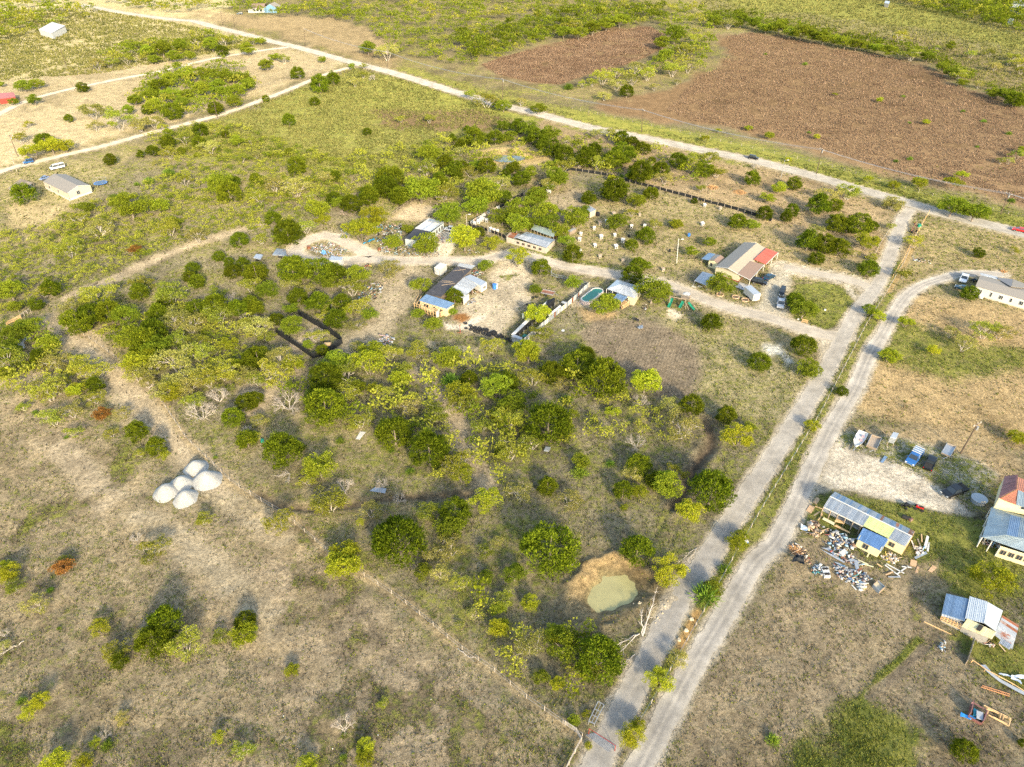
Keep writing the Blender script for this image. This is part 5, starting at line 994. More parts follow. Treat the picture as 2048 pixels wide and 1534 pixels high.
b.beam(a_-Vector((0,0,.15)),a_.lerp(b_,.5)-Vector((0,0,.15)),.14,M_WHITE,'header',.2); mb = MB(); mb.hexa([(*V3(f,540,395,0)[:2],.02),(*V3(f,1020,650,0)[:2],.02),(*V3(f,1120,480,0)[:2],.02),(*V3(f,640,250,0)[:2],.02)],[(*V3(f,540,395,0)[:2],.14),(*V3(f,1020,650,0)[:2],.14),(*V3(f,1120,480,0)[:2],.14),(*V3(f,640,250,0)[:2],.14)]); b.part(mb,'floor_slab',M_CONC)
g = V3(f,1495,585,2.75); mb = MB(); mb.slab([V3(f,1490,545,2.62),V3(f,1530,560,2.6),V3(f,1505,620,2.95),V3(f,1480,605,2.97)],.02); b.part(mb,'rust_patch',M_RUST)
# ---- large house at the right edge
f = C5; b = Bld('large_cream_house','large cream house with blue-grey metal roofs and red upper roof','house',C5(900,960))
MBG = m_sheet('blue_grey_roofing',(.27,.34,.38),None)
w0,w1,w2,w3 = V3(f,637,788,2.7),V3(f,735,480,2.9),V3(f,928,560,4.0),V3(f,885,765,4.0); b.roof([w1,w0,w3,w2],12,MBG); k1 = V3(f,1500,900,4.0); k0 = V3(f,1500,1085,2.7); kx = V3(f,1500,700,4.0)
b.roof([w0,k0,k1,w3],24,MBG); b.roof([V3(f,735,480,2.9),V3(f,1500,700,2.9),V3(f,1500,760,4.0),w2],1,MBG); b.roof([w3,k1,kx,w2],16,[MBG,MBG,M_BLUE])
u0,u1,u2 = V3(f,760,492,3.6),V3(f,1300,610,3.6),V3(f,850,168,3.6); zz = 5.6
b.wall(V3(f,760,490,3.0),V3(f,1300,600,3.0),2.9,zz,M_YELL); b.window(V3(f,760,490,3.0),V3(f,1300,600,3.0),.52,4.6,1.3,.9)
s0,s1,s2,s3 = V3(f,806,388,zz),V3(f,868,165,zz),V3(f,1002,152,6.7),V3(f,985,298,6.7); b.roof([s1,s0,s3,s2],8,M_REDD,'upper_roof_panel'); b.roof([V3(f,820,395,zz),V3(f,985,460,zz),V3(f,1080,420,zz+.3),V3(f,1000,300,6.7)],7,M_ORNG,'upper_roof_panel'); b.roof([V3(f,985,460,zz),V3(f,1350,560,zz),V3(f,1350,420,6.7),V3(f,1005,305,6.7)],12,MBG,'upper_roof_panel'); b.roof([V3(f,1400,330,6.7),V3(f,1005,175,6.7),V3(f,990,298,6.75),V3(f,1300,420,6.75)],9,M_ORNG,'upper_roof_panel')
xx0 = V3(f,812,392,zz); b.wall(xx0,V3(f,872,172,zz),2.8,zz-.02,M_CREAM)
c0_,c1_ = V3(f,828,880,2.7),V3(f,1500,1092,2.7); b.wall(c0_,c1_,0,2.65,M_YELL); 
for k in range(6): b.window(c0_,c1_,.08+k*.125,1.5,.75,.95,M_WOOD)
b.wall(V3(f,740,500,2.7),V3(f,642,780,2.7),0,.9,M_WHITE,'porch_rail',.08); b.wall(V3(f,760,560,2.7),V3(f,700,760,2.7),0,2.6,M_TAN)
for g in (w0,w1,w0.lerp(w1,.33),w0.lerp(w1,.66),V3(f,735,835,2.6),c0_): b.post((g.x,g.y),2.65,M_WHITE,.14)
# ---- patched shack
f = C6; b = Bld('patched_shack','sagging shack with patched blue, grey, yellow and rusty sheet roofs','shack',C6(900,950))
b.roof([V3(f,342,545,2.5),V3(f,785,688,2.5),V3(f,862,268,2.9),V3(f,430,163,2.9)],9,[M_BLUE,M_BLUE,m_sheet('faded_blue_sheet',(.24,.33,.44),(.30,.15,.10),.52)]); b.roof([V3(f,335,590,2.3),V3(f,780,705,2.3),V3(f,790,660,2.45),V3(f,345,540,2.45)],4,M_GALV,'eave_panel')
MSP = mat('pitted_sheet',(.44,.49,.53),.5,.2,.08,3.5,(.04,.05,.06),.62,spec=.4); b.roof([V3(f,788,638,2.7),V3(f,1165,735,2.7),V3(f,1215,318,3.1),V3(f,877,215,3.1)],5,MSP); b.roof([V3(f,1375,885,2.3),V3(f,1512,490,2.3),V3(f,1222,325,3.1),V3(f,1150,725,2.8)],5,MSP)
b.roof([V3(f,722,800,2.1),V3(f,1300,1035,2.1),V3(f,1388,905,2.75),V3(f,838,642,2.75)],15,m_sheet('pale_yellow_sheet',(.72,.66,.40)))
MRM = m_sheet('half_rusted_sheet',(.42,.44,.45),(.30,.11,.05),.5); b.roof([V3(f,1692,1228,1.9),V3(f,1822,772,1.9),V3(f,1505,580,2.3),V3(f,1350,955,2.3)],9,[MRM,M_GALV,M_RUST,MRM]); b.roof([V3(f,1440,1105,2.1),V3(f,1640,1240,2.0),V3(f,1700,1150,2.05),V3(f,1500,1020,2.15)],4,M_GALV)
mb = MB(); mb.slab([V3(f,990,850,2.62),V3(f,1075,890,2.60),V3(f,1150,795,2.80),V3(f,1060,752,2.82)],.03); b.part(mb,'skylight_opening',M_DARK)  # dark plate on the solid roof, painted as shade in an opening
q = b.walls([V3(f,342,545,2.2),V3(f,1300,1035,2.2),V3(f,1512,490,2.2),V3(f,430,163,2.2)],0,2.1,mat('grey_shack_boards',(.30,.29,.27),.85,var=.2,scale=1.5),.5)
for t_ in (0,.5,1): b.beam(V3(f,340+t_*-20,600+t_*70,1.9-t_*.8),V3(f,720-t_*30,780+t_*60,1.9-t_*.8),.10,M_LUMB,'rafter')
for k in range(7): b.beam(V3(f,345+k*60,575+k*28,2.2),V3(f,310+k*60,660+k*28,1.0),.08,M_LUMB,'rafter')
for (x0,y0,x1,y1) in ((1430,1120,1575,1290),(1310,1010,1200,1100),(720,800,670,880)): b.beam(V3(f,x0,y0,2.0),V3(f,x1,y1,0),.12,M_WOOD,'prop')
# ---- white mobile home
f = D8; b = Bld('white_mobile_home','long white mobile home with tan roof and grey cross gable','mobile home',D8(1200,1050)); a_,b_ = V3(f,778,788,2.8),V3(f,2700,1330,2.8); e_ = V3(f,886,558,2.8); wv = (e_-a_); c_,d_ = b_+wv/2+Vector((0,0,.55)),a_+wv/2+Vector((0,0,.55)); b.roof([a_,b_,c_,d_],1,M_SHING,'roof',.12); b.roof([b_+wv,a_+wv,d_,c_],1,M_SHING,'roof',.12)
q = [Vector(p[:2]) for p in (a_,b_,b_+wv,a_+wv)]; cq = sum(q,Vector((0,0)))/4; q = [p+(cq-p).normalized()*.3 for p in q]; b.wall(q[0],q[1],.3,2.75,M_WHITE); b.gable(q[3],q[0],.3,2.7,3.2,M_WHITE); b.wall(q[1],q[2],.3,2.7,M_WHITE); b.wall(q[2],q[3],.3,2.75,M_WHITE); b.wall(q[0],q[1],0,.31,M_TAN,'skirting',.08)
for k,(fr,ww,hh) in enumerate(((.065,.8,1.0),(.20,.35,1.2),(.32,.8,1.0),(.44,.4,1.1),(.56,.8,1.0),(.7,.8,1.0),(.85,.8,1.0))): b.window(q[0],q[1],fr,1.6,ww,hh)
b.roof([V3(f,1608,640,2.9),V3(f,1268,600,2.9),V3(f,1285,640,2.95),V3(f,1560,800,3.75)],1,mat('dark_shingles',(.20,.20,.205),.9,var=.14,scale=5),'cross_gable_roof',.1); b.roof([V3(f,1562,800,3.75),V3(f,1800,830,3.5),V3(f,2000,790,2.9),V3(f,1615,642,2.9)],1,M_SHING,'cross_gable_roof',.1); b.roof([V3(f,895,552,2.75),V3(f,880,500,2.4),V3(f,1255,585,2.4),V3(f,1275,650,2.75)],8,MW,'awning_panel')
# ---- hillside house, carport, far roofs
f = C7; b = Bld('tan_hillside_house','tan house with cross-gabled grey roof and white skirting at the left','house',C7(1180,840)); a_,b_,c_,d_ = V3(f,735,535,2.9),V3(f,1148,737,2.9),V3(f,1335,608,4.0),V3(f,915,405,4.0); e_,g_ = V3(f,1537,602,2.9),V3(f,1200,395,2.9); b.roof([a_,b_,c_,d_],1,M_SHING,'roof',.12); b.roof([e_,e_+(a_-b_),d_,c_],1,M_SHING,'roof',.12); h0,h1 = V3(f,1330,470,3.9),V3(f,1180,525,3.9)
b.gable(b_+Vector((0,.3,0)),e_+Vector((-.3,.2,0)),.7,2.8,3.85,M_TAN); b.wall(a_,b_,.7,2.8,M_TAN); b.wall(b_+Vector((0,.3,0)),e_+Vector((-.3,.2,0)),0,.72,M_WHITE,'skirting',.18); b.wall(a_,b_,0,.72,M_WHITE,'skirting',.18); b.window(b_,e_,.42,1.9,1.1,1.2); b.window(a_,b_,.62,1.9); b.window(a_,b_,.25,1.7); b.wall(e_,e_+(a_-b_),.7,2.8,M_TAN); b.beam(b_,c_,.12,M_WHITE,'fascia'); b.beam(c_,e_,.12,M_WHITE,'fascia')
b = Bld('brown_carport','weathered brown carport left of the tan hillside house','carport',C7(300,800)); r4 = [V3(f,130,665,2.3),V3(f,370,640,2.3),V3(f,560,560,2.4),V3(f,350,492,2.4)]; b.roof(r4,6,M_WOOD)
for g in r4: b.post((g.x,g.y),2.3)
q = [V3(f,175,680,0),V3(f,330,850,0),V3(f,600,810,0)]; 
for i in range(2):
    b.beam(q[i]+Vector((0,0,1.0)),q[i+1]+Vector((0,0,1.0)),.12,M_WHITE,'rail')
    for k in range(5): g = q[i].lerp(q[i+1],k/4); b.post((g.x,g.y),1.1,M_WHITE,.12)
b = Bld('far_white_barn','wide low white-roofed barn far off at the top left','barn',A1(300,190)); r4 = [V3(A1,225,172,4),V3(A1,300,195,4),V3(A1,382,150,4.6),V3(A1,305,128,4.6)]; b.roof(r4,8,M_WHITE); b.walls(r4,0,3.9,M_WHITE,.3)
b = Bld('red_barn','small red-roofed barn at the far left edge','barn',A1(40,590)); r4 = [V3(A1,-10,580,2.6),V3(A1,92,568,2.6),V3(A1,80,540,3.2),V3(A1,-15,545,3.2)]; b.roof(r4,7,M_REDR); b.walls(r4,0,2.6,M_REDP,.3)
f = D7; b = Bld('blue_far_house','distant blue-walled house with brown roofs among trees','house',D7(1450,130)); a0_,a1_ = V3(f,1455,105,3.2),V3(f,1625,110,3.2); b.gable(a0_,a1_,0,3.2,6.2,mat('blue_siding',(.16,.30,.48),.7,var=.06)); rg_ = V3(f,1540,8,8.0)
w_ = a1_-a0_; back = Vector((w_.y*-.9,w_.x*.9,0)); pk = (a0_+a1_)/2+Vector((0,0,3.2)); b.roof([a0_,a0_+back,pk+back,pk],1,M_SHING,'roof',.2); b.roof([a1_+back,a1_,pk,pk+back],1,M_SHING,'roof',.2)
l0 = V3(f,1250,110,3.0); l1 = V3(f,1455,108,3.0); bk = Vector((0,14,0)); b.wall(l0,l1,0,3.0,M_WHITE); b.roof([l0,l1,l1+bk/2+Vector((0,0,2.6)),l0+bk/2+Vector((0,0,2.6))],1,M_SHINB,'roof',.2); b.roof([l1+bk,l0+bk,l0+bk/2+Vector((0,0,2.6)),l1+bk/2+Vector((0,0,2.6))],1,M_SHINB,'roof',.2)
for k in (.4,.6,.8): b.window(l0,l1,k,1.8,1.8,1.8)
b = Bld('far_white_house','distant pale house with white roof beyond the woods at top right','house',A3(2010,60)); r4 = [V3(A3,1960,40,4),V3(A3,2060,65,4),V3(A3,2080,15,5),V3(A3,1990,-5,5)]; b.roof(r4,4,M_WHITE); b.walls(r4,0,4,M_WHITE,.4)
b = Bld('far_white_shed','tiny distant white shed among the top right trees','shed',A3(1965,140)); r4 = [V3(A3,1948,128,3),V3(A3,1980,136,3),V3(A3,1985,120,3.4),V3(A3,1955,114,3.4)]; b.roof(r4,2,M_WHITE); b.walls(r4,0,3,M_WHITE,.3)
b = Bld('far_roof','half-hidden pale roof at the top edge beyond the thicket','shed',A3(1180,15)); r4 = [V3(A3,1165,18,3),V3(A3,1195,24,3),V3(A3,1200,8,3.5),V3(A3,1172,4,3.5)]; b.roof(r4,2,MW); b.walls(r4,0,3,M_TAN,.3)
# ---- white box trailer by the trash loop
f = D5; b = Bld('old_white_trailer','old white travel trailer parked below the loop of trash','trailer',D5(450,690)); q = [V3(f,365,640,2.5),V3(f,520,650,2.5),V3(f,550,605,2.5),V3(f,400,590,2.5)]; box_body(b,q,.5,2.5,M_WHITE,M_GALV); b.window(q[0],q[1],.75,1.4,.7,1.6,M_METAL,'door',M_WHITE); b.window(q[0],q[1],.3,1.7,.9,.6)
# ---- rusty flatbed and junk trailers near the left of the loop
for (pts,z,lab,m_) in (([(28,628),(85,640),(105,605),(50,598)],.9,'small pale flat trailer left of the junk-laden one',M_GALV),([(180,600),(300,610),(285,560),(215,552)],1.0,'junk-laden flat trailer at the west end of the loop',M_GALVD)):
    b = Bld('flat_trailer',lab,'trailer',A5(*pts[0])); q = [V3(A5,*p_,z) for p_ in pts]; box_body(b,q,.6,.95,m_,m_)
# ---- vehicles
M_TYRE = M_RUBBER; M_RIM = mat('wheel_rim',(.45,.46,.48),.35,.7); M_LAMP = mat('headlight_glass',(.75,.75,.72),.15); M_TAIL = mat('tail_light',(.4,.02,.02),.3)
def paint(name, col): return mat('paint_'+name, col, .28, .1, .04, .5, spec=.6)
def vehicle(name, label, cat, rear, front, m, kind='pickup', z=.5, L=None, group=None):
    a = G(*rear, z); b_ = G(*front, z); d = (b_-a); Lm = d.length; c = (a+b_)/2; L = L or {'pickup':5.6,'suv':4.7,'sedan':4.6,'van':5.3}[kind]; L = min(L, max(Lm*1.05, L*.80)); W_ = L*.36 if kind != 'sedan' else L*.38; W_ = min(W_, 2.0)
    root = empty(name, (c.x,c.y,0), label, cat, group, math.atan2(d.y,d.x)); s = L/5.0; h = W_/2
    def lp(x, y, z_): return (x*s, y, z_)
    # body side profile
    if kind == 'pickup': prof = [(-2.5,.45),(2.5,.45),(2.5,.78),(2.35,.98),(1.25,1.08),(-2.5,1.08)]; cab = [(-.75,1.06,-.68,1.72),(1.35,1.06,.70,1.72)]
    elif kind == 'suv': prof = [(-2.45,.45),(2.5,.45),(2.5,.80),(2.3,.98),(1.35,1.05),(-2.45,1.05)]; cab = [(-2.4,1.03,-2.1,1.70),(1.45,1.03,.75,1.68)]
    elif kind == 'van': prof = [(-2.5,.4),(2.5,.4),(2.5,.85),(2.3,1.15),(-2.5,1.15)]; cab = [(-2.48,1.13,-2.4,1.95),(2.2,1.13,1.3,1.93)]
    else: prof = [(-2.45,.38),(2.5,.38),(2.5,.66),(2.3,.82),(1.2,.92),(-1.7,.95),(-2.4,.88)]; cab = [(-1.75,.92,-1.0,1.36),(1.35,.90,.45,1.36)]
    mb = MB(); n = len(prof); mb.v = [(x*s,-h*.97,z_) for x,z_ in prof]+[(x*s,h*.97,z_) for x,z_ in prof]; mb.f = [tuple(range(n)), tuple(reversed(range(n,2*n)))]+[(i,n+i,n+(i+1)%n,(i+1)%n) for i in range(n)]
    o = mb.build('body', m, root); md = o.modifiers.new('bevel','BEVEL'); md.width = .09; md.segments = 2
    (xa,za,xa2,zt),(xb,zb,xb2,_) = cab; mb = MB(); mb.hexa([(xa*s,-h*.90,za),(xb*s,-h*.90,zb),(xb*s,h*.90,zb),(xa*s,h*.90,za)],[(xa2*s,-h*.74,zt),(xb2*s,-h*.74,zt),(xb2*s,h*.74,zt),(xa2*s,h*.74,zt)]); mb.build('windows', M_GLASS, root)
    mb = MB(); mb.box(((xa2+xb2)/2*s,0,zt+.02),((xb2-xa2)*s+.06,h*1.52,.07)); mb.build('cab_roof', m, root)
    mb = MB()
    for xx,xt in ((xa,xa2),(xb,xb2)):
        for sg in (-1,1): mb.bar((xx*s,sg*h*.90,za),(xt*s,sg*h*.75,zt),.07)
    xm = (xa+xb)/2
    for sg in (-1,1): mb.bar((xm*s,sg*h*.91,za),(((xa2+xb2)/2)*s,sg*h*.755,zt),.08)
    mb.build('pillar', m, root)
    if kind == 'pickup':
        mb = MB(); mb.box((-1.62*s,0,1.085),(1.55*s,h*1.62,.02)); mb.build('cargo_bed', M_DARK, root)
        for sg in (-1,1): MB().box((-1.62*s,sg*h*.90,1.13),(1.72*s,.10,.12)).build('bed_side', m, root)
    for x in (-1.55,1.6):
        for sg in (-1,1):
            mb = MB(); mb.tube((x*s,sg*(h-.20),.36),(x*s,sg*(h+.02),.36),.36,n=14); t_ = mb.build('wheel', M_TYRE, root); MB().tube((x*s,sg*(h-.02),.36),(x*s,sg*(h+.035),.36),.21,n=10).build('rim', M_RIM, t_)
    for sg in (-1,1): MB().box((2.49*s,sg*h*.72,.76),(.08,.34,.16)).build('headlight', M_LAMP, root); MB().box((-2.5*s if kind != 'sedan' else -2.42*s,sg*h*.82,.85),(.06,.18,.2)).build('tail_light', M_TAIL, root)
    MB().box((2.52*s,0,.52),(.10,h*1.8,.16)).build('bumper', M_METAL, root)
    for sg in (-1,1): MB().box((1.05*s,sg*(h+.08),1.12),(.12,.18,.14)).build('mirror', m, root)
    return root
K = paint('black',(.012,.013,.016)); SV = paint('silver',(.40,.42,.45)); WP = paint('white',(.72,.73,.74)); BL_ = paint('blue',(.03,.13,.36)); NV = paint('navy',(.012,.05,.09)); RD = paint('red',(.50,.02,.02))
vehicle('silver_pickup','silver crew-cab pickup parked on the gravel facing the viewer','pickup',(1562.5,594),(1560,620),SV,'pickup')
vehicle('black_offroader','black off-road vehicle parked right behind the silver pickup','off-roader',(1567,576),(1562,593),K,'suv',L=4.2)
vehicle('black_suv','black suv nose-out beside the flower bed of the tan house','suv',C3(1520,850),C3(1800,915),K,'suv')
vehicle('dark_sedan','dark blue sedan parked beyond the black suv','car',C3(1760,835),C3(1925,745),NV,'sedan')
vehicle('white_pickup','white pickup parked at the end of the white-roofed shed','pickup',A5(1672,408),A5(1572,395),WP,'pickup')
vehicle('black_pickup','black pickup parked alone on the pale gravel yard','pickup',C2(1330,1165),C2(905,1320),K,'pickup',.7)
vehicle('black_covered_pickup','black pickup with grey bed cover next to the blue rack truck','pickup',C2(560,800),C2(680,540),K,'pickup',.7); g = G(*C2(600,690),1.2)
vehicle('white_parked_pickup','white pickup parked beside the white mobile home','pickup',D8(570,530),D8(480,720),WP,'pickup')
vehicle('dark_teal_sedan','dark teal sedan parked across in front of the white pickup','car',D8(620,870),D8(345,800),NV,'sedan')
vehicle('red_car','bright red car on the county road at the right edge','car',E8(2075,858),E8(1972,838),RD,'sedan',L=5)
vehicle('black_road_car','black car driving along the distant county road','car',E8(252,374),E8(315,384),K,'suv')
vehicle('blue_lane_car','blue car on the pale lane at the far left','car',C7(555,195),C7(410,225),BL_,'suv')
vehicle('white_van','white van parked between the lane and the hillside house','van',C7(1110,270),C7(850,330),WP,'van')
vehicle('blue_yard_car','faded blue car half hidden behind the hillside house','car',C7(830,460),C7(690,510),paint('faded_blue',(.20,.27,.45)),'sedan')
vehicle('silver_blue_suv','silver suv with dark windows beside the brown carport','suv',C7(400,600),C7(620,700),SV,'suv')
vehicle('far_parked_car','small dark car parked by the distant blue house','car',D7(1195,175),D7(1105,180),NV,'suv')
# blue rack truck
r_ = vehicle('blue_rack_truck','blue pickup carrying a wide rack with silver crossbars','pickup',C2(400,410),C2(190,690),BL_,'pickup',.7)
for i,(x) in enumerate((-2.3,-1.6,-.9,-.2)): MB().box((x,0,1.86),(.14,1.9,.08)).build('rack_bar', M_WHITE, r_)
MB().box((-1.25,0,1.8),(2.3,1.75,.05)).build('rack_sheet', M_BLUE, r_)
for x in (-2.3,-.2):
    for y in (-.85,.85): MB().box((x,y,1.45),(.07,.07,.75)).build('rack_post', M_METAL, r_)
# boat
b = empty('white_boat',(*G(*B4(742,245),.5)[:2],0),'white open motorboat on a trailer among the parked things','boat',rz=0); d = G(*B4(712,300),.8)-G(*B4(775,190),.8); b.rotation_euler.z = math.atan2(d.y,d.x); Lb = d.length*.5
st = [(-1,.9,.55),(-.3,1.0,.5),(.4,.9,.5),(.8,.55,.6),(1.05,.06,.9)]; mb = MB()
for x,wb,zb in st: mb.v += [(x*Lb,-wb*1.05,1.25),(x*Lb,-wb*.55,zb),(x*Lb,wb*.55,zb),(x*Lb,wb*1.05,1.25)]
for i in range(4): mb.f += [(4*i+j,4*i+4+j,4*i+5+j,4*i+1+j) for j in range(3)]
mb.f.append((0,1,2,3)); mb.build('hull', WP, b)
mb = MB()
for x,wb,zb in st: mb.v += [(x*Lb*.94,-wb*.95,.95),(x*Lb*.94,wb*.95,.95)]
mb.f = [(2*i,2*i+1,2*i+3,2*i+2) for i in range(4)]; mb.build('deck', M_WHITE, b)
for x in (-.45,.1): MB().box((x*Lb,.35,1.15),(.5,.5,.35)).build('seat', mat('seat_vinyl',(.42,.30,.33),.6), b)
MB().box((.1*Lb,-.4,1.3),(.6,.5,.6)).build('console', M_WHITE, b); MB().box((-1.08*Lb,0,1.1),(.35,.4,.9)).build('outboard_motor', M_RUBBER, b)
for sg in (-1,1): MB().bar((-Lb*.7,sg*.5,.45),(Lb*1.4,0 if sg > 0 else -.02,.45),.1).build('trailer_rail', M_METAL, b); MB().tube((-.2,sg*.95,.32),(-.2,sg*1.12,.32),.32,n=12).build('wheel', M_RUBBER, b)
# open trailers
def open_trailer(label, rear, front, wd, m, side=.45, z=.7):
    a = G(*rear,z); c = G(*front,z); d = c-a; L = d.length; mid = (a+c)/2; r = empty('utility_trailer',(mid.x,mid.y,0),label,'trailer',rz=math.atan2(d.y,d.x))
    MB().box((0,0,.6),(L,wd,.1)).build('bed', m, r)
    for sg in (-1,1): MB().box((0,sg*wd/2,.6+side/2),(L,.08,side)).build('side_rail', M_METAL, r); MB().tube((-.2,sg*(wd/2+.05),.32),(-.2,sg*(wd/2+.25),.32),.32,n=12).build('wheel', M_RUBBER, r)
    for sx in (-1,1): MB().box((sx*L/2,0,.6+side/2),(.08,wd,side)).build('end_rail', M_WOOD, r)
    MB().bar((L/2,wd*.3,.5),(L/2+1.2,0,.45),.1).build('tongue', M_METAL, r); return r
t_ = open_trailer('open wooden-bed utility trailer right of the white boat',B4(880,215),B4(840,300),2.0,M_WOOD)
open_trailer('long trailer loaded with dark pipes near the utility pole',C2(1050,310),C2(930,510),1.7,M_METAL,.3)
t3 = open_trailer('rusty car-hauling trailer beyond the kennel run',D2(860,230),D2(1110,280),2.0,M_RUST,.3)
b = Bld('camper_shell_stand','small grey box cabin on legs right of the utility trailer','box cabin',B4(1015,270)); q = [V3(B4,990,215,2.4),V3(B4,1035,228,2.4),V3(B4,1058,185,2.4),V3(B4,1015,175,2.4)]; box_body(b,q,1.0,2.4,M_GALV,MW,False)
for g in q: b.post((g.x,g.y),1.05,M_WOOD,.1,'leg')
b = Bld('fallen_blue_sheet','blue-grey sheet lying flat on the pale yard','sheet',B4(940,390)); b.roof([V3(B4,912,412,.1),V3(B4,932,418,.1),V3(B4,970,370,.12),V3(B4,945,360,.12)],1,M_BLUE,'sheet',.03)
def quad_bike(label, p, rz, m, cat='quad bike'):
    g = G(*p); r = empty('quad_bike',(g.x,g.y,0),label,cat,rz=rz); MB().box((0,0,.62),(1.3,.5,.28)).build('body', m, r); MB().box((-.2,0,.82),(.7,.34,.12)).build('seat', M_RUBBER, r); MB().bar((.35,-.4,1.0),(.35,.4,1.0),.05).build('handlebar', M_METAL, r); MB().bar((.45,0,.7),(.35,0,1.0),.06).build('steering_column', M_METAL, r)
    for x in (-.55,.6):
        for sg in (-1,1): MB().tube((x,sg*.36,.28),(x,sg*.6,.28),.28,n=10).build('wheel', M_RUBBER, r)
quad_bike('dark quad bike left of the red one on the yard edge',B4(1112,768),.5,K); quad_bike('red quad bike standing on the yard edge',B4(1218,785),2.6,RD); quad_bike('navy quad bike parked at the end of the mobile home',D8(740,690),.3,NV)
# ---------------------------------------------------------------- gravel mounds, rocks
M_WGRAV = mat('white_gravel', (.34,.335,.31), .95, var=.30, scale=5, bump=.10); M_ROCK = mat('limestone', (.48,.40,.28), .9, var=.2, scale=2, bump=.03, rnd=.15)
def mound(name, px, py, rpx, hgt_, m, label, cat='gravel mound', group=None, seed=1):
    g = G(px,py,hgt_*.3); R = rpx*depth(px,py)/FOC*1.12; z0 = H1(g.x,g.y); V = []; F = []; nr_, ns = 18, 56
    a, r = np.meshgrid(np.linspace(0,2*math.pi,ns,endpoint=False), np.linspace(0,1,nr_)); rr = r*R*(1+.05*np.sin(a*2+seed)+.03*np.sin(a*5+seed*2))
    x = g.x+rr*np.cos(a); y = g.y+rr*np.sin(a); z = z0-.05+hgt_*(np.cos(np.clip(r,0,1)*math.pi)*.5+.5)**.8+(fbm(x,y,.9,4,seed)-.5)*.20-(r > .98)*.3
    idx = np.arange(nr_*ns).reshape(nr_,ns); nx = np.roll(idx,-1,1); F = np.stack([idx[:-1],idx[1:],nx[1:],nx[:-1]],-1).reshape(-1,4)
    me = mesh_np(name, np.stack([x,y,z],-1).reshape(-1,3)-np.array([g.x,g.y,z0]), F, m); me.polygons.foreach_set('use_smooth', np.ones(len(F),bool))
    return tag(put(name, me, None, (g.x,g.y,z0)), label, cat, group)
for i,(x,y,r,l) in enumerate(((1565,690,90,'white gravel mound farthest back of the five heaps'),(1650,785,112,'largest white gravel mound at the right of the five heaps'),(1450,815,92,'middle white gravel mound between the left and right heaps'),(1325,885,98,'leftmost white gravel mound of the five heaps'),(1480,935,92,'nearest white gravel mound at the front of the five heaps'))):
    p_ = B1(x,y); mound('gravel_mound', p_[0], p_[1], r/3.994*1.05, 2.0 if i != 1 else 2.4, M_WGRAV, l, group='white gravel mounds', seed=i+1)
def rock(px, py, s, label, seed=0, m=None):
    g = G(px,py); rg = random.Random(seed+int(px)); mb = MB(); n = 7; lo = []; hi = []
    for k in range(n): t = 2*math.pi*k/n; r = s*rg.uniform(.8,1.2); lo.append((r*math.cos(t),r*.75*math.sin(t),-.1)); hi.append((r*.6*math.cos(t),r*.45*math.sin(t),s*rg.uniform(.5,.8)))
    mb.v = lo+hi; mb.f = [(i,(i+1)%n,n+(i+1)%n,n+i) for i in range(n)]+[tuple(range(n,2*n))]; o = mb.build('rock', m or M_ROCK); o.location = (g.x,g.y,H1(g.x,g.y)); reg(o,label,'rock',px,py,'pale rocks'); return o
for x,y,s in ((885,497,.75),(850,488,.4),(1045,520,.5),(1030,560,.5),(1000,590,.45),(1062,488,.35),(985,620,.4),(1215,600,1.0),(1180,670,.9),(1135,730,.9),(1010,600,.3)): rock(*B7(x,y),s*.5,'pale rock')
# ---------------------------------------------------------------- fences
def fence(name, label, pts, spacing, h, pm=M_WOOD, pw=.11, wires=0, panel=None, rails=0, cat='fence', wm=M_METAL, group=None, lean=.03):
    P = [G(*p) for p in pts]; o = P[0]; root = empty(name, (o.x,o.y,0), label, cat, group); L = [0]
    for a,b_ in zip(P[:-1],P[1:]): L.append(L[-1]+(b_-a).length)
    n = max(1,round(L[-1]/spacing)); rg = random.Random(len(pts)+int(o.x)); Q = []
    for k in range(n+1):
        t = L[-1]*k/n; i = min(len(P)-2, next((j for j in range(len(P)-1) if L[j+1] >= t-1e-6), len(P)-2)); q = P[i].lerp(P[i+1],(t-L[i])/max(L[i+1]-L[i],1e-6)); Q.append(Vector((q.x,q.y,H1(q.x,q.y))))
    pmesh = MB().box((0,0,h/2-.15),(pw,pw,h+.3)).mesh('post',pm)
    for q in Q:
        po = put('post',pmesh,root,(q.x-o.x,q.y-o.y,q.z)); po.rotation_euler = (rg.uniform(-lean,lean),rg.uniform(-lean,lean),rg.uniform(0,.4)); po.scale = (1,1,rg.uniform(.92,1.08))
    off = (o.x,o.y,0)
    for w_ in range(wires):
        mb = MB(); z = h*(.25+.68*w_/max(1,wires-1))
        for a,b_ in zip(Q[:-1],Q[1:]): mb.tube(a+Vector((0,0,z)),b_+Vector((0,0,z)),.014,n=3,cap=False)
        mb.build('wire',wm,root,off)
    for r_ in range(rails):
        z = h*(.35+.58*r_/max(1,rails-1)) if rails > 1 else h*.9
        for a,b_ in zip(Q[:-1],Q[1:]): MB().bar(a+Vector((0,0,z)),b_+Vector((0,0,z)),.07,.13).build('rail',pm,root,off)
    if panel:
        ms = panel if isinstance(panel,list) else [panel]
        for a,b_ in zip(Q[:-1],Q[1:]):
            d = (b_-a); nrm = Vector((-d.y,d.x,0)).normalized()*.06; hh = h*rg.uniform(.86,.98); mb = MB(); mb.hexa([a+nrm*.5+Vector((0,0,.03)),b_+nrm*.5+Vector((0,0,.03)),b_+nrm+Vector((0,0,.03)),a+nrm+Vector((0,0,.03))],[a+nrm*.5+Vector((0,0,hh)),b_+nrm*.5+Vector((0,0,hh)),b_+nrm+Vector((0,0,hh)),a+nrm+Vector((0,0,hh))]); mb.build('panel',rg.choice(ms),root,off)
    return root
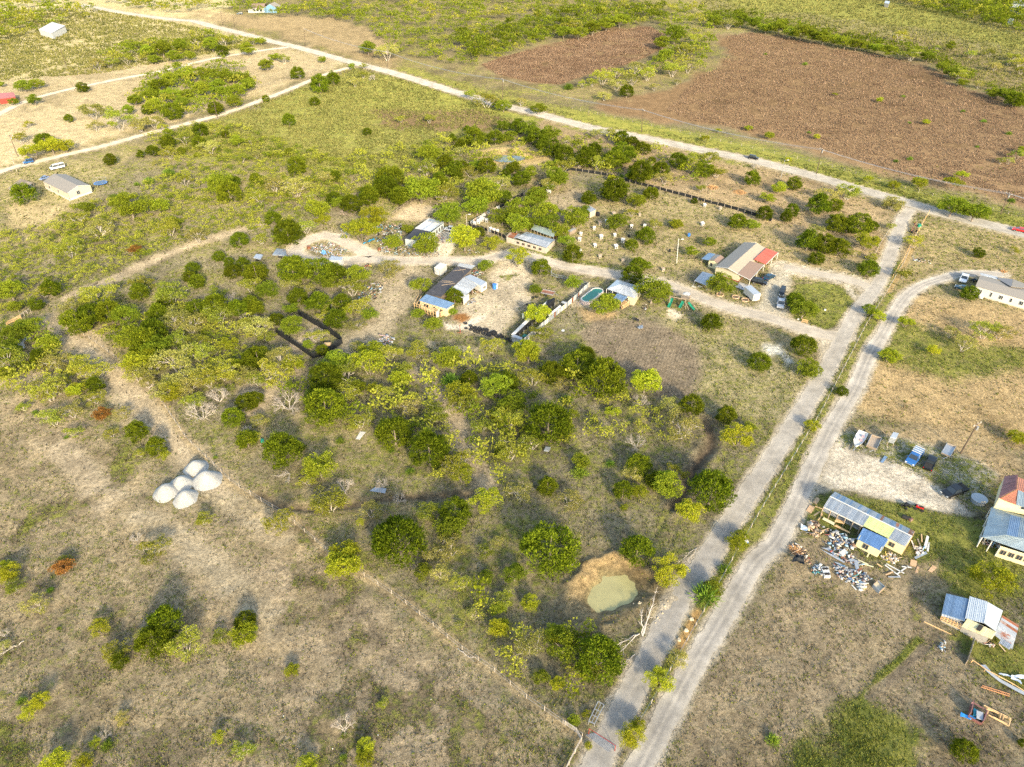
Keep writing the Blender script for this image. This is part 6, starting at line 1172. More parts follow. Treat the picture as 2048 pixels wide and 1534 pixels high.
fence('wire_fence','long wire fence running down left of the scrub to the wooden corner',[p for p in FENCE_L],3.2,1.15,M_GREYP,.10,2)
fence('wire_fence','long wire fence standing between the two gravel driveways',FENCE_R[1:-1],3.2,1.2,M_GREYP,.11,3)
fence('mesh_fence','long black mesh fence crossing the slope above the poultry lot',T(A6,[(968,42),(1240,82),(1500,152),(1830,237),(2015,288)])+T(A7,[(590,215),(780,270),(980,335)]),2.6,1.25,M_GREYP,.12,0,M_BLACK)
fence('board_fence','dark board fence along the upper left side of the poultry pen',T(A6,[(968,42),(900,75),(700,188),(500,290),(400,352)]),2.2,1.2,M_WOOD,.1,0,[M_BLACK,M_WOOD,M_BLACK])
fence('patchwork_fence','patchwork fence of pale boards at the left corner of the pen',T(A6,[(400,352),(300,395),(145,490)]),1.7,1.3,M_WHITE,.14,0,[M_GALVD,M_WHITE,M_BLACK,M_WOOD])
fence('mesh_fence','black tarp fence on the near side of the poultry pen',T(A6,[(145,495),(290,530),(445,592)]),1.6,1.2,M_WOOD,.1,0,[M_BLACK,M_BLACK,M_GALVD])
fence('wire_fence','wire fence on the right side of the poultry pen',T(A6,[(860,625),(1010,540),(1110,430)]),2.4,1.2,M_WOOD,.1,2)
fence('mesh_fence','black mesh enclosure fence around the small scrub pen, far side',T(A5,[(395,1090),(560,1190),(720,1290),(748,1322)]),2.4,1.9,M_BLACK,.10,0,M_BLACK)
fence('mesh_fence','black mesh enclosure fence around the small scrub pen, near side',T(A5,[(213,1240),(370,1345),(520,1448),(640,1392),(745,1325)]),2.4,1.8,M_BLACK,.10,0,M_BLACK)
fence('sheet_fence','long fence of white and rusty corrugated sheets right of the kennel run',T(D2,[(487,1318),(1020,850),(1500,450),(1832,128)]),.95,1.7,M_METAL,.07,0,[M_WHITE,M_GALV,M_GALVD,M_WHITE,M_TAN,M_RUST],lean=.01)
fence('corral_fence','dark rail corral fence beyond the white-roofed shed',T(A5,[(1125,305),(1330,162),(1522,205),(1500,240)]),2.4,1.3,M_WOOD,.12,0,None,2)
fence('wooden_fence','weathered wooden fence at the bottom corner left of the red gate',T(B7,[(410,1270),(528,1345),(430,1530),(400,1600)]),2.0,1.2,M_GREYP,.14,0,None,3)
fence('wooden_gate','orange-brown wooden gate panel at the far left among mesquites',T(A4,[(60,990),(170,935)]),1.6,1.3,M_LUMB,.12,0,None,5,cat='gate')
fence('wooden_fence','grey post fence stub right of the left wooden gate',T(A4,[(170,930),(245,880)]),1.2,1.3,M_GREYP,.14,0,None,1)
fence('pasture_fence','wire fence along the upper lane of the left pasture',T(A1,[(2030,372),(1800,430),(1500,520),(1430,560)]),4.0,1.2,M_GREYP,.12,2)
fence('roadside_fence','pasture fence of thin posts along the county road',T(E8,[(-900,60),(0,255),(700,415),(1000,500),(1300,590),(2048,770)]),5.0,1.2,M_GREYP,.11,2)
fence('driveway_fence','pale board fence flanking the left side of the driveway mouth',T(E8,[(1255,700),(1180,830),(1100,960),(1040,1080)]),2.6,1.15,M_GREYP,.11,2)
fence('driveway_fence','pale timber fence at the right side of the driveway mouth',T(E8,[(1425,738),(1385,810),(1335,895),(1250,1060),(1190,1160)]),2.4,1.25,M_LUMB,.12,2)
fence('shack_fence','leaning board fence running down from the patched shack',T(B8,[(1660,575),(1640,650),(1605,745)]),1.5,1.1,M_WOOD,.10,0,[M_WOOD,M_GREYP])
fence('shack_fence','low lumber fence below the patched shack beside the bent sheets',T(B8,[(1650,730),(1780,820),(1900,870),(2060,970)]),2.0,.7,M_LUMB,.10,0,None,1)
fence('paddock_rails','grey rail paddock left of the kennel run',T(A6,[(820,870),(815,905),(900,920),(1050,965),(1125,975)]),2.2,1.1,M_METAL,.09,0,None,2)
# ---------------------------------------------------------------- utility poles and wires
def height_of(base, top):
    hz = 767-FOC*math.tan(PITCH); nd = 767+FOC/math.tan(PITCH); return CAM_H*(base[1]-top[1])*(nd-hz)/((base[1]-hz)*(nd-top[1]))
PTOP = []
def pole(base, top, label, arm=None, m=M_POLE, lamp=False, r=.16, tf=True, name='utility_pole', cat='utility pole'):
    H = height_of(base,top); g = G(*base); root = empty(name,(g.x,g.y,0),label,cat); g2 = G(*top,H); lx,ly = max(-.9,min(.9,g2.x-g.x)),max(-.9,min(.9,g2.y-g.y)); tp = Vector((lx,ly,H))
    MB().tube((0,0,-.3),tp,r,r*.7,n=9).build('pole',m,root)
    if arm is not None:
        d = Vector((math.cos(arm),math.sin(arm),0)); MB().bar(tp-d*1.2-Vector((0,0,.4)),tp+d*1.2-Vector((0,0,.4)),.13).build('crossarm',M_WOOD,root)
        for s_ in (-1.1,0,1.1): MB().tube(tp+d*s_-Vector((0,0,.35)),tp+d*s_-Vector((0,0,-.05 if s_ else -.2)),.08,.05,n=6).build('insulator',M_WHITE,root)
        if tf: MB().tube(tp+Vector((.3,-.1,-1.6)),tp+Vector((.3,-.1,-.8)),.25,n=8).build('transformer',M_METAL,root)
    if lamp: MB().bar(tp-Vector((0,0,.3)),tp+Vector((1.0,-.4,.1)),.07).build('lamp_arm',M_METAL,root); MB().box(tp+Vector((1.1,-.45,.08)),(.7,.35,.2)).build('lamp_head',M_WHITE,root)
    PTOP.append(Vector((g.x+tp.x,g.y+tp.y,H-.3))); return root
aa = 1.9
pole(A1(1788,270),A1(1778,165),'thin dark utility pole by the lane junction top left',aa,tf=False); pole(A2(222,395),A2(218,300),'dark utility pole standing behind the county road left of centre',aa,tf=False); pole(A2(893,590),A2(893,460),'dark utility pole in the weeds near the road bend',aa); pole(A2(1705,770),A2(1717,640),'dark utility pole beside the road above the brown field edge',aa,tf=False); pole(A3(735,1100),A3(772,940),'tall dark utility pole beyond the road near the black car',aa); pole(E8(1895,745),E8(1952,605),'utility pole beside the road at the right edge',aa); g = PTOP[-1]; dd = PTOP[-1]-PTOP[-2]
ends = PTOP[-6:]+[PTOP[-1]+dd*1.1]
wr = empty('overhead_wires',(ends[0].x,ends[0].y,0),'three overhead power wires strung along the county road poles','power line')
for s_ in (-1.1,0,1.1):
    mb = MB(); off = Vector((math.cos(aa),math.sin(aa),0))*s_
    for a,b_ in zip(ends[:-1],ends[1:]):
        L = (b_-a).length; prev = a+off
        for k in range(1,9): t = k/8; q = a.lerp(b_,t)+off-Vector((0,0,4*t*(1-t)*L*.022)); mb.tube(prev,q,.035,n=3,cap=False); prev = q
    mb.build('wire',M_METAL,wr,(ends[0].x,ends[0].y,0))
pole(A1(1375,160),A1(1360,85),'pole right of its twin above the far junction',.2,tf=False); pole(A1(1305,150),A1(1290,70),'left pole of the two above the far junction',.2,tf=False); pole(A1(825,287),A1(797,192),'pole standing in the dry meadow at top left',.2,tf=False); pole(A1(388,385),A1(355,287),'leftmost pole in the top left dry meadow',.2,tf=False); pole(A1(105,915),A1(55,790),'pole beside the lane behind the hillside house',.2); pole(C7(290,370),C7(165,30),'pale pole right beside the brown carport drive',.2,M_GREYP,tf=False); pole(A1(1272,690),A1(1250,590),'thin pole beside the lane below the tree grove',None)
pole(A5(1750,395),A5(1745,275),'pale yard light pole by the white pickup',None,M_GREYP,True,.13,name='yard_light',cat='lamp post'); pole(D4(395,555),D4(395,425),'short pale pole at the near pen fence',None,M_GREYP); pole(A6(1830,795),A6(1845,595),'tall white pole with lamp in the poultry lot',None,M_WHITE,True,.12,name='yard_light',cat='lamp post'); pole(B4(1545,345),B4(1683,105),'tall dark utility pole leaning over the junk yard',.5,r=.17); pole(E8(462,510),E8(488,390),'slender grey street light by the county road',None,M_METAL,True,.10,name='street_light',cat='lamp post'); pole(C3(1272,235),C3(1285,165),'thin white pole behind the tan house',None,M_WHITE,r=.06,name='flag_pole',cat='pole')
# ---------------------------------------------------------------- poultry huts, drums
hut_me = MB().box((0,0,.38),(.62,.55,.76)).mesh('hut_body',M_WHITE); mb = MB(); mb.slab([(-.42,-.36,.74),(.42,-.36,.74),(.42,.36,.95),(-.42,.36,.95)],.05); roof_me = mb.mesh('hut_roof',M_WHITE); hole_me = MB().box((0,-.29,.32),(.3,.04,.34)).mesh('doorway',M_DARK)  # the doorway is a near-black plate, painted as shade inside the hut
hut_t = MB().box((0,0,.38),(.62,.55,.76)).mesh('hut_body',M_TAN); mb = MB(); mb.slab([(-.42,-.36,.74),(.42,-.36,.74),(.42,.36,.95),(-.42,.36,.95)],.05); roof_t = mb.mesh('hut_roof',M_WOOD)
hr = random.Random(4)
for f,x,y,k in [(A6,1165,518,0),(A6,1057,562,0),(A6,1047,604,0),(A6,1220,590,0),(A6,1330,572,0),(A6,1465,499,0),(A6,1572,493,0),(A6,1395,617,0),(A6,1340,664,0),(A6,1170,654,0),(A6,1265,462,0),(A6,1322,402,1),(A6,1530,403,1),(A6,1045,702,0),(A6,1211,742,1),(A6,1395,777,1),(A6,1210,478,1),(A7,441,208,0),(A7,566,236,1),(A7,423,360,0),(A6,295,455,0),(A6,228,465,0),(A6,245,450,0),(A6,1720,850,1),(D4,208,415,0),(D4,265,385,0),(D4,325,355,0),(D4,435,490,0),(D4,480,505,0),(D4,530,520,0),(D4,340,310,0),(D4,300,330,0),(A6,790,215,0),(A6,805,220,0)]:
    px,py = f(x,y); g = G(px,py,.3); r_ = empty('poultry_hut',(g.x,g.y,H1(g.x,g.y)-.03),rz=hr.uniform(-.5,.5)); s_ = hr.uniform(1.15,1.5); put('hut_body',hut_t if k else hut_me,r_,sc=s_); put('hut_roof',roof_t if k else roof_me,r_,sc=s_); put('doorway',hole_me,r_,sc=s_); reg(r_,('small tan hut' if k else 'small white hut'),'poultry hut',px,py,'small huts of the poultry lot')
def drum(p, m, label, r=.32, h=.9, name='drum'):
    g = G(*p); o = empty(name,(g.x,g.y,H1(g.x,g.y)),label,name.replace('_',' ')); MB().tube((0,0,0),(0,0,h),r,n=14).build('barrel_body',m,o); MB().tube((0,0,h),(0,0,h+.04),r*1.05,n=14).build('rim',m,o); MB().tube((0,0,h*.5),(0,0,h*.5+.05),r*1.04,n=14).build('hoop',m,o)
drum(A6(1927,577),M_BLUEP,'blue plastic drum lying out in the poultry lot',.45,1.0); drum(A6(1192,407),M_RUBBER,'big black tank beside the tan corner hut',.7,1.1,'water_tank'); drum(A6(1445,582),M_RUBBER,'black drum right of the huts below two junipers'); drum(A6(1772,702),M_RUBBER,'black drum near the tall white lamp pole'); drum(D1(1935,690),M_BLUEP,'bright blue barrel right of the camper',.6,1.4); drum(D1(1978,680),M_WHITE,'white barrel beside the bright blue barrel',.4,1.3); drum(D3(215,425),M_RUBBER,'black drum at the cottage porch corner',.5,1.0); drum(D8(888,1040),M_WHITE,'round white tank at the foot of the mobile home',.65,.5,'water_tank'); drum(D5(115,500),M_RUST,'rusty drum at the west tip of the trash loop',.55,1.0); drum(D5(1015,515),M_RUST,'rusty drum at the road side by the junk trees',.5,.7)
b = Bld('round_spool','round grey concrete lid with white door leaning on it','lid',C5(600,430)); g = V3(C5,608,395,.8); mb = MB(); mb.tube((g.x,g.y,.0),(g.x,g.y,.8),1.3,n=22); b.part(mb,'drum',M_GALVD); mb = MB(); mb.tube((g.x,g.y,.8),(g.x,g.y,.92),1.45,n=22); b.part(mb,'lid',M_GALV); b.wall(V3(C5,600,470,0),V3(C5,650,470,0),0,1.3,M_WHITE,'leaning_door',.08)
# trampoline
b = Bld('trampoline','round blue trampoline right of the tan hillside house','trampoline',C7(1720,580)); g = V3(C7,1712,560,.9); R = 2.4; mb = MB(); n = 24
mb.v = [(g.x+R*math.cos(2*math.pi*i/n),g.y+R*math.sin(2*math.pi*i/n),.92) for i in range(n)]+[(g.x+R*.82*math.cos(2*math.pi*i/n),g.y+R*.82*math.sin(2*math.pi*i/n),.92) for i in range(n)]; mb.f = [(i,(i+1)%n,n+(i+1)%n,n+i) for i in range(n)]; b.part(mb,'pad',M_BLUEP); mb = MB(); mb.poly([(g.x+R*.83*math.cos(2*math.pi*i/n),g.y+R*.83*math.sin(2*math.pi*i/n),.9) for i in range(n)]); b.part(mb,'mat',paint('navy_mat',(.015,.05,.12)))
for i in range(8):
    t = 2*math.pi*i/8; b.post((g.x+R*math.cos(t),g.y+R*math.sin(t)),2.4,M_METAL,.06)
mb = MB()
for i in range(n): t,u = 2*math.pi*i/n,2*math.pi*(i+1)/n; mb.bar((g.x+R*math.cos(t),g.y+R*math.sin(t),2.4),(g.x+R*math.cos(u),g.y+R*math.sin(u),2.4),.05)
b.part(mb,'net_hoop',M_METAL)
# round bale, planters, bench, playhouse bits
b = Bld('round_hay_bale','round tan hay bale inside the small black mesh pen','hay bale',A5(630,1340)); g = V3(A5,630,1335,.7); mb = MB(); mb.tube((g.x-.8,g.y,.75),(g.x+.8,g.y,.75),.78,n=18); b.part(mb,'bale',mat('hay',(.42,.29,.15),.95,var=.25,scale=6,bump=.05))
for k in (-.4,.4): mb = MB(); mb.tube((g.x+k,g.y,.75),(g.x+k+.04,g.y,.75),.795,n=18); b.part(mb,'twine',M_ORP)
for i,(x,y,l) in enumerate(((930,1110,'brick ring planter around the big round tree'),(1220,1155,'brick ring planter in the middle of the three'),(1400,1210,'brick ring planter nearest the white cargo trailer'))):
    g = V3(C3,x,y,.1); r_ = empty('ring_planter',(g.x,g.y,0),l,'planter','brick ring planters'); bm_ = MB().box((0,0,.14),(.42,.20,.28)).mesh('brick',mat('pale_brick',(.55,.38,.24),.85,var=.15,rnd=.2)); MB().prism([(.85*math.cos(2*math.pi*k/14),.85*math.sin(2*math.pi*k/14)) for k in range(14)],.02,.12).build('soil',mat('dark_soil',(.15,.11,.07),.95),r_)
    for k in range(14): t = 2*math.pi*k/14; put('brick',bm_,r_,(.95*math.cos(t),.95*math.sin(t),0),t+math.pi/2)
def bench(p0, p1, label):
    a,c = G(*p0),G(*p1); d = (c-a); L = d.length; m_ = (a+c)/2; r_ = empty('wooden_bench',(m_.x,m_.y,0),label,'bench',rz=math.atan2(d.y,d.x))
    for y in (-.18,0,.18): MB().box((0,y,.48),(L,.14,.05)).build('seat_slat',M_LUMB,r_)
    for z in (.7,.9): MB().box((0,.3,z),(L,.05,.12)).build('back_slat',M_LUMB,r_)
    for sx in (-1,1):
        for y,h_ in ((-.2,.46),(.3,.95)): MB().box((sx*(L/2-.1),y,h_/2),(.1,.1,h_)).build('leg',M_LUMB,r_)
bench(C1(1500,1235),C1(1670,1280),'orange-brown wooden bench under the island tree'); rock(*C1(1410,1150),.4,'white stone',3,M_WHITE); rock(*A7(1412,1050),.45,'white stone',5,M_WHITE)
# old tires
tv = []; tf_ = []; ns,nt2 = 14,6
for i in range(ns):
    for j in range(nt2): t,u = 2*math.pi*i/ns,2*math.pi*j/nt2; r = .33+.12*math.cos(u); tv.append((r*math.cos(t),r*math.sin(t),.12+.11*math.sin(u)))
for i in range(ns):
    for j in range(nt2): tf_.append((i*nt2+j,((i+1)%ns)*nt2+j,((i+1)%ns)*nt2+(j+1)%nt2,i*nt2+(j+1)%nt2))
tire_me = mesh_np('tire_casing',tv,tf_,M_RUBBER); tr_ = random.Random(8)
row = T(A5,[(1755,1185),(1850,1215),(1960,1235),(2010,1255)])+T(A6,[(200,1325),(270,1345),(340,1375),(420,1400),(490,1420)]); RW = [G(*p) for p in row]
for k in range(54):
    t = k/54*(len(RW)-1); i = int(t); q = RW[i].lerp(RW[i+1],t-i)+Vector((tr_.uniform(-.9,.9),tr_.uniform(-1.3,1.3),0)); o = put('tire_casing',tire_me,None,(q.x,q.y,H1(q.x,q.y)+(k%3 == 0)*.22),tr_.uniform(0,6),tr_.uniform(1.0,1.3)); tag(o,'old black tire in the long heap of tires below the barn yard','tire','old tires heaped in a row')
for x,y,l in ((680,370,'old black tire left of the white stone near the kennel run'),(750,358,'old black tire right of its twin near the kennel run'),(560,515,'lone black tire by the weeds left of the kennel run')): g = G(*D2(x,y)); tag(put('tire_casing',tire_me,None,(g.x,g.y,.02),0,1.2),l,'tire')
# ---------------------------------------------------------------- red pipe gate, cattle guard, feed rack, driftwood
b = Bld('red_pipe_gate','red pipe gate arch across the near driveway','gate',B7(560,1290)); g0,g1 = V3(B7,562,1325,0),V3(B7,727,1432,0)
for g in (g0,g1): mb = MB(); mb.tube((g.x,g.y,0),(g.x,g.y,1.5),.06,n=8); b.part(mb,'post',M_REDP)
for z in (1.48,): mb = MB(); mb.tube((g0.x,g0.y,z),(g1.x,g1.y,z),.045,n=8); b.part(mb,'top_bar',M_REDP)
b = Bld('cattle_guard','pale steel cattle guard set in the driveway under the red gate','cattle guard',B7(650,1385)); q = [V3(B7,545,1330,.06),V3(B7,690,1440,.06),V3(B7,740,1400,.06),V3(B7,600,1315,.06)]
for k in range(8): a_,c_ = q[0].lerp(q[3],k/7),q[1].lerp(q[2],k/7); b.beam(a_,c_,.06,M_METAL,'bar',.05)
b = Bld('steel_feed_rack','grey steel frame rack lying beside the near driveway','rack',B7(610,1190)); q = [V3(B7,562,1245,.7),V3(B7,600,1260,.7),V3(B7,660,1140,.7),V3(B7,622,1118,.7)]
for i in range(4): b.beam(q[i],q[(i+1)%4],.09,M_METAL,'frame_bar'); b.post((q[i].x,q[i].y),.7,M_METAL,.08,'leg')
for t in (.33,.62): b.beam(q[0].lerp(q[3],t),q[1].lerp(q[2],t),.07,M_METAL,'cross_bar')
b.beam(q[0].lerp(q[1],.5),q[3].lerp(q[2],.5),.06,M_METAL,'cross_bar')
def snag(f, base, tips, label, r=.10, seed=0):
    rg = np.random.default_rng(seed+int(base[0])); g = G(*f(*base)); root = empty('fallen_branch',(g.x,g.y,H1(g.x,g.y)),label,'dead branch'); segs = []
    for tx,ty,tz in tips:
        e = V3(f,tx,ty,tz)-g; e.z = tz; e = np.array(e); prev = np.zeros(3); n = 5
        for k in range(1,n+1):
            q = e*k/n+rg.normal(size=3)*.12*(k < n); segs.append((prev,q,r*(1-(k-1)/n*.75),r*(1-k/n*.75)))
            if k > 1:
                for _ in range(3):
                    d = e/np.linalg.norm(e)*rg.uniform(.4,1.3)+rg.normal(size=3)*.45; d[2] = abs(d[2])*.5; segs.append((q,q+d,r*.35,r*.08)); segs.append((q+d*.6,q+d*.6+rg.normal(size=3)*.4,r*.2,r*.05))
            prev = q
    put('trunk',limb_mesh('branches',segs,mat('dead_wood',(.50,.45,.39),.9,rnd=.1)),root)
snag(B7,(905,705),[(985,430,1.2),(900,560,2.0),(960,520,1.5)],'pale dead tree leaning by the driveway beside the pond'); snag(B7,(885,690),[(760,800,.6),(700,770,.4)],'fallen pale limbs spreading left from the dead tree',.09,2); snag(B7,(1250,145),[(1140,230,.4),(1200,220,.5)],'small dead bough beside the driveway bend',.06); snag(B7,(855,820),[(790,870,.3)],'short fallen pole left of the driveway',.07)
snag(B2,(320,830),[(240,850,.2),(300,890,.2),(285,820,.5)],'crossed pale sticks right of the mid fence line',.07,4); snag(B6,(1470,690),[(1570,770,.1)],'pale board lying along the long wire fence',.07,1); snag(B5,(180,575),[(40,660,.3)],'fallen pale log at the lower left edge',.08,3)
def lumber(name, label, cat, f, pts, z, wd, m, group=None):
    b_ = Bld(name,label,cat,f(*pts[0]),group)
    for (x0,y0,x1,y1) in [(pts[0][0],pts[0][1],pts[1][0],pts[1][1])]: b_.beam(V3(f,x0,y0,z),V3(f,x1,y1,z),wd,m,'board',.06)
def plate(name, label, cat, f, quad, z, m, t=.05, tilt=0.0):
    q = [V3(f,x,y,z) for x,y in quad]; q[2].z += tilt; q[3].z += tilt; g = sum(q,Vector())/4; mb = MB(); mb.slab([p-g for p in q],t); o = mb.build(name,m); o.location = g; return tag(o,label,cat)
# ---------------------------------------------------------------- the salvage around the workshop
f = C4
plate('plywood_sheet','square orange plywood sheet at the yard edge above its twin','plywood',f,[(420,285),(465,315),(515,240),(470,215)],.12,M_PLY); plate('plywood_sheet','square orange plywood sheet nearest the driveway','plywood',f,[(335,385),(400,425),(448,345),(380,318)],.12,M_PLY); plate('plywood_sheet','orange plywood sheet right of the workshop junk','plywood',f,[(1660,1085),(1740,1110),(1755,1035),(1675,1012)],.12,M_PLY); plate('plywood_sheet','long bent plywood strip at the right end of the junk','plywood',f,[(1725,1190),(1760,1205),(1785,1110),(1755,1100)],.12,M_PLY)
plate('wall_board','tall white panel leaning among boards right of workshop','panel',f,[(1835,860),(1870,880),(1900,740),(1870,720)],.3,M_WHITE,.06,.3); plate('wall_board','narrow white panel right of the tall white one','panel',f,[(1875,905),(1900,915),(1918,800),(1895,790)],.25,M_WHITE); plate('grey_board','wide grey board lying in front of the white panels','board',f,[(1715,985),(1735,1010),(1885,940),(1865,910)],.2,M_GALVD); plate('white_board','white cabinet side lying in the junk middle','panel',f,[(755,925),(795,980),(862,920),(825,875)],.4,M_WHITE,.25); plate('rusty_sheet','maroon rusty sheet strip in the front junk','sheet',f,[(940,1190),(965,1210),(1055,1135),(1035,1115)],.4,M_RUST); plate('rusty_sheet','rust-red sheet under the long grey sheets','sheet',f,[(770,985),(850,1055),(875,1030),(800,970)],.35,M_RUST)
for i,(q,l) in enumerate((([(520,880),(640,960),(820,1060),(830,1040)],'longest grey metal sheet bent across the junk lot'),([(530,865),(600,890),(760,1000),(640,870)],'wide grey metal sheet beside the longest one'),([(690,1045),(900,1180),(935,1175),(760,1060)],'grey metal sheet strip nearest the front'),([(875,1010),(960,1060),(1030,1050),(930,1000)],'short grey sheet right of the white cabinet side'),([(950,1060),(970,1150),(1010,1130),(1000,1040)],'upright pale sheet near the maroon strip'))): plate('metal_sheet',l,'sheet',f,q,.35+.04*i,M_GALV,.04)
plate('yellow_board','yellow board leaning under the workshop bay','board',f,[(700,530),(820,560),(830,535),(720,490)],.9,M_LUMB); plate('yellow_board','cream board on trestles below the workshop bay','board',f,[(540,500),(690,580),(700,545),(560,475)],.7,M_YELL); plate('long_board','long orange board right of the cream trestle board','board',f,[(690,585),(890,680),(895,665),(720,570)],.5,M_LUMB)
for i,(x0,y0,x1,y1,l,m_) in enumerate(((1340,1085,1530,1230,'white plastic pipe left of the pipe cross',M_WHITE),(1360,1070,1590,1195,'white plastic pipe running through the pipe cross',M_WHITE),(1500,1200,1640,1100,'white plastic pipe rising right in the pipe cross',M_WHITE),(1555,1105,1680,1120,'white plastic pipe at the top of the pipe cross',M_WHITE),(1350,1215,1450,1170,'reddish board beside the white pipes',M_PLY),(1385,1238,1540,1240,'grey-green board below the white pipes',M_GALV),(1240,1070,1310,1115,'yellow stick at the right junk edge',M_LUMB),(985,1050,1195,1110,'pale long batten below the cabin wall',M_YELL),(880,965,1130,1080,'thin pale batten beside the long grey sheets',M_YELL),(1115,985,1145,925,'short prop under the blue extension window',M_YELL),(190,808,255,835,'white stick beside the brush heap',M_WHITE),(450,335,550,372,'pole brace at the left workshop end',M_LUMB),(490,515,545,430,'slanted prop at the left workshop end',M_LUMB),(435,455,505,405,'grey plank left of the slanted prop',M_WOOD),(1680,770,1725,885,'white lath by the right workshop end',M_WHITE),(1760,750,1810,880,'grey plank right of the white lath',M_WOOD),(1810,690,1815,790,'thin yellow stake right of the grey plank',M_LUMB),(915,1340,975,1405,'white lath beside the white scrap heap',M_WHITE))): lumber('timber_length',l,'board',f,[(x0,y0),(x1,y1)],.25,.22,m_)
# derelict bits with parts
b = Bld('white_car_shell','white car body shell lying in the front junk','car shell',f(590,1175)); q = [V3(f,525,1110,.6),V3(f,572,1232,.6),V3(f,652,1232,.6),V3(f,618,1105,.6)]; mb = MB(); mb.hexa([(p.x,p.y,.05) for p in q],q); b.part(mb,'shell',M_WHITE)
for u,v_ in ((.2,.3),(.2,.7),(.75,.3),(.75,.7)): c_ = q[0].lerp(q[1],u).lerp(q[3].lerp(q[2],u),v_); mb = MB(); mb.box((c_.x,c_.y,.61),(.55,.45,.05),.3); b.part(mb,'window_hole',M_DARK)  # near-black plates on the solid shell, painted as shade in its holes
b = Bld('open_crate','open wood-sided crate standing alone in front of the junk','crate',f(1265,1360)); q = [V3(f,1195,1330,.9),V3(f,1280,1415,.9),V3(f,1345,1360,.9),V3(f,1255,1280,.9)]; 
for i in range(4): b.wall(q[i],q[(i+1)%4],0,.85,M_WOOD if i%2 else M_GALVD,'side',.08)
mb = MB(); mb.hexa([(p.x,p.y,.1) for p in q],[(p.x,p.y,.45) for p in q]); b.part(mb,'contents',M_CREAM)
b = Bld('open_toolbox','rusty burnt barrel stove right of the quad bikes','stove',B4(1115,850)); g = V3(B4,1120,850,.4); mb = MB(); mb.tube((g.x-.7,g.y+.3,.4),(g.x+.6,g.y-.4,.4),.4,n=12); b.part(mb,'drum',M_RUBBER); mb = MB(); mb.box((g.x+.5,g.y-.5,.4),(.7,.6,.5),.5); b.part(mb,'firebox',M_RUST)
plate('tan_sheet','orange-tan angled board out on the grass','board',B4,[(1290,1270),(1320,1285),(1360,1245),(1325,1225)],.1,M_PLY)
# ladder, blind, lattice, sheets at the lower right
f = D6; b = Bld('orange_ladder','long orange ladder lying on the grass','ladder',f(530,390)); a0,a1,c0_,c1_ = V3(f,315,330,.12),V3(f,745,470,.12),V3(f,335,308,.12),V3(f,752,438,.12); b.beam(a0,a1,.09,M_ORP,'side_rail'); b.beam(c0_,c1_,.09,M_ORP,'side_rail')
for k in range(16): b.beam(a0.lerp(a1,(k+.5)/16),c0_.lerp(c1_,(k+.5)/16),.05,M_ORP,'rung')
b = Bld('red_hunting_blind','toppled maroon blind with blue tarp beside it','blind',f(300,720)); q = [V3(f,150,740,1.0),V3(f,350,850,1.0),V3(f,410,690,1.0),V3(f,190,560,1.0)]; b.wall(q[1],q[2],0,1.2,M_REDD); b.wall(q[0],q[3],0,1.5,M_REDD); b.wall(q[0],q[1],0,.5,M_REDD); b.roof([V3(f,250,800,.9),V3(f,350,835,.9),V3(f,350,715,1.1),V3(f,250,680,1.1)],1,M_GALV,'roof_sheet'); b.beam(q[3],q[2],.14,M_REDD,'top_rail'); b.beam(V3(f,185,560,1.5),V3(f,135,740,.3),.2,M_REDD,'prop')
def tarp(label, f, quad, m, zz=.35, seed=1, name='tarp'):
    q = [V3(f,x,y,.1) for x,y in quad]; V = []; n = 12
    for i in range(n):
        for j in range(n): p = q[0].lerp(q[1],i/(n-1)).lerp(q[3].lerp(q[2],i/(n-1)),j/(n-1)); V.append((p.x,p.y,.08))
    V = np.array(V); V[:,2] += fbm(V[:,0],V[:,1],.7,3,seed)*zz*1.6; V[:,0] += (fbm(V[:,0],V[:,1],1.0,2,seed+3)-.5)*.5; V[:,1] += (fbm(V[:,0],V[:,1],1.0,2,seed+7)-.5)*.5; idx = np.arange(n*n).reshape(n,n); o = V.mean(0)*[1,1,0]
    me = mesh_np(name,V-o,np.stack([idx[:-1,:-1],idx[1:,:-1],idx[1:,1:],idx[:-1,1:]],-1).reshape(-1,4),m); return tag(put(name,me,None,tuple(o)),label,name.replace('_',' '))
tarp('crumpled bright blue tarp trailing left of the maroon blind',f,[(-5,790),(230,840),(240,780),(0,730)],mat('blue_tarp',(.03,.22,.60),.5,var=.5,scale=3,col2=(.02,.35,.35),thr=.55)); tarp('small teal tarp draped over the maroon blind side',f,[(175,770),(250,790),(250,680),(180,665)],mat('teal_tarp',(.03,.30,.42),.5,var=.4,scale=3),.5,3)
b = Bld('timber_lattice_tower','fallen timber tower frame right of the maroon blind','timber frame',f(570,750))
for x0,y0,x1,y1 in ((360,605,765,805),(400,640,770,830),(430,750,730,915),(500,780,740,900),(400,665,570,712)): b.beam(V3(f,x0,y0,.5),V3(f,x1,y1,.3),.11,M_LUMB,'long_rail')
for x0,y0,x1,y1 in ((620,735,600,800),(765,805,735,915),(660,760,645,820),(430,640,415,740)): b.beam(V3(f,x0,y0,.5),V3(f,x1,y1,.4),.1,M_LUMB,'cross_rail')
for (q,l,m_) in (([(300,0),(440,130),(470,110),(380,0)],'uppermost length of the bent metal gutter',M_GALV),([(440,130),(600,255),(620,225),(465,112)],'second length of the bent metal gutter',M_GALV),([(600,255),(790,360),(810,325),(620,225)],'third length of the bent metal gutter',M_GALV),([(790,360),(980,460),(985,415),(810,325)],'last length of the bent metal gutter at the edge',M_GALVD)): plate('metal_sheet',l,'sheet',f,q,.35,m_,.05,.1)
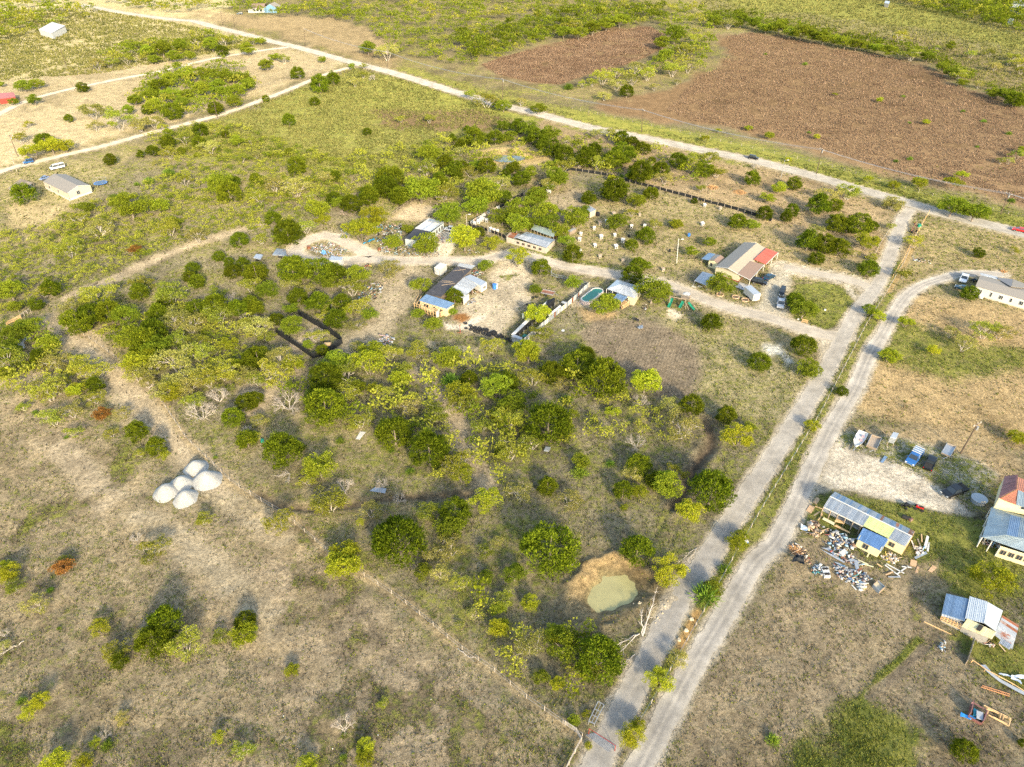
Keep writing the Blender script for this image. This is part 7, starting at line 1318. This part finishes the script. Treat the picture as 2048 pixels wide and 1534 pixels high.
WT = mat('white_sheeting',(.55,.60,.66),.5,var=.3,scale=2); tarp('pale crumpled sheeting at the right edge below the shack',f,[(740,190),(960,230),(960,180),(770,150)],WT,.4,5,'sheeting'); tarp('pale blue crumpled sheeting hanging lower at the edge',f,[(750,220),(890,310),(900,240),(760,200)],WT,.4,6,'sheeting'); tarp('long narrow pale sheeting above the other sheets',f,[(565,140),(760,190),(765,165),(580,115)],WT,.3,8,'sheeting')
tarp('crumpled white plastic beside the cardboard heap',C4,[(255,640),(330,670),(370,640),(270,570)],WT,.5,9,'sheeting'); tarp('heap of black plastic bags left of the junk lot',C4,[(130,1100),(290,1130),(300,1030),(200,980)],M_BLACK,1.2,11,'plastic_bags'); tarp('crumpled white item on the yellow bush lawn',C5,[(750,1160),(865,1215),(878,1195),(770,1150)],WT,.5,12,'sheeting'); tarp('blue tarp spread under the round tree by the junk',D5,[(800,450),(960,400),(950,380),(830,425)],mat('cyan_tarp',(.04,.25,.42),.5,var=.4,scale=2),.6,13); tarp('light blue tarp in the trash loop',D5,[(265,575),(345,590),(340,545),(280,540)],mat('sky_tarp',(.16,.36,.60),.5,var=.3,scale=2),.7,14)
plate('long_pole','long pale pole lying left of the patched shack','pole',C6,[(0,690),(0,705),(525,950),(530,938)],.2,M_LUMB,.1); plate('plywood_sheet','pale board leaning by the left kennel wall','board',D2,[(450,780),(490,790),(490,715),(450,705)],.6,M_YELL,.06,.4); plate('white_sheet','small white sheet lying on the field below the fence','sheet',D2,[(1250,1040),(1310,1065),(1350,1025),(1280,1005)],.1,M_WHITE)
plate('corrugated_sheet','three grey roofing sheets on the ground near the gully','sheet',B2,[(955,965),(1080,985),(1090,945),(1000,935)],.15,M_GALVD); plate('corrugated_sheet','white slatted pallet piece in the middle scrub','pallet',B2,[(845,550),(875,555),(925,495),(880,490)],.15,M_WHITE); plate('concrete_pad','pale concrete pad among the mesquites at far left','slab',A4,[(95,1130),(190,1168),(290,1100),(200,1068)],.14,M_CONC,.12); plate('green_box','tiny green box on the ground by the mesquites','box',B2,[(85,570),(110,570),(110,548),(85,548)],.5,M_GREENP,.4); plate('grey_box','small grey box frame below the middle juniper','box',B3,[(350,880),(390,885),(405,855),(365,850)],.4,M_GALVD,.3)
for (q,l) in (([(395,960),(470,990),(490,965),(420,930)],'broken pale board left of the metal canopy'),([(510,970),(590,975),(612,945),(530,935)],'broken pale board below the metal canopy')): plate('broken_board',l,'board',C3,q,.15,M_CREAM)
b = Bld('blue_tool_cart','blue utility box beside the brush near the driveway','box',B7(1560,108)); mb = MB(); g = V3(B7,1560,108,.2); mb.box((g.x,g.y,.25),(.7,.5,.3),.4); b.part(mb,'box_body',M_BLUEP); mb = MB(); mb.box((g.x,g.y,.43),(.74,.54,.06),.4); b.part(mb,'lid',M_WHITE)
b = Bld('red_implement','red farm implement parked beside the driveway mouth','farm implement',E8(1330,830)); 
for x0,y0,x1,y1,z0,z1 in ((1310,860,1350,790,.3,1.6),(1320,830,1345,850,.6,.6),(1330,800,1355,835,1.2,.4),(1315,850,1340,870,.4,.4)): b.beam(V3(E8,x0,y0,z0),V3(E8,x1,y1,z1),.2,M_RUST,'frame_beam')
for x,y in ((1315,868),(1345,862)): g = V3(E8,x,y,0); mb = MB(); mb.tube((g.x-.1,g.y,.4),(g.x+.1,g.y,.4),.4,n=12); b.part(mb,'wheel',M_RUBBER)
b = Bld('green_box_blind','small green feed bin beside the red implement','feed bin',E8(1362,828)); g = V3(E8,1362,828,0); mb = MB(); mb.box((g.x,g.y,.5),(1.0,.8,.9)); b.part(mb,'bin_body',M_GREENP); mb = MB(); mb.box((g.x,g.y,1.0),(1.1,.9,.08)); b.part(mb,'lid',M_GREENP)
b = Bld('red_pump_post','red hand pump post in front of the barn yard','pump',A5(1697,1230)); g = V3(A5,1697,1240,0); mb = MB(); mb.tube((g.x,g.y,0),(g.x,g.y,2.6),.07,n=8); b.part(mb,'post',M_REDP); b.beam((g.x-.8,g.y,.4),(g.x+.7,g.y,.5),.12,M_RUST,'cross_arm'); b.beam((g.x,g.y-.5,.2),(g.x,g.y+.5,.3),.12,M_RUST,'cross_arm')
for (x,y,s,l) in ((2035,1150,.7,'orange brush pile by the tan pasture track'),(0,0,0,None)):
    pass
# brush piles (orange-brown cut branches) on the slope
M_BRUSH = mat('cut_brush',(.50,.29,.13),.9,var=.3,scale=4,rnd=.1)
for (f_,x,y,r,l) in ((A7,505,55,45,'orange brush pile left of its twin on the slope'),(A7,725,95,50,'orange brush pile right of its twin on the slope'),(D8,1395,450,45,'small orange brush heap beyond the mobile home'),(A5,790,255,75,'grey-pink brush heap behind the round trees'),(C4,200,880,75,'orange-brown kindling heap left of the junk lot')):
    px,py = f_(x,y); g = G(px,py,.3); s_ = (f_(1,0)[0]-f_(0,0)[0]); R = r*s_*depth(px,py)/FOC; rg = np.random.default_rng(int(x)); mb = MB()
    for k in range(170): 
        t = rg.uniform(0,6.28); q = rg.random()**.6*R; zz = max(.05,(1-q/R)*R*.55*rg.random()); c_ = np.array([q*math.cos(t),q*math.sin(t),zz]); d = rg.normal(size=3)*[1,1,.35]; d = d/np.linalg.norm(d)*rg.uniform(.3,.7)*max(1,R*.35); mb.tube(c_-d,c_+d,.035*max(1,R*.4),n=3,cap=False)
    o = mb.build('brush_pile',M_BRUSH if l.startswith(('orange','small')) else mat('grey_brush',(.36,.29,.25),.9,var=.3,scale=4)); o.location = (g.x,g.y,H1(g.x,g.y)); tag(o,l,'brush pile',None,'stuff')
# ---------------------------------------------------------------- heaps of small trash that nobody could count
TR = [mat('trash_'+n,c,.6,var=.15) for n,c in (('white',(.50,.50,.48)),('grey',(.28,.29,.30)),('black',(.03,.03,.035)),('blue',(.11,.17,.28)),('tan',(.44,.33,.22)),('red',(.26,.08,.06)),('teal',(.04,.22,.22)),('brown',(.18,.11,.07)),('skyblue',(.25,.40,.52)),('pink',(.50,.33,.30)),('yellow',(.55,.42,.12)))]
def trash(label, f, poly, n, wts, height=.6, size=(.15,.6), seed=1, name='trash_heap'):
    rg = np.random.default_rng(seed); pts = T(f,poly); xs = [p[0] for p in pts]; ys = [p[1] for p in pts]; V = []; F = []; MI = []; k = 0; cx_,cy_ = sum(xs)/len(xs),sum(ys)/len(ys); o = G(cx_,cy_)
    w_ = np.array(wts,float); w_ /= w_.sum()
    n = int(n*.62); size = (size[0]*.8,size[1]*.8); height *= .75
    while k < n:
        px,py = rg.uniform(min(xs),max(xs)),rg.uniform(min(ys),max(ys))
        if not inside(np.array([px]),np.array([py]),pts)[0]: continue
        g = G(px,py); hh = height*fbm(np.array([g.x]),np.array([g.y]),1.8,3,seed)[0]*1.6*rg.random(); s_ = rg.uniform(*size); sx,sy,sz = s_*rg.uniform(.4,1.3),s_*rg.uniform(.3,1),s_*rg.uniform(.05,.4); sx,sy = (sx*rg.uniform(2,3.5),sy*.3) if rg.random() < .28 else (sx,sy); R = Matrix.Rotation(rg.uniform(0,6.28),3,'Z')@Matrix.Rotation(rg.normal()*.5,3,'X')@Matrix.Rotation(rg.normal()*.5,3,'Y'); b0 = len(V)
        tp_ = rg.uniform(.6,1.0)
        for dz in (-1,1):
            for dx,dy in ((-1,-1),(1,-1),(1,1),(-1,1)): v = R@Vector((dx*sx/2*(tp_ if dz > 0 else 1),dy*sy/2*(tp_ if dz > 0 else 1),dz*sz/2)); V.append((g.x+v.x-o.x,g.y+v.y-o.y,v.z+.05+sz/2+hh))
        F += [(b0+3,b0+2,b0+1,b0),(b0+4,b0+5,b0+6,b0+7)]+[(b0+i,b0+(i+1)%4,b0+4+(i+1)%4,b0+4+i) for i in range(4)]; MI += [int(rg.choice(len(TR),p=w_))]*6; k += 1
    me = mesh_np(name,V,F,TR,MI); return tag(put(name,me,None,(o.x,o.y,0)),label,None,None,'stuff')
W1 = (4.5,4,3,1.3,3.5,.7,.6,3,1.5,1,.4)
f = D5
trash('pale household trash spread inside the gravel loop',f,[(130,500),(230,440),(400,430),(530,470),(620,540),(520,600),(340,600),(200,560)],520,(7,3,1,2,4,.5,.5,2,3,3,.3),.7,(.2,.8),1)
trash('mixed dark trash piled between the round trees and shed',f,[(900,210),(1100,190),(1300,200),(1330,330),(1250,400),(1000,420),(960,330)],560,(3,3,6,2,1,1,1.2,1.5,1,.8,.3),.9,(.25,.9),2)
trash('trash spilled at the left foot of the round trees',f,[(520,210),(620,200),(620,370),(530,370)],90,(6,2,1,2,1,0,2,1,2,0,0),.4,(.2,.7),3)
trash('pale trash around the small tree by the junk road',f,[(1030,430),(1130,430),(1160,560),(1040,540)],130,(7,2,1,4,1,1,0,1,3,1,0),.5,(.2,.7),4)
trash('junk strewn along the road verge below the shed trees',f,[(1160,520),(1320,450),(1460,450),(1540,600),(1330,600),(1180,570)],230,W1,.5,(.2,.7),5)
trash('clothes and junk heaped at the shed doorway',f,[(1730,290),(1830,300),(1850,430),(1740,430),(1700,350)],130,(3,2,2,3,2,2,0,1,2,3,0),.5,(.2,.7),6)
trash('junk scattered under the right bushes of the shed',f,[(1540,560),(1790,500),(1780,600),(1560,620)],110,W1,.4,(.2,.6),7)
trash('dark litter under the twin yellow trees by the road',D4,[(30,780),(150,770),(300,800),(280,850),(100,845)],110,(3,3,4,0,2,0,0,2,0,1,0),.4,(.2,.6),8)
f = A5
trash('trash heap along the track left of the barn',f,[(860,930),(900,880),(980,830),(1100,830),(1070,890),(1030,960),(940,990),(860,965)],330,W1,.8,(.2,.8),9)
trash('few red and yellow pieces beside the grey tree',f,[(920,685),(970,680),(990,720),(930,710)],26,(1,0,1,0,0,6,0,0,0,0,2),.4,(.3,.9),10)
trash('pallets and pipes piled by the lower track',f,[(1030,1300),(1100,1260),(1170,1280),(1150,1340),(1060,1350)],110,(6,3,0,.5,4,1,.2,2,1,1,0),.6,(.3,1.2),11)
trash('yard clutter between the barn and the camper',D1,[(1420,700),(1600,640),(1700,760),(1560,830),(1440,790)],110,(2,2,1,0,5,1,0,4,0,1,1),.5,(.2,.8),12)
trash('metal clutter beside the white sheet wall',D1,[(1330,950),(1500,900),(1560,960),(1400,1040)],80,(4,5,2,0,1,0,0,1,1,0,0),.4,(.2,.8),13)
trash('machinery clutter behind the barn end',D1,[(1320,420),(1400,340),(1560,330),(1700,400),(1600,480),(1400,470)],150,(4,4,3,1,2,1,1,2,1,0,0),.8,(.3,.9),14)
trash('dark clutter at the cottage porch',D3,[(230,400),(370,400),(330,500),(240,480)],90,(4,3,3,1,1,1,0,1,1,1,0),.5,(.2,.7),15)
trash('bricks and pale rubble by the pool',D2,[(1550,430),(1700,400),(1700,520),(1570,540)],80,(5,3,0,0,3,0,0,0,1,1,0),.2,(.15,.5),16)
trash('twiggy metal scrap in front of the cottage tree',D3,[(870,670),(960,640),(980,760),(900,780)],60,(2,3,3,0,2,0,0,3,0,0,0),.4,(.2,.7),17)
trash('dark posts and boards piled along the far verge of the road',A7,[(820,760),(960,700),(1030,770),(960,800),(1000,700)],40,(3,1,1,0,2,1,0,2,0,1,0),.3,(.2,.5),18)
f = C4
trash('brown cardboard heap at the left junk corner',f,[(330,560),(440,510),(530,600),(560,680),(470,740),(370,720)],110,(0,1,0,0,10,0,0,3,0,1,0),1.0,(.5,1.2),19)
trash('dark metal junk pile left of the blue extension',f,[(590,650),(780,690),(950,800),(960,900),(830,880),(620,800)],260,(4,5,4,.5,1.5,.3,0,2,1,0,0),.7,(.25,1.1),20)
trash('mixed junk strewn across the middle of the lot',f,[(560,800),(700,830),(960,980),(1050,1100),(880,1080),(650,960)],230,W1,.5,(.2,.9),21)
trash('orange-brown wood scraps at the lot left edge',f,[(130,810),(230,830),(400,980),(390,1100),(280,1020),(150,930)],170,(1,0,.5,0,6,1,0,4,0,2,0),.3,(.2,.7),22)
trash('coloured household junk heap at the front of the lot',f,[(670,1080),(900,1150),(1100,1200),(1160,1290),(1080,1330),(860,1330),(720,1260)],430,W1,.7,(.25,.9),23)
trash('blue and white junk left of the car shell',f,[(440,1100),(510,1090),(550,1240),(470,1230),(380,1170)],90,(5,2,1,4,1,0,2,1,3,0,0),.5,(.2,.8),24)
trash('bright white scrap heap at the very front',f,[(960,1320),(1090,1330),(1090,1400),(1010,1430)],90,(12,1,0,0,1,0,0,0,1,0,.5),.5,(.25,.8),25)
trash('white and grey scrap right of the workshop',f,[(1720,870),(1830,850),(1830,960),(1740,980)],80,(5,5,0,0,2,0,0,1,1,0,0),.4,(.3,.9),26)
trash('pale plaster rubble below the extension corner',f,[(1290,960),(1420,930),(1530,1030),(1440,1080),(1300,1020)],150,(7,1,0,0,5,0,0,1,0,1,1),.35,(.2,.7),27)
trash('clutter at the porch of the large cream house',C5,[(610,820),(720,820),(830,880),(800,920),(640,870)],110,(5,2,2,0,1,2,0,1,1,2,0),.6,(.2,.7),28)
trash('junk below the yellow roof of the patched shack',C6,[(760,860),(950,960),(1250,1130),(1380,1180),(1250,1200),(900,1010)],130,(4,3,2,0,3,2,0,3,1,1,0),.5,(.15,.6),29)
trash('pale scrap heap left of the patched shack',C6,[(250,1100),(400,1100),(400,1290),(300,1260)],50,(6,4,1,0,1,0,1,1,2,0,0),.5,(.2,.6),30)
trash('white litter scattered by the house trailer and planters',C3,[(1060,1100),(1380,1080),(1400,1180),(1100,1180)],18,(6,1,0,0,1,1,0,0,0,0,0),.1,(.1,.3),31)
trash('dark scrap and rubble patch in the right hay field',A8,[(880,160),(960,170),(1080,220),(1020,250),(900,200)],90,(4,2,2,0,3,1,0,2,1,2,0),.3,(.2,.7),32)
trash('white crumbs scattered by the garden plot',B3,[(1000,100),(1600,120),(1600,900),(900,1100)],26,(8,1,0,0,1,0,0,0,1,0,0),.02,(.1,.28),33)
trash('pale stones scattered on the lower left ground',B5,[(800,300),(1850,250),(1900,800),(1200,850)],60,(8,1,0,0,1,0,0,0,1,0,0),.02,(.08,.2),34,'loose_stones')
trash('pale stones scattered through the bottom middle ground',B6,[(0,0),(1100,300),(1810,900),(1810,1534),(0,1534)],90,(8,1,0,0,2,0,0,0,0,0,0),.02,(.08,.22),35,'loose_stones')
# two dark lumps on the plowed plot, cows? no: stones and wheel rims
for (x,y,l,m_) in ((1500,1262,'dark tarp bundle on the plowed plot',M_RUBBER),(1535,1325,'grey-green bundle on the plowed plot',M_GALVD)): tarp(l,A6,[(x-18,y+8),(x+18,y+10),(x+20,y-10),(x-15,y-12)],m_,.8,int(x),'bundle')

# ---------------------------------------------------------------- the air
hz_m, hnt, hout = new_mat('haze_air'); hv = nn(hnt,'ShaderNodeVolumePrincipled'); hv.inputs['Color'].default_value = (.97,.96,.90,1); hv.inputs['Density'].default_value = HAZE; hv.inputs['Anisotropy'].default_value = .3
hnt.links.new(hv.outputs[0], hout.inputs['Volume'])
if HAZE: MB().box((0,3000,52),(16000,8000,110)).build('haze', hz_m, kind='stuff')
# ---------------------------------------------------------------- complete the labels: where each of the many stands
LM = [('the gravel mounds',375,962),('the murky pond',1230,1180),('the tan house',1490,530),('the green oval pool',1183,590),('the dark barn',900,565),
('the black mesh pen',625,680),('the loop of trash',655,500),('the hill pond',1022,316),('the red pipe gate',1203,1475),('the salvage workshop',1730,1040),('the hillside house',130,372),
('the lane grove',390,190),('the patched shack',1950,1240),('the mobile home',2000,585),('the poultry shed',1062,482),('the black fence',1350,385),
('the steel-roofed cottage',1247,580),('the grass island',1640,610),('the road bend',1080,225),('the brown field',1700,220),('the red blind tower',1965,1425),('the plowed plot',1310,700),
('the lane junction',700,130),('the gully',680,1010),('the far houses',520,15),('the bottom-left corner',60,1440),('the driveway mouth',1810,430),('the long fence',800,1200),
('the dark wheel rut',1410,930),('the white-roofed shed',850,465),('the west scrub corner',60,640),('the old tire row',980,668),('the wooden gate',45,640),('the blue trampoline',200,365),('the far woods',1900,30),('the small field',1180,110)]
ORD = ['nearest','second nearest','third nearest','fourth nearest','fifth nearest','sixth nearest','seventh nearest','eighth nearest','ninth nearest','tenth nearest','eleventh nearest','twelfth nearest']
_buckets = {}
for o, ph, px, py in REG:
    nm, lx, ly = min(LM, key=lambda q: (q[1]-px)**2+((q[2]-py)*1.4)**2)
    dx, dy = px-lx, (py-ly)*1.4; r = math.hypot(dx,dy)
    if r < 10: dr = 'right by'
    else:
        a = math.degrees(math.atan2(-dy,dx)) % 360
        dr = ['right of','beyond and right of','beyond','beyond and left of','left of','in front and left of','in front of','in front and right of'][int((a+22.5)//45) % 8]
    _buckets.setdefault((ph,dr,nm), []).append((r,o))
for (ph,dr,nm), l in _buckets.items():
    l.sort(key=lambda q: q[0])
    for i,(r,o) in enumerate(l):
        o['label'] = f'{ph} {dr} {nm}'.replace('the white stone','stone') + ('' if len(l) == 1 else f', {ORD[min(i,11)]}')
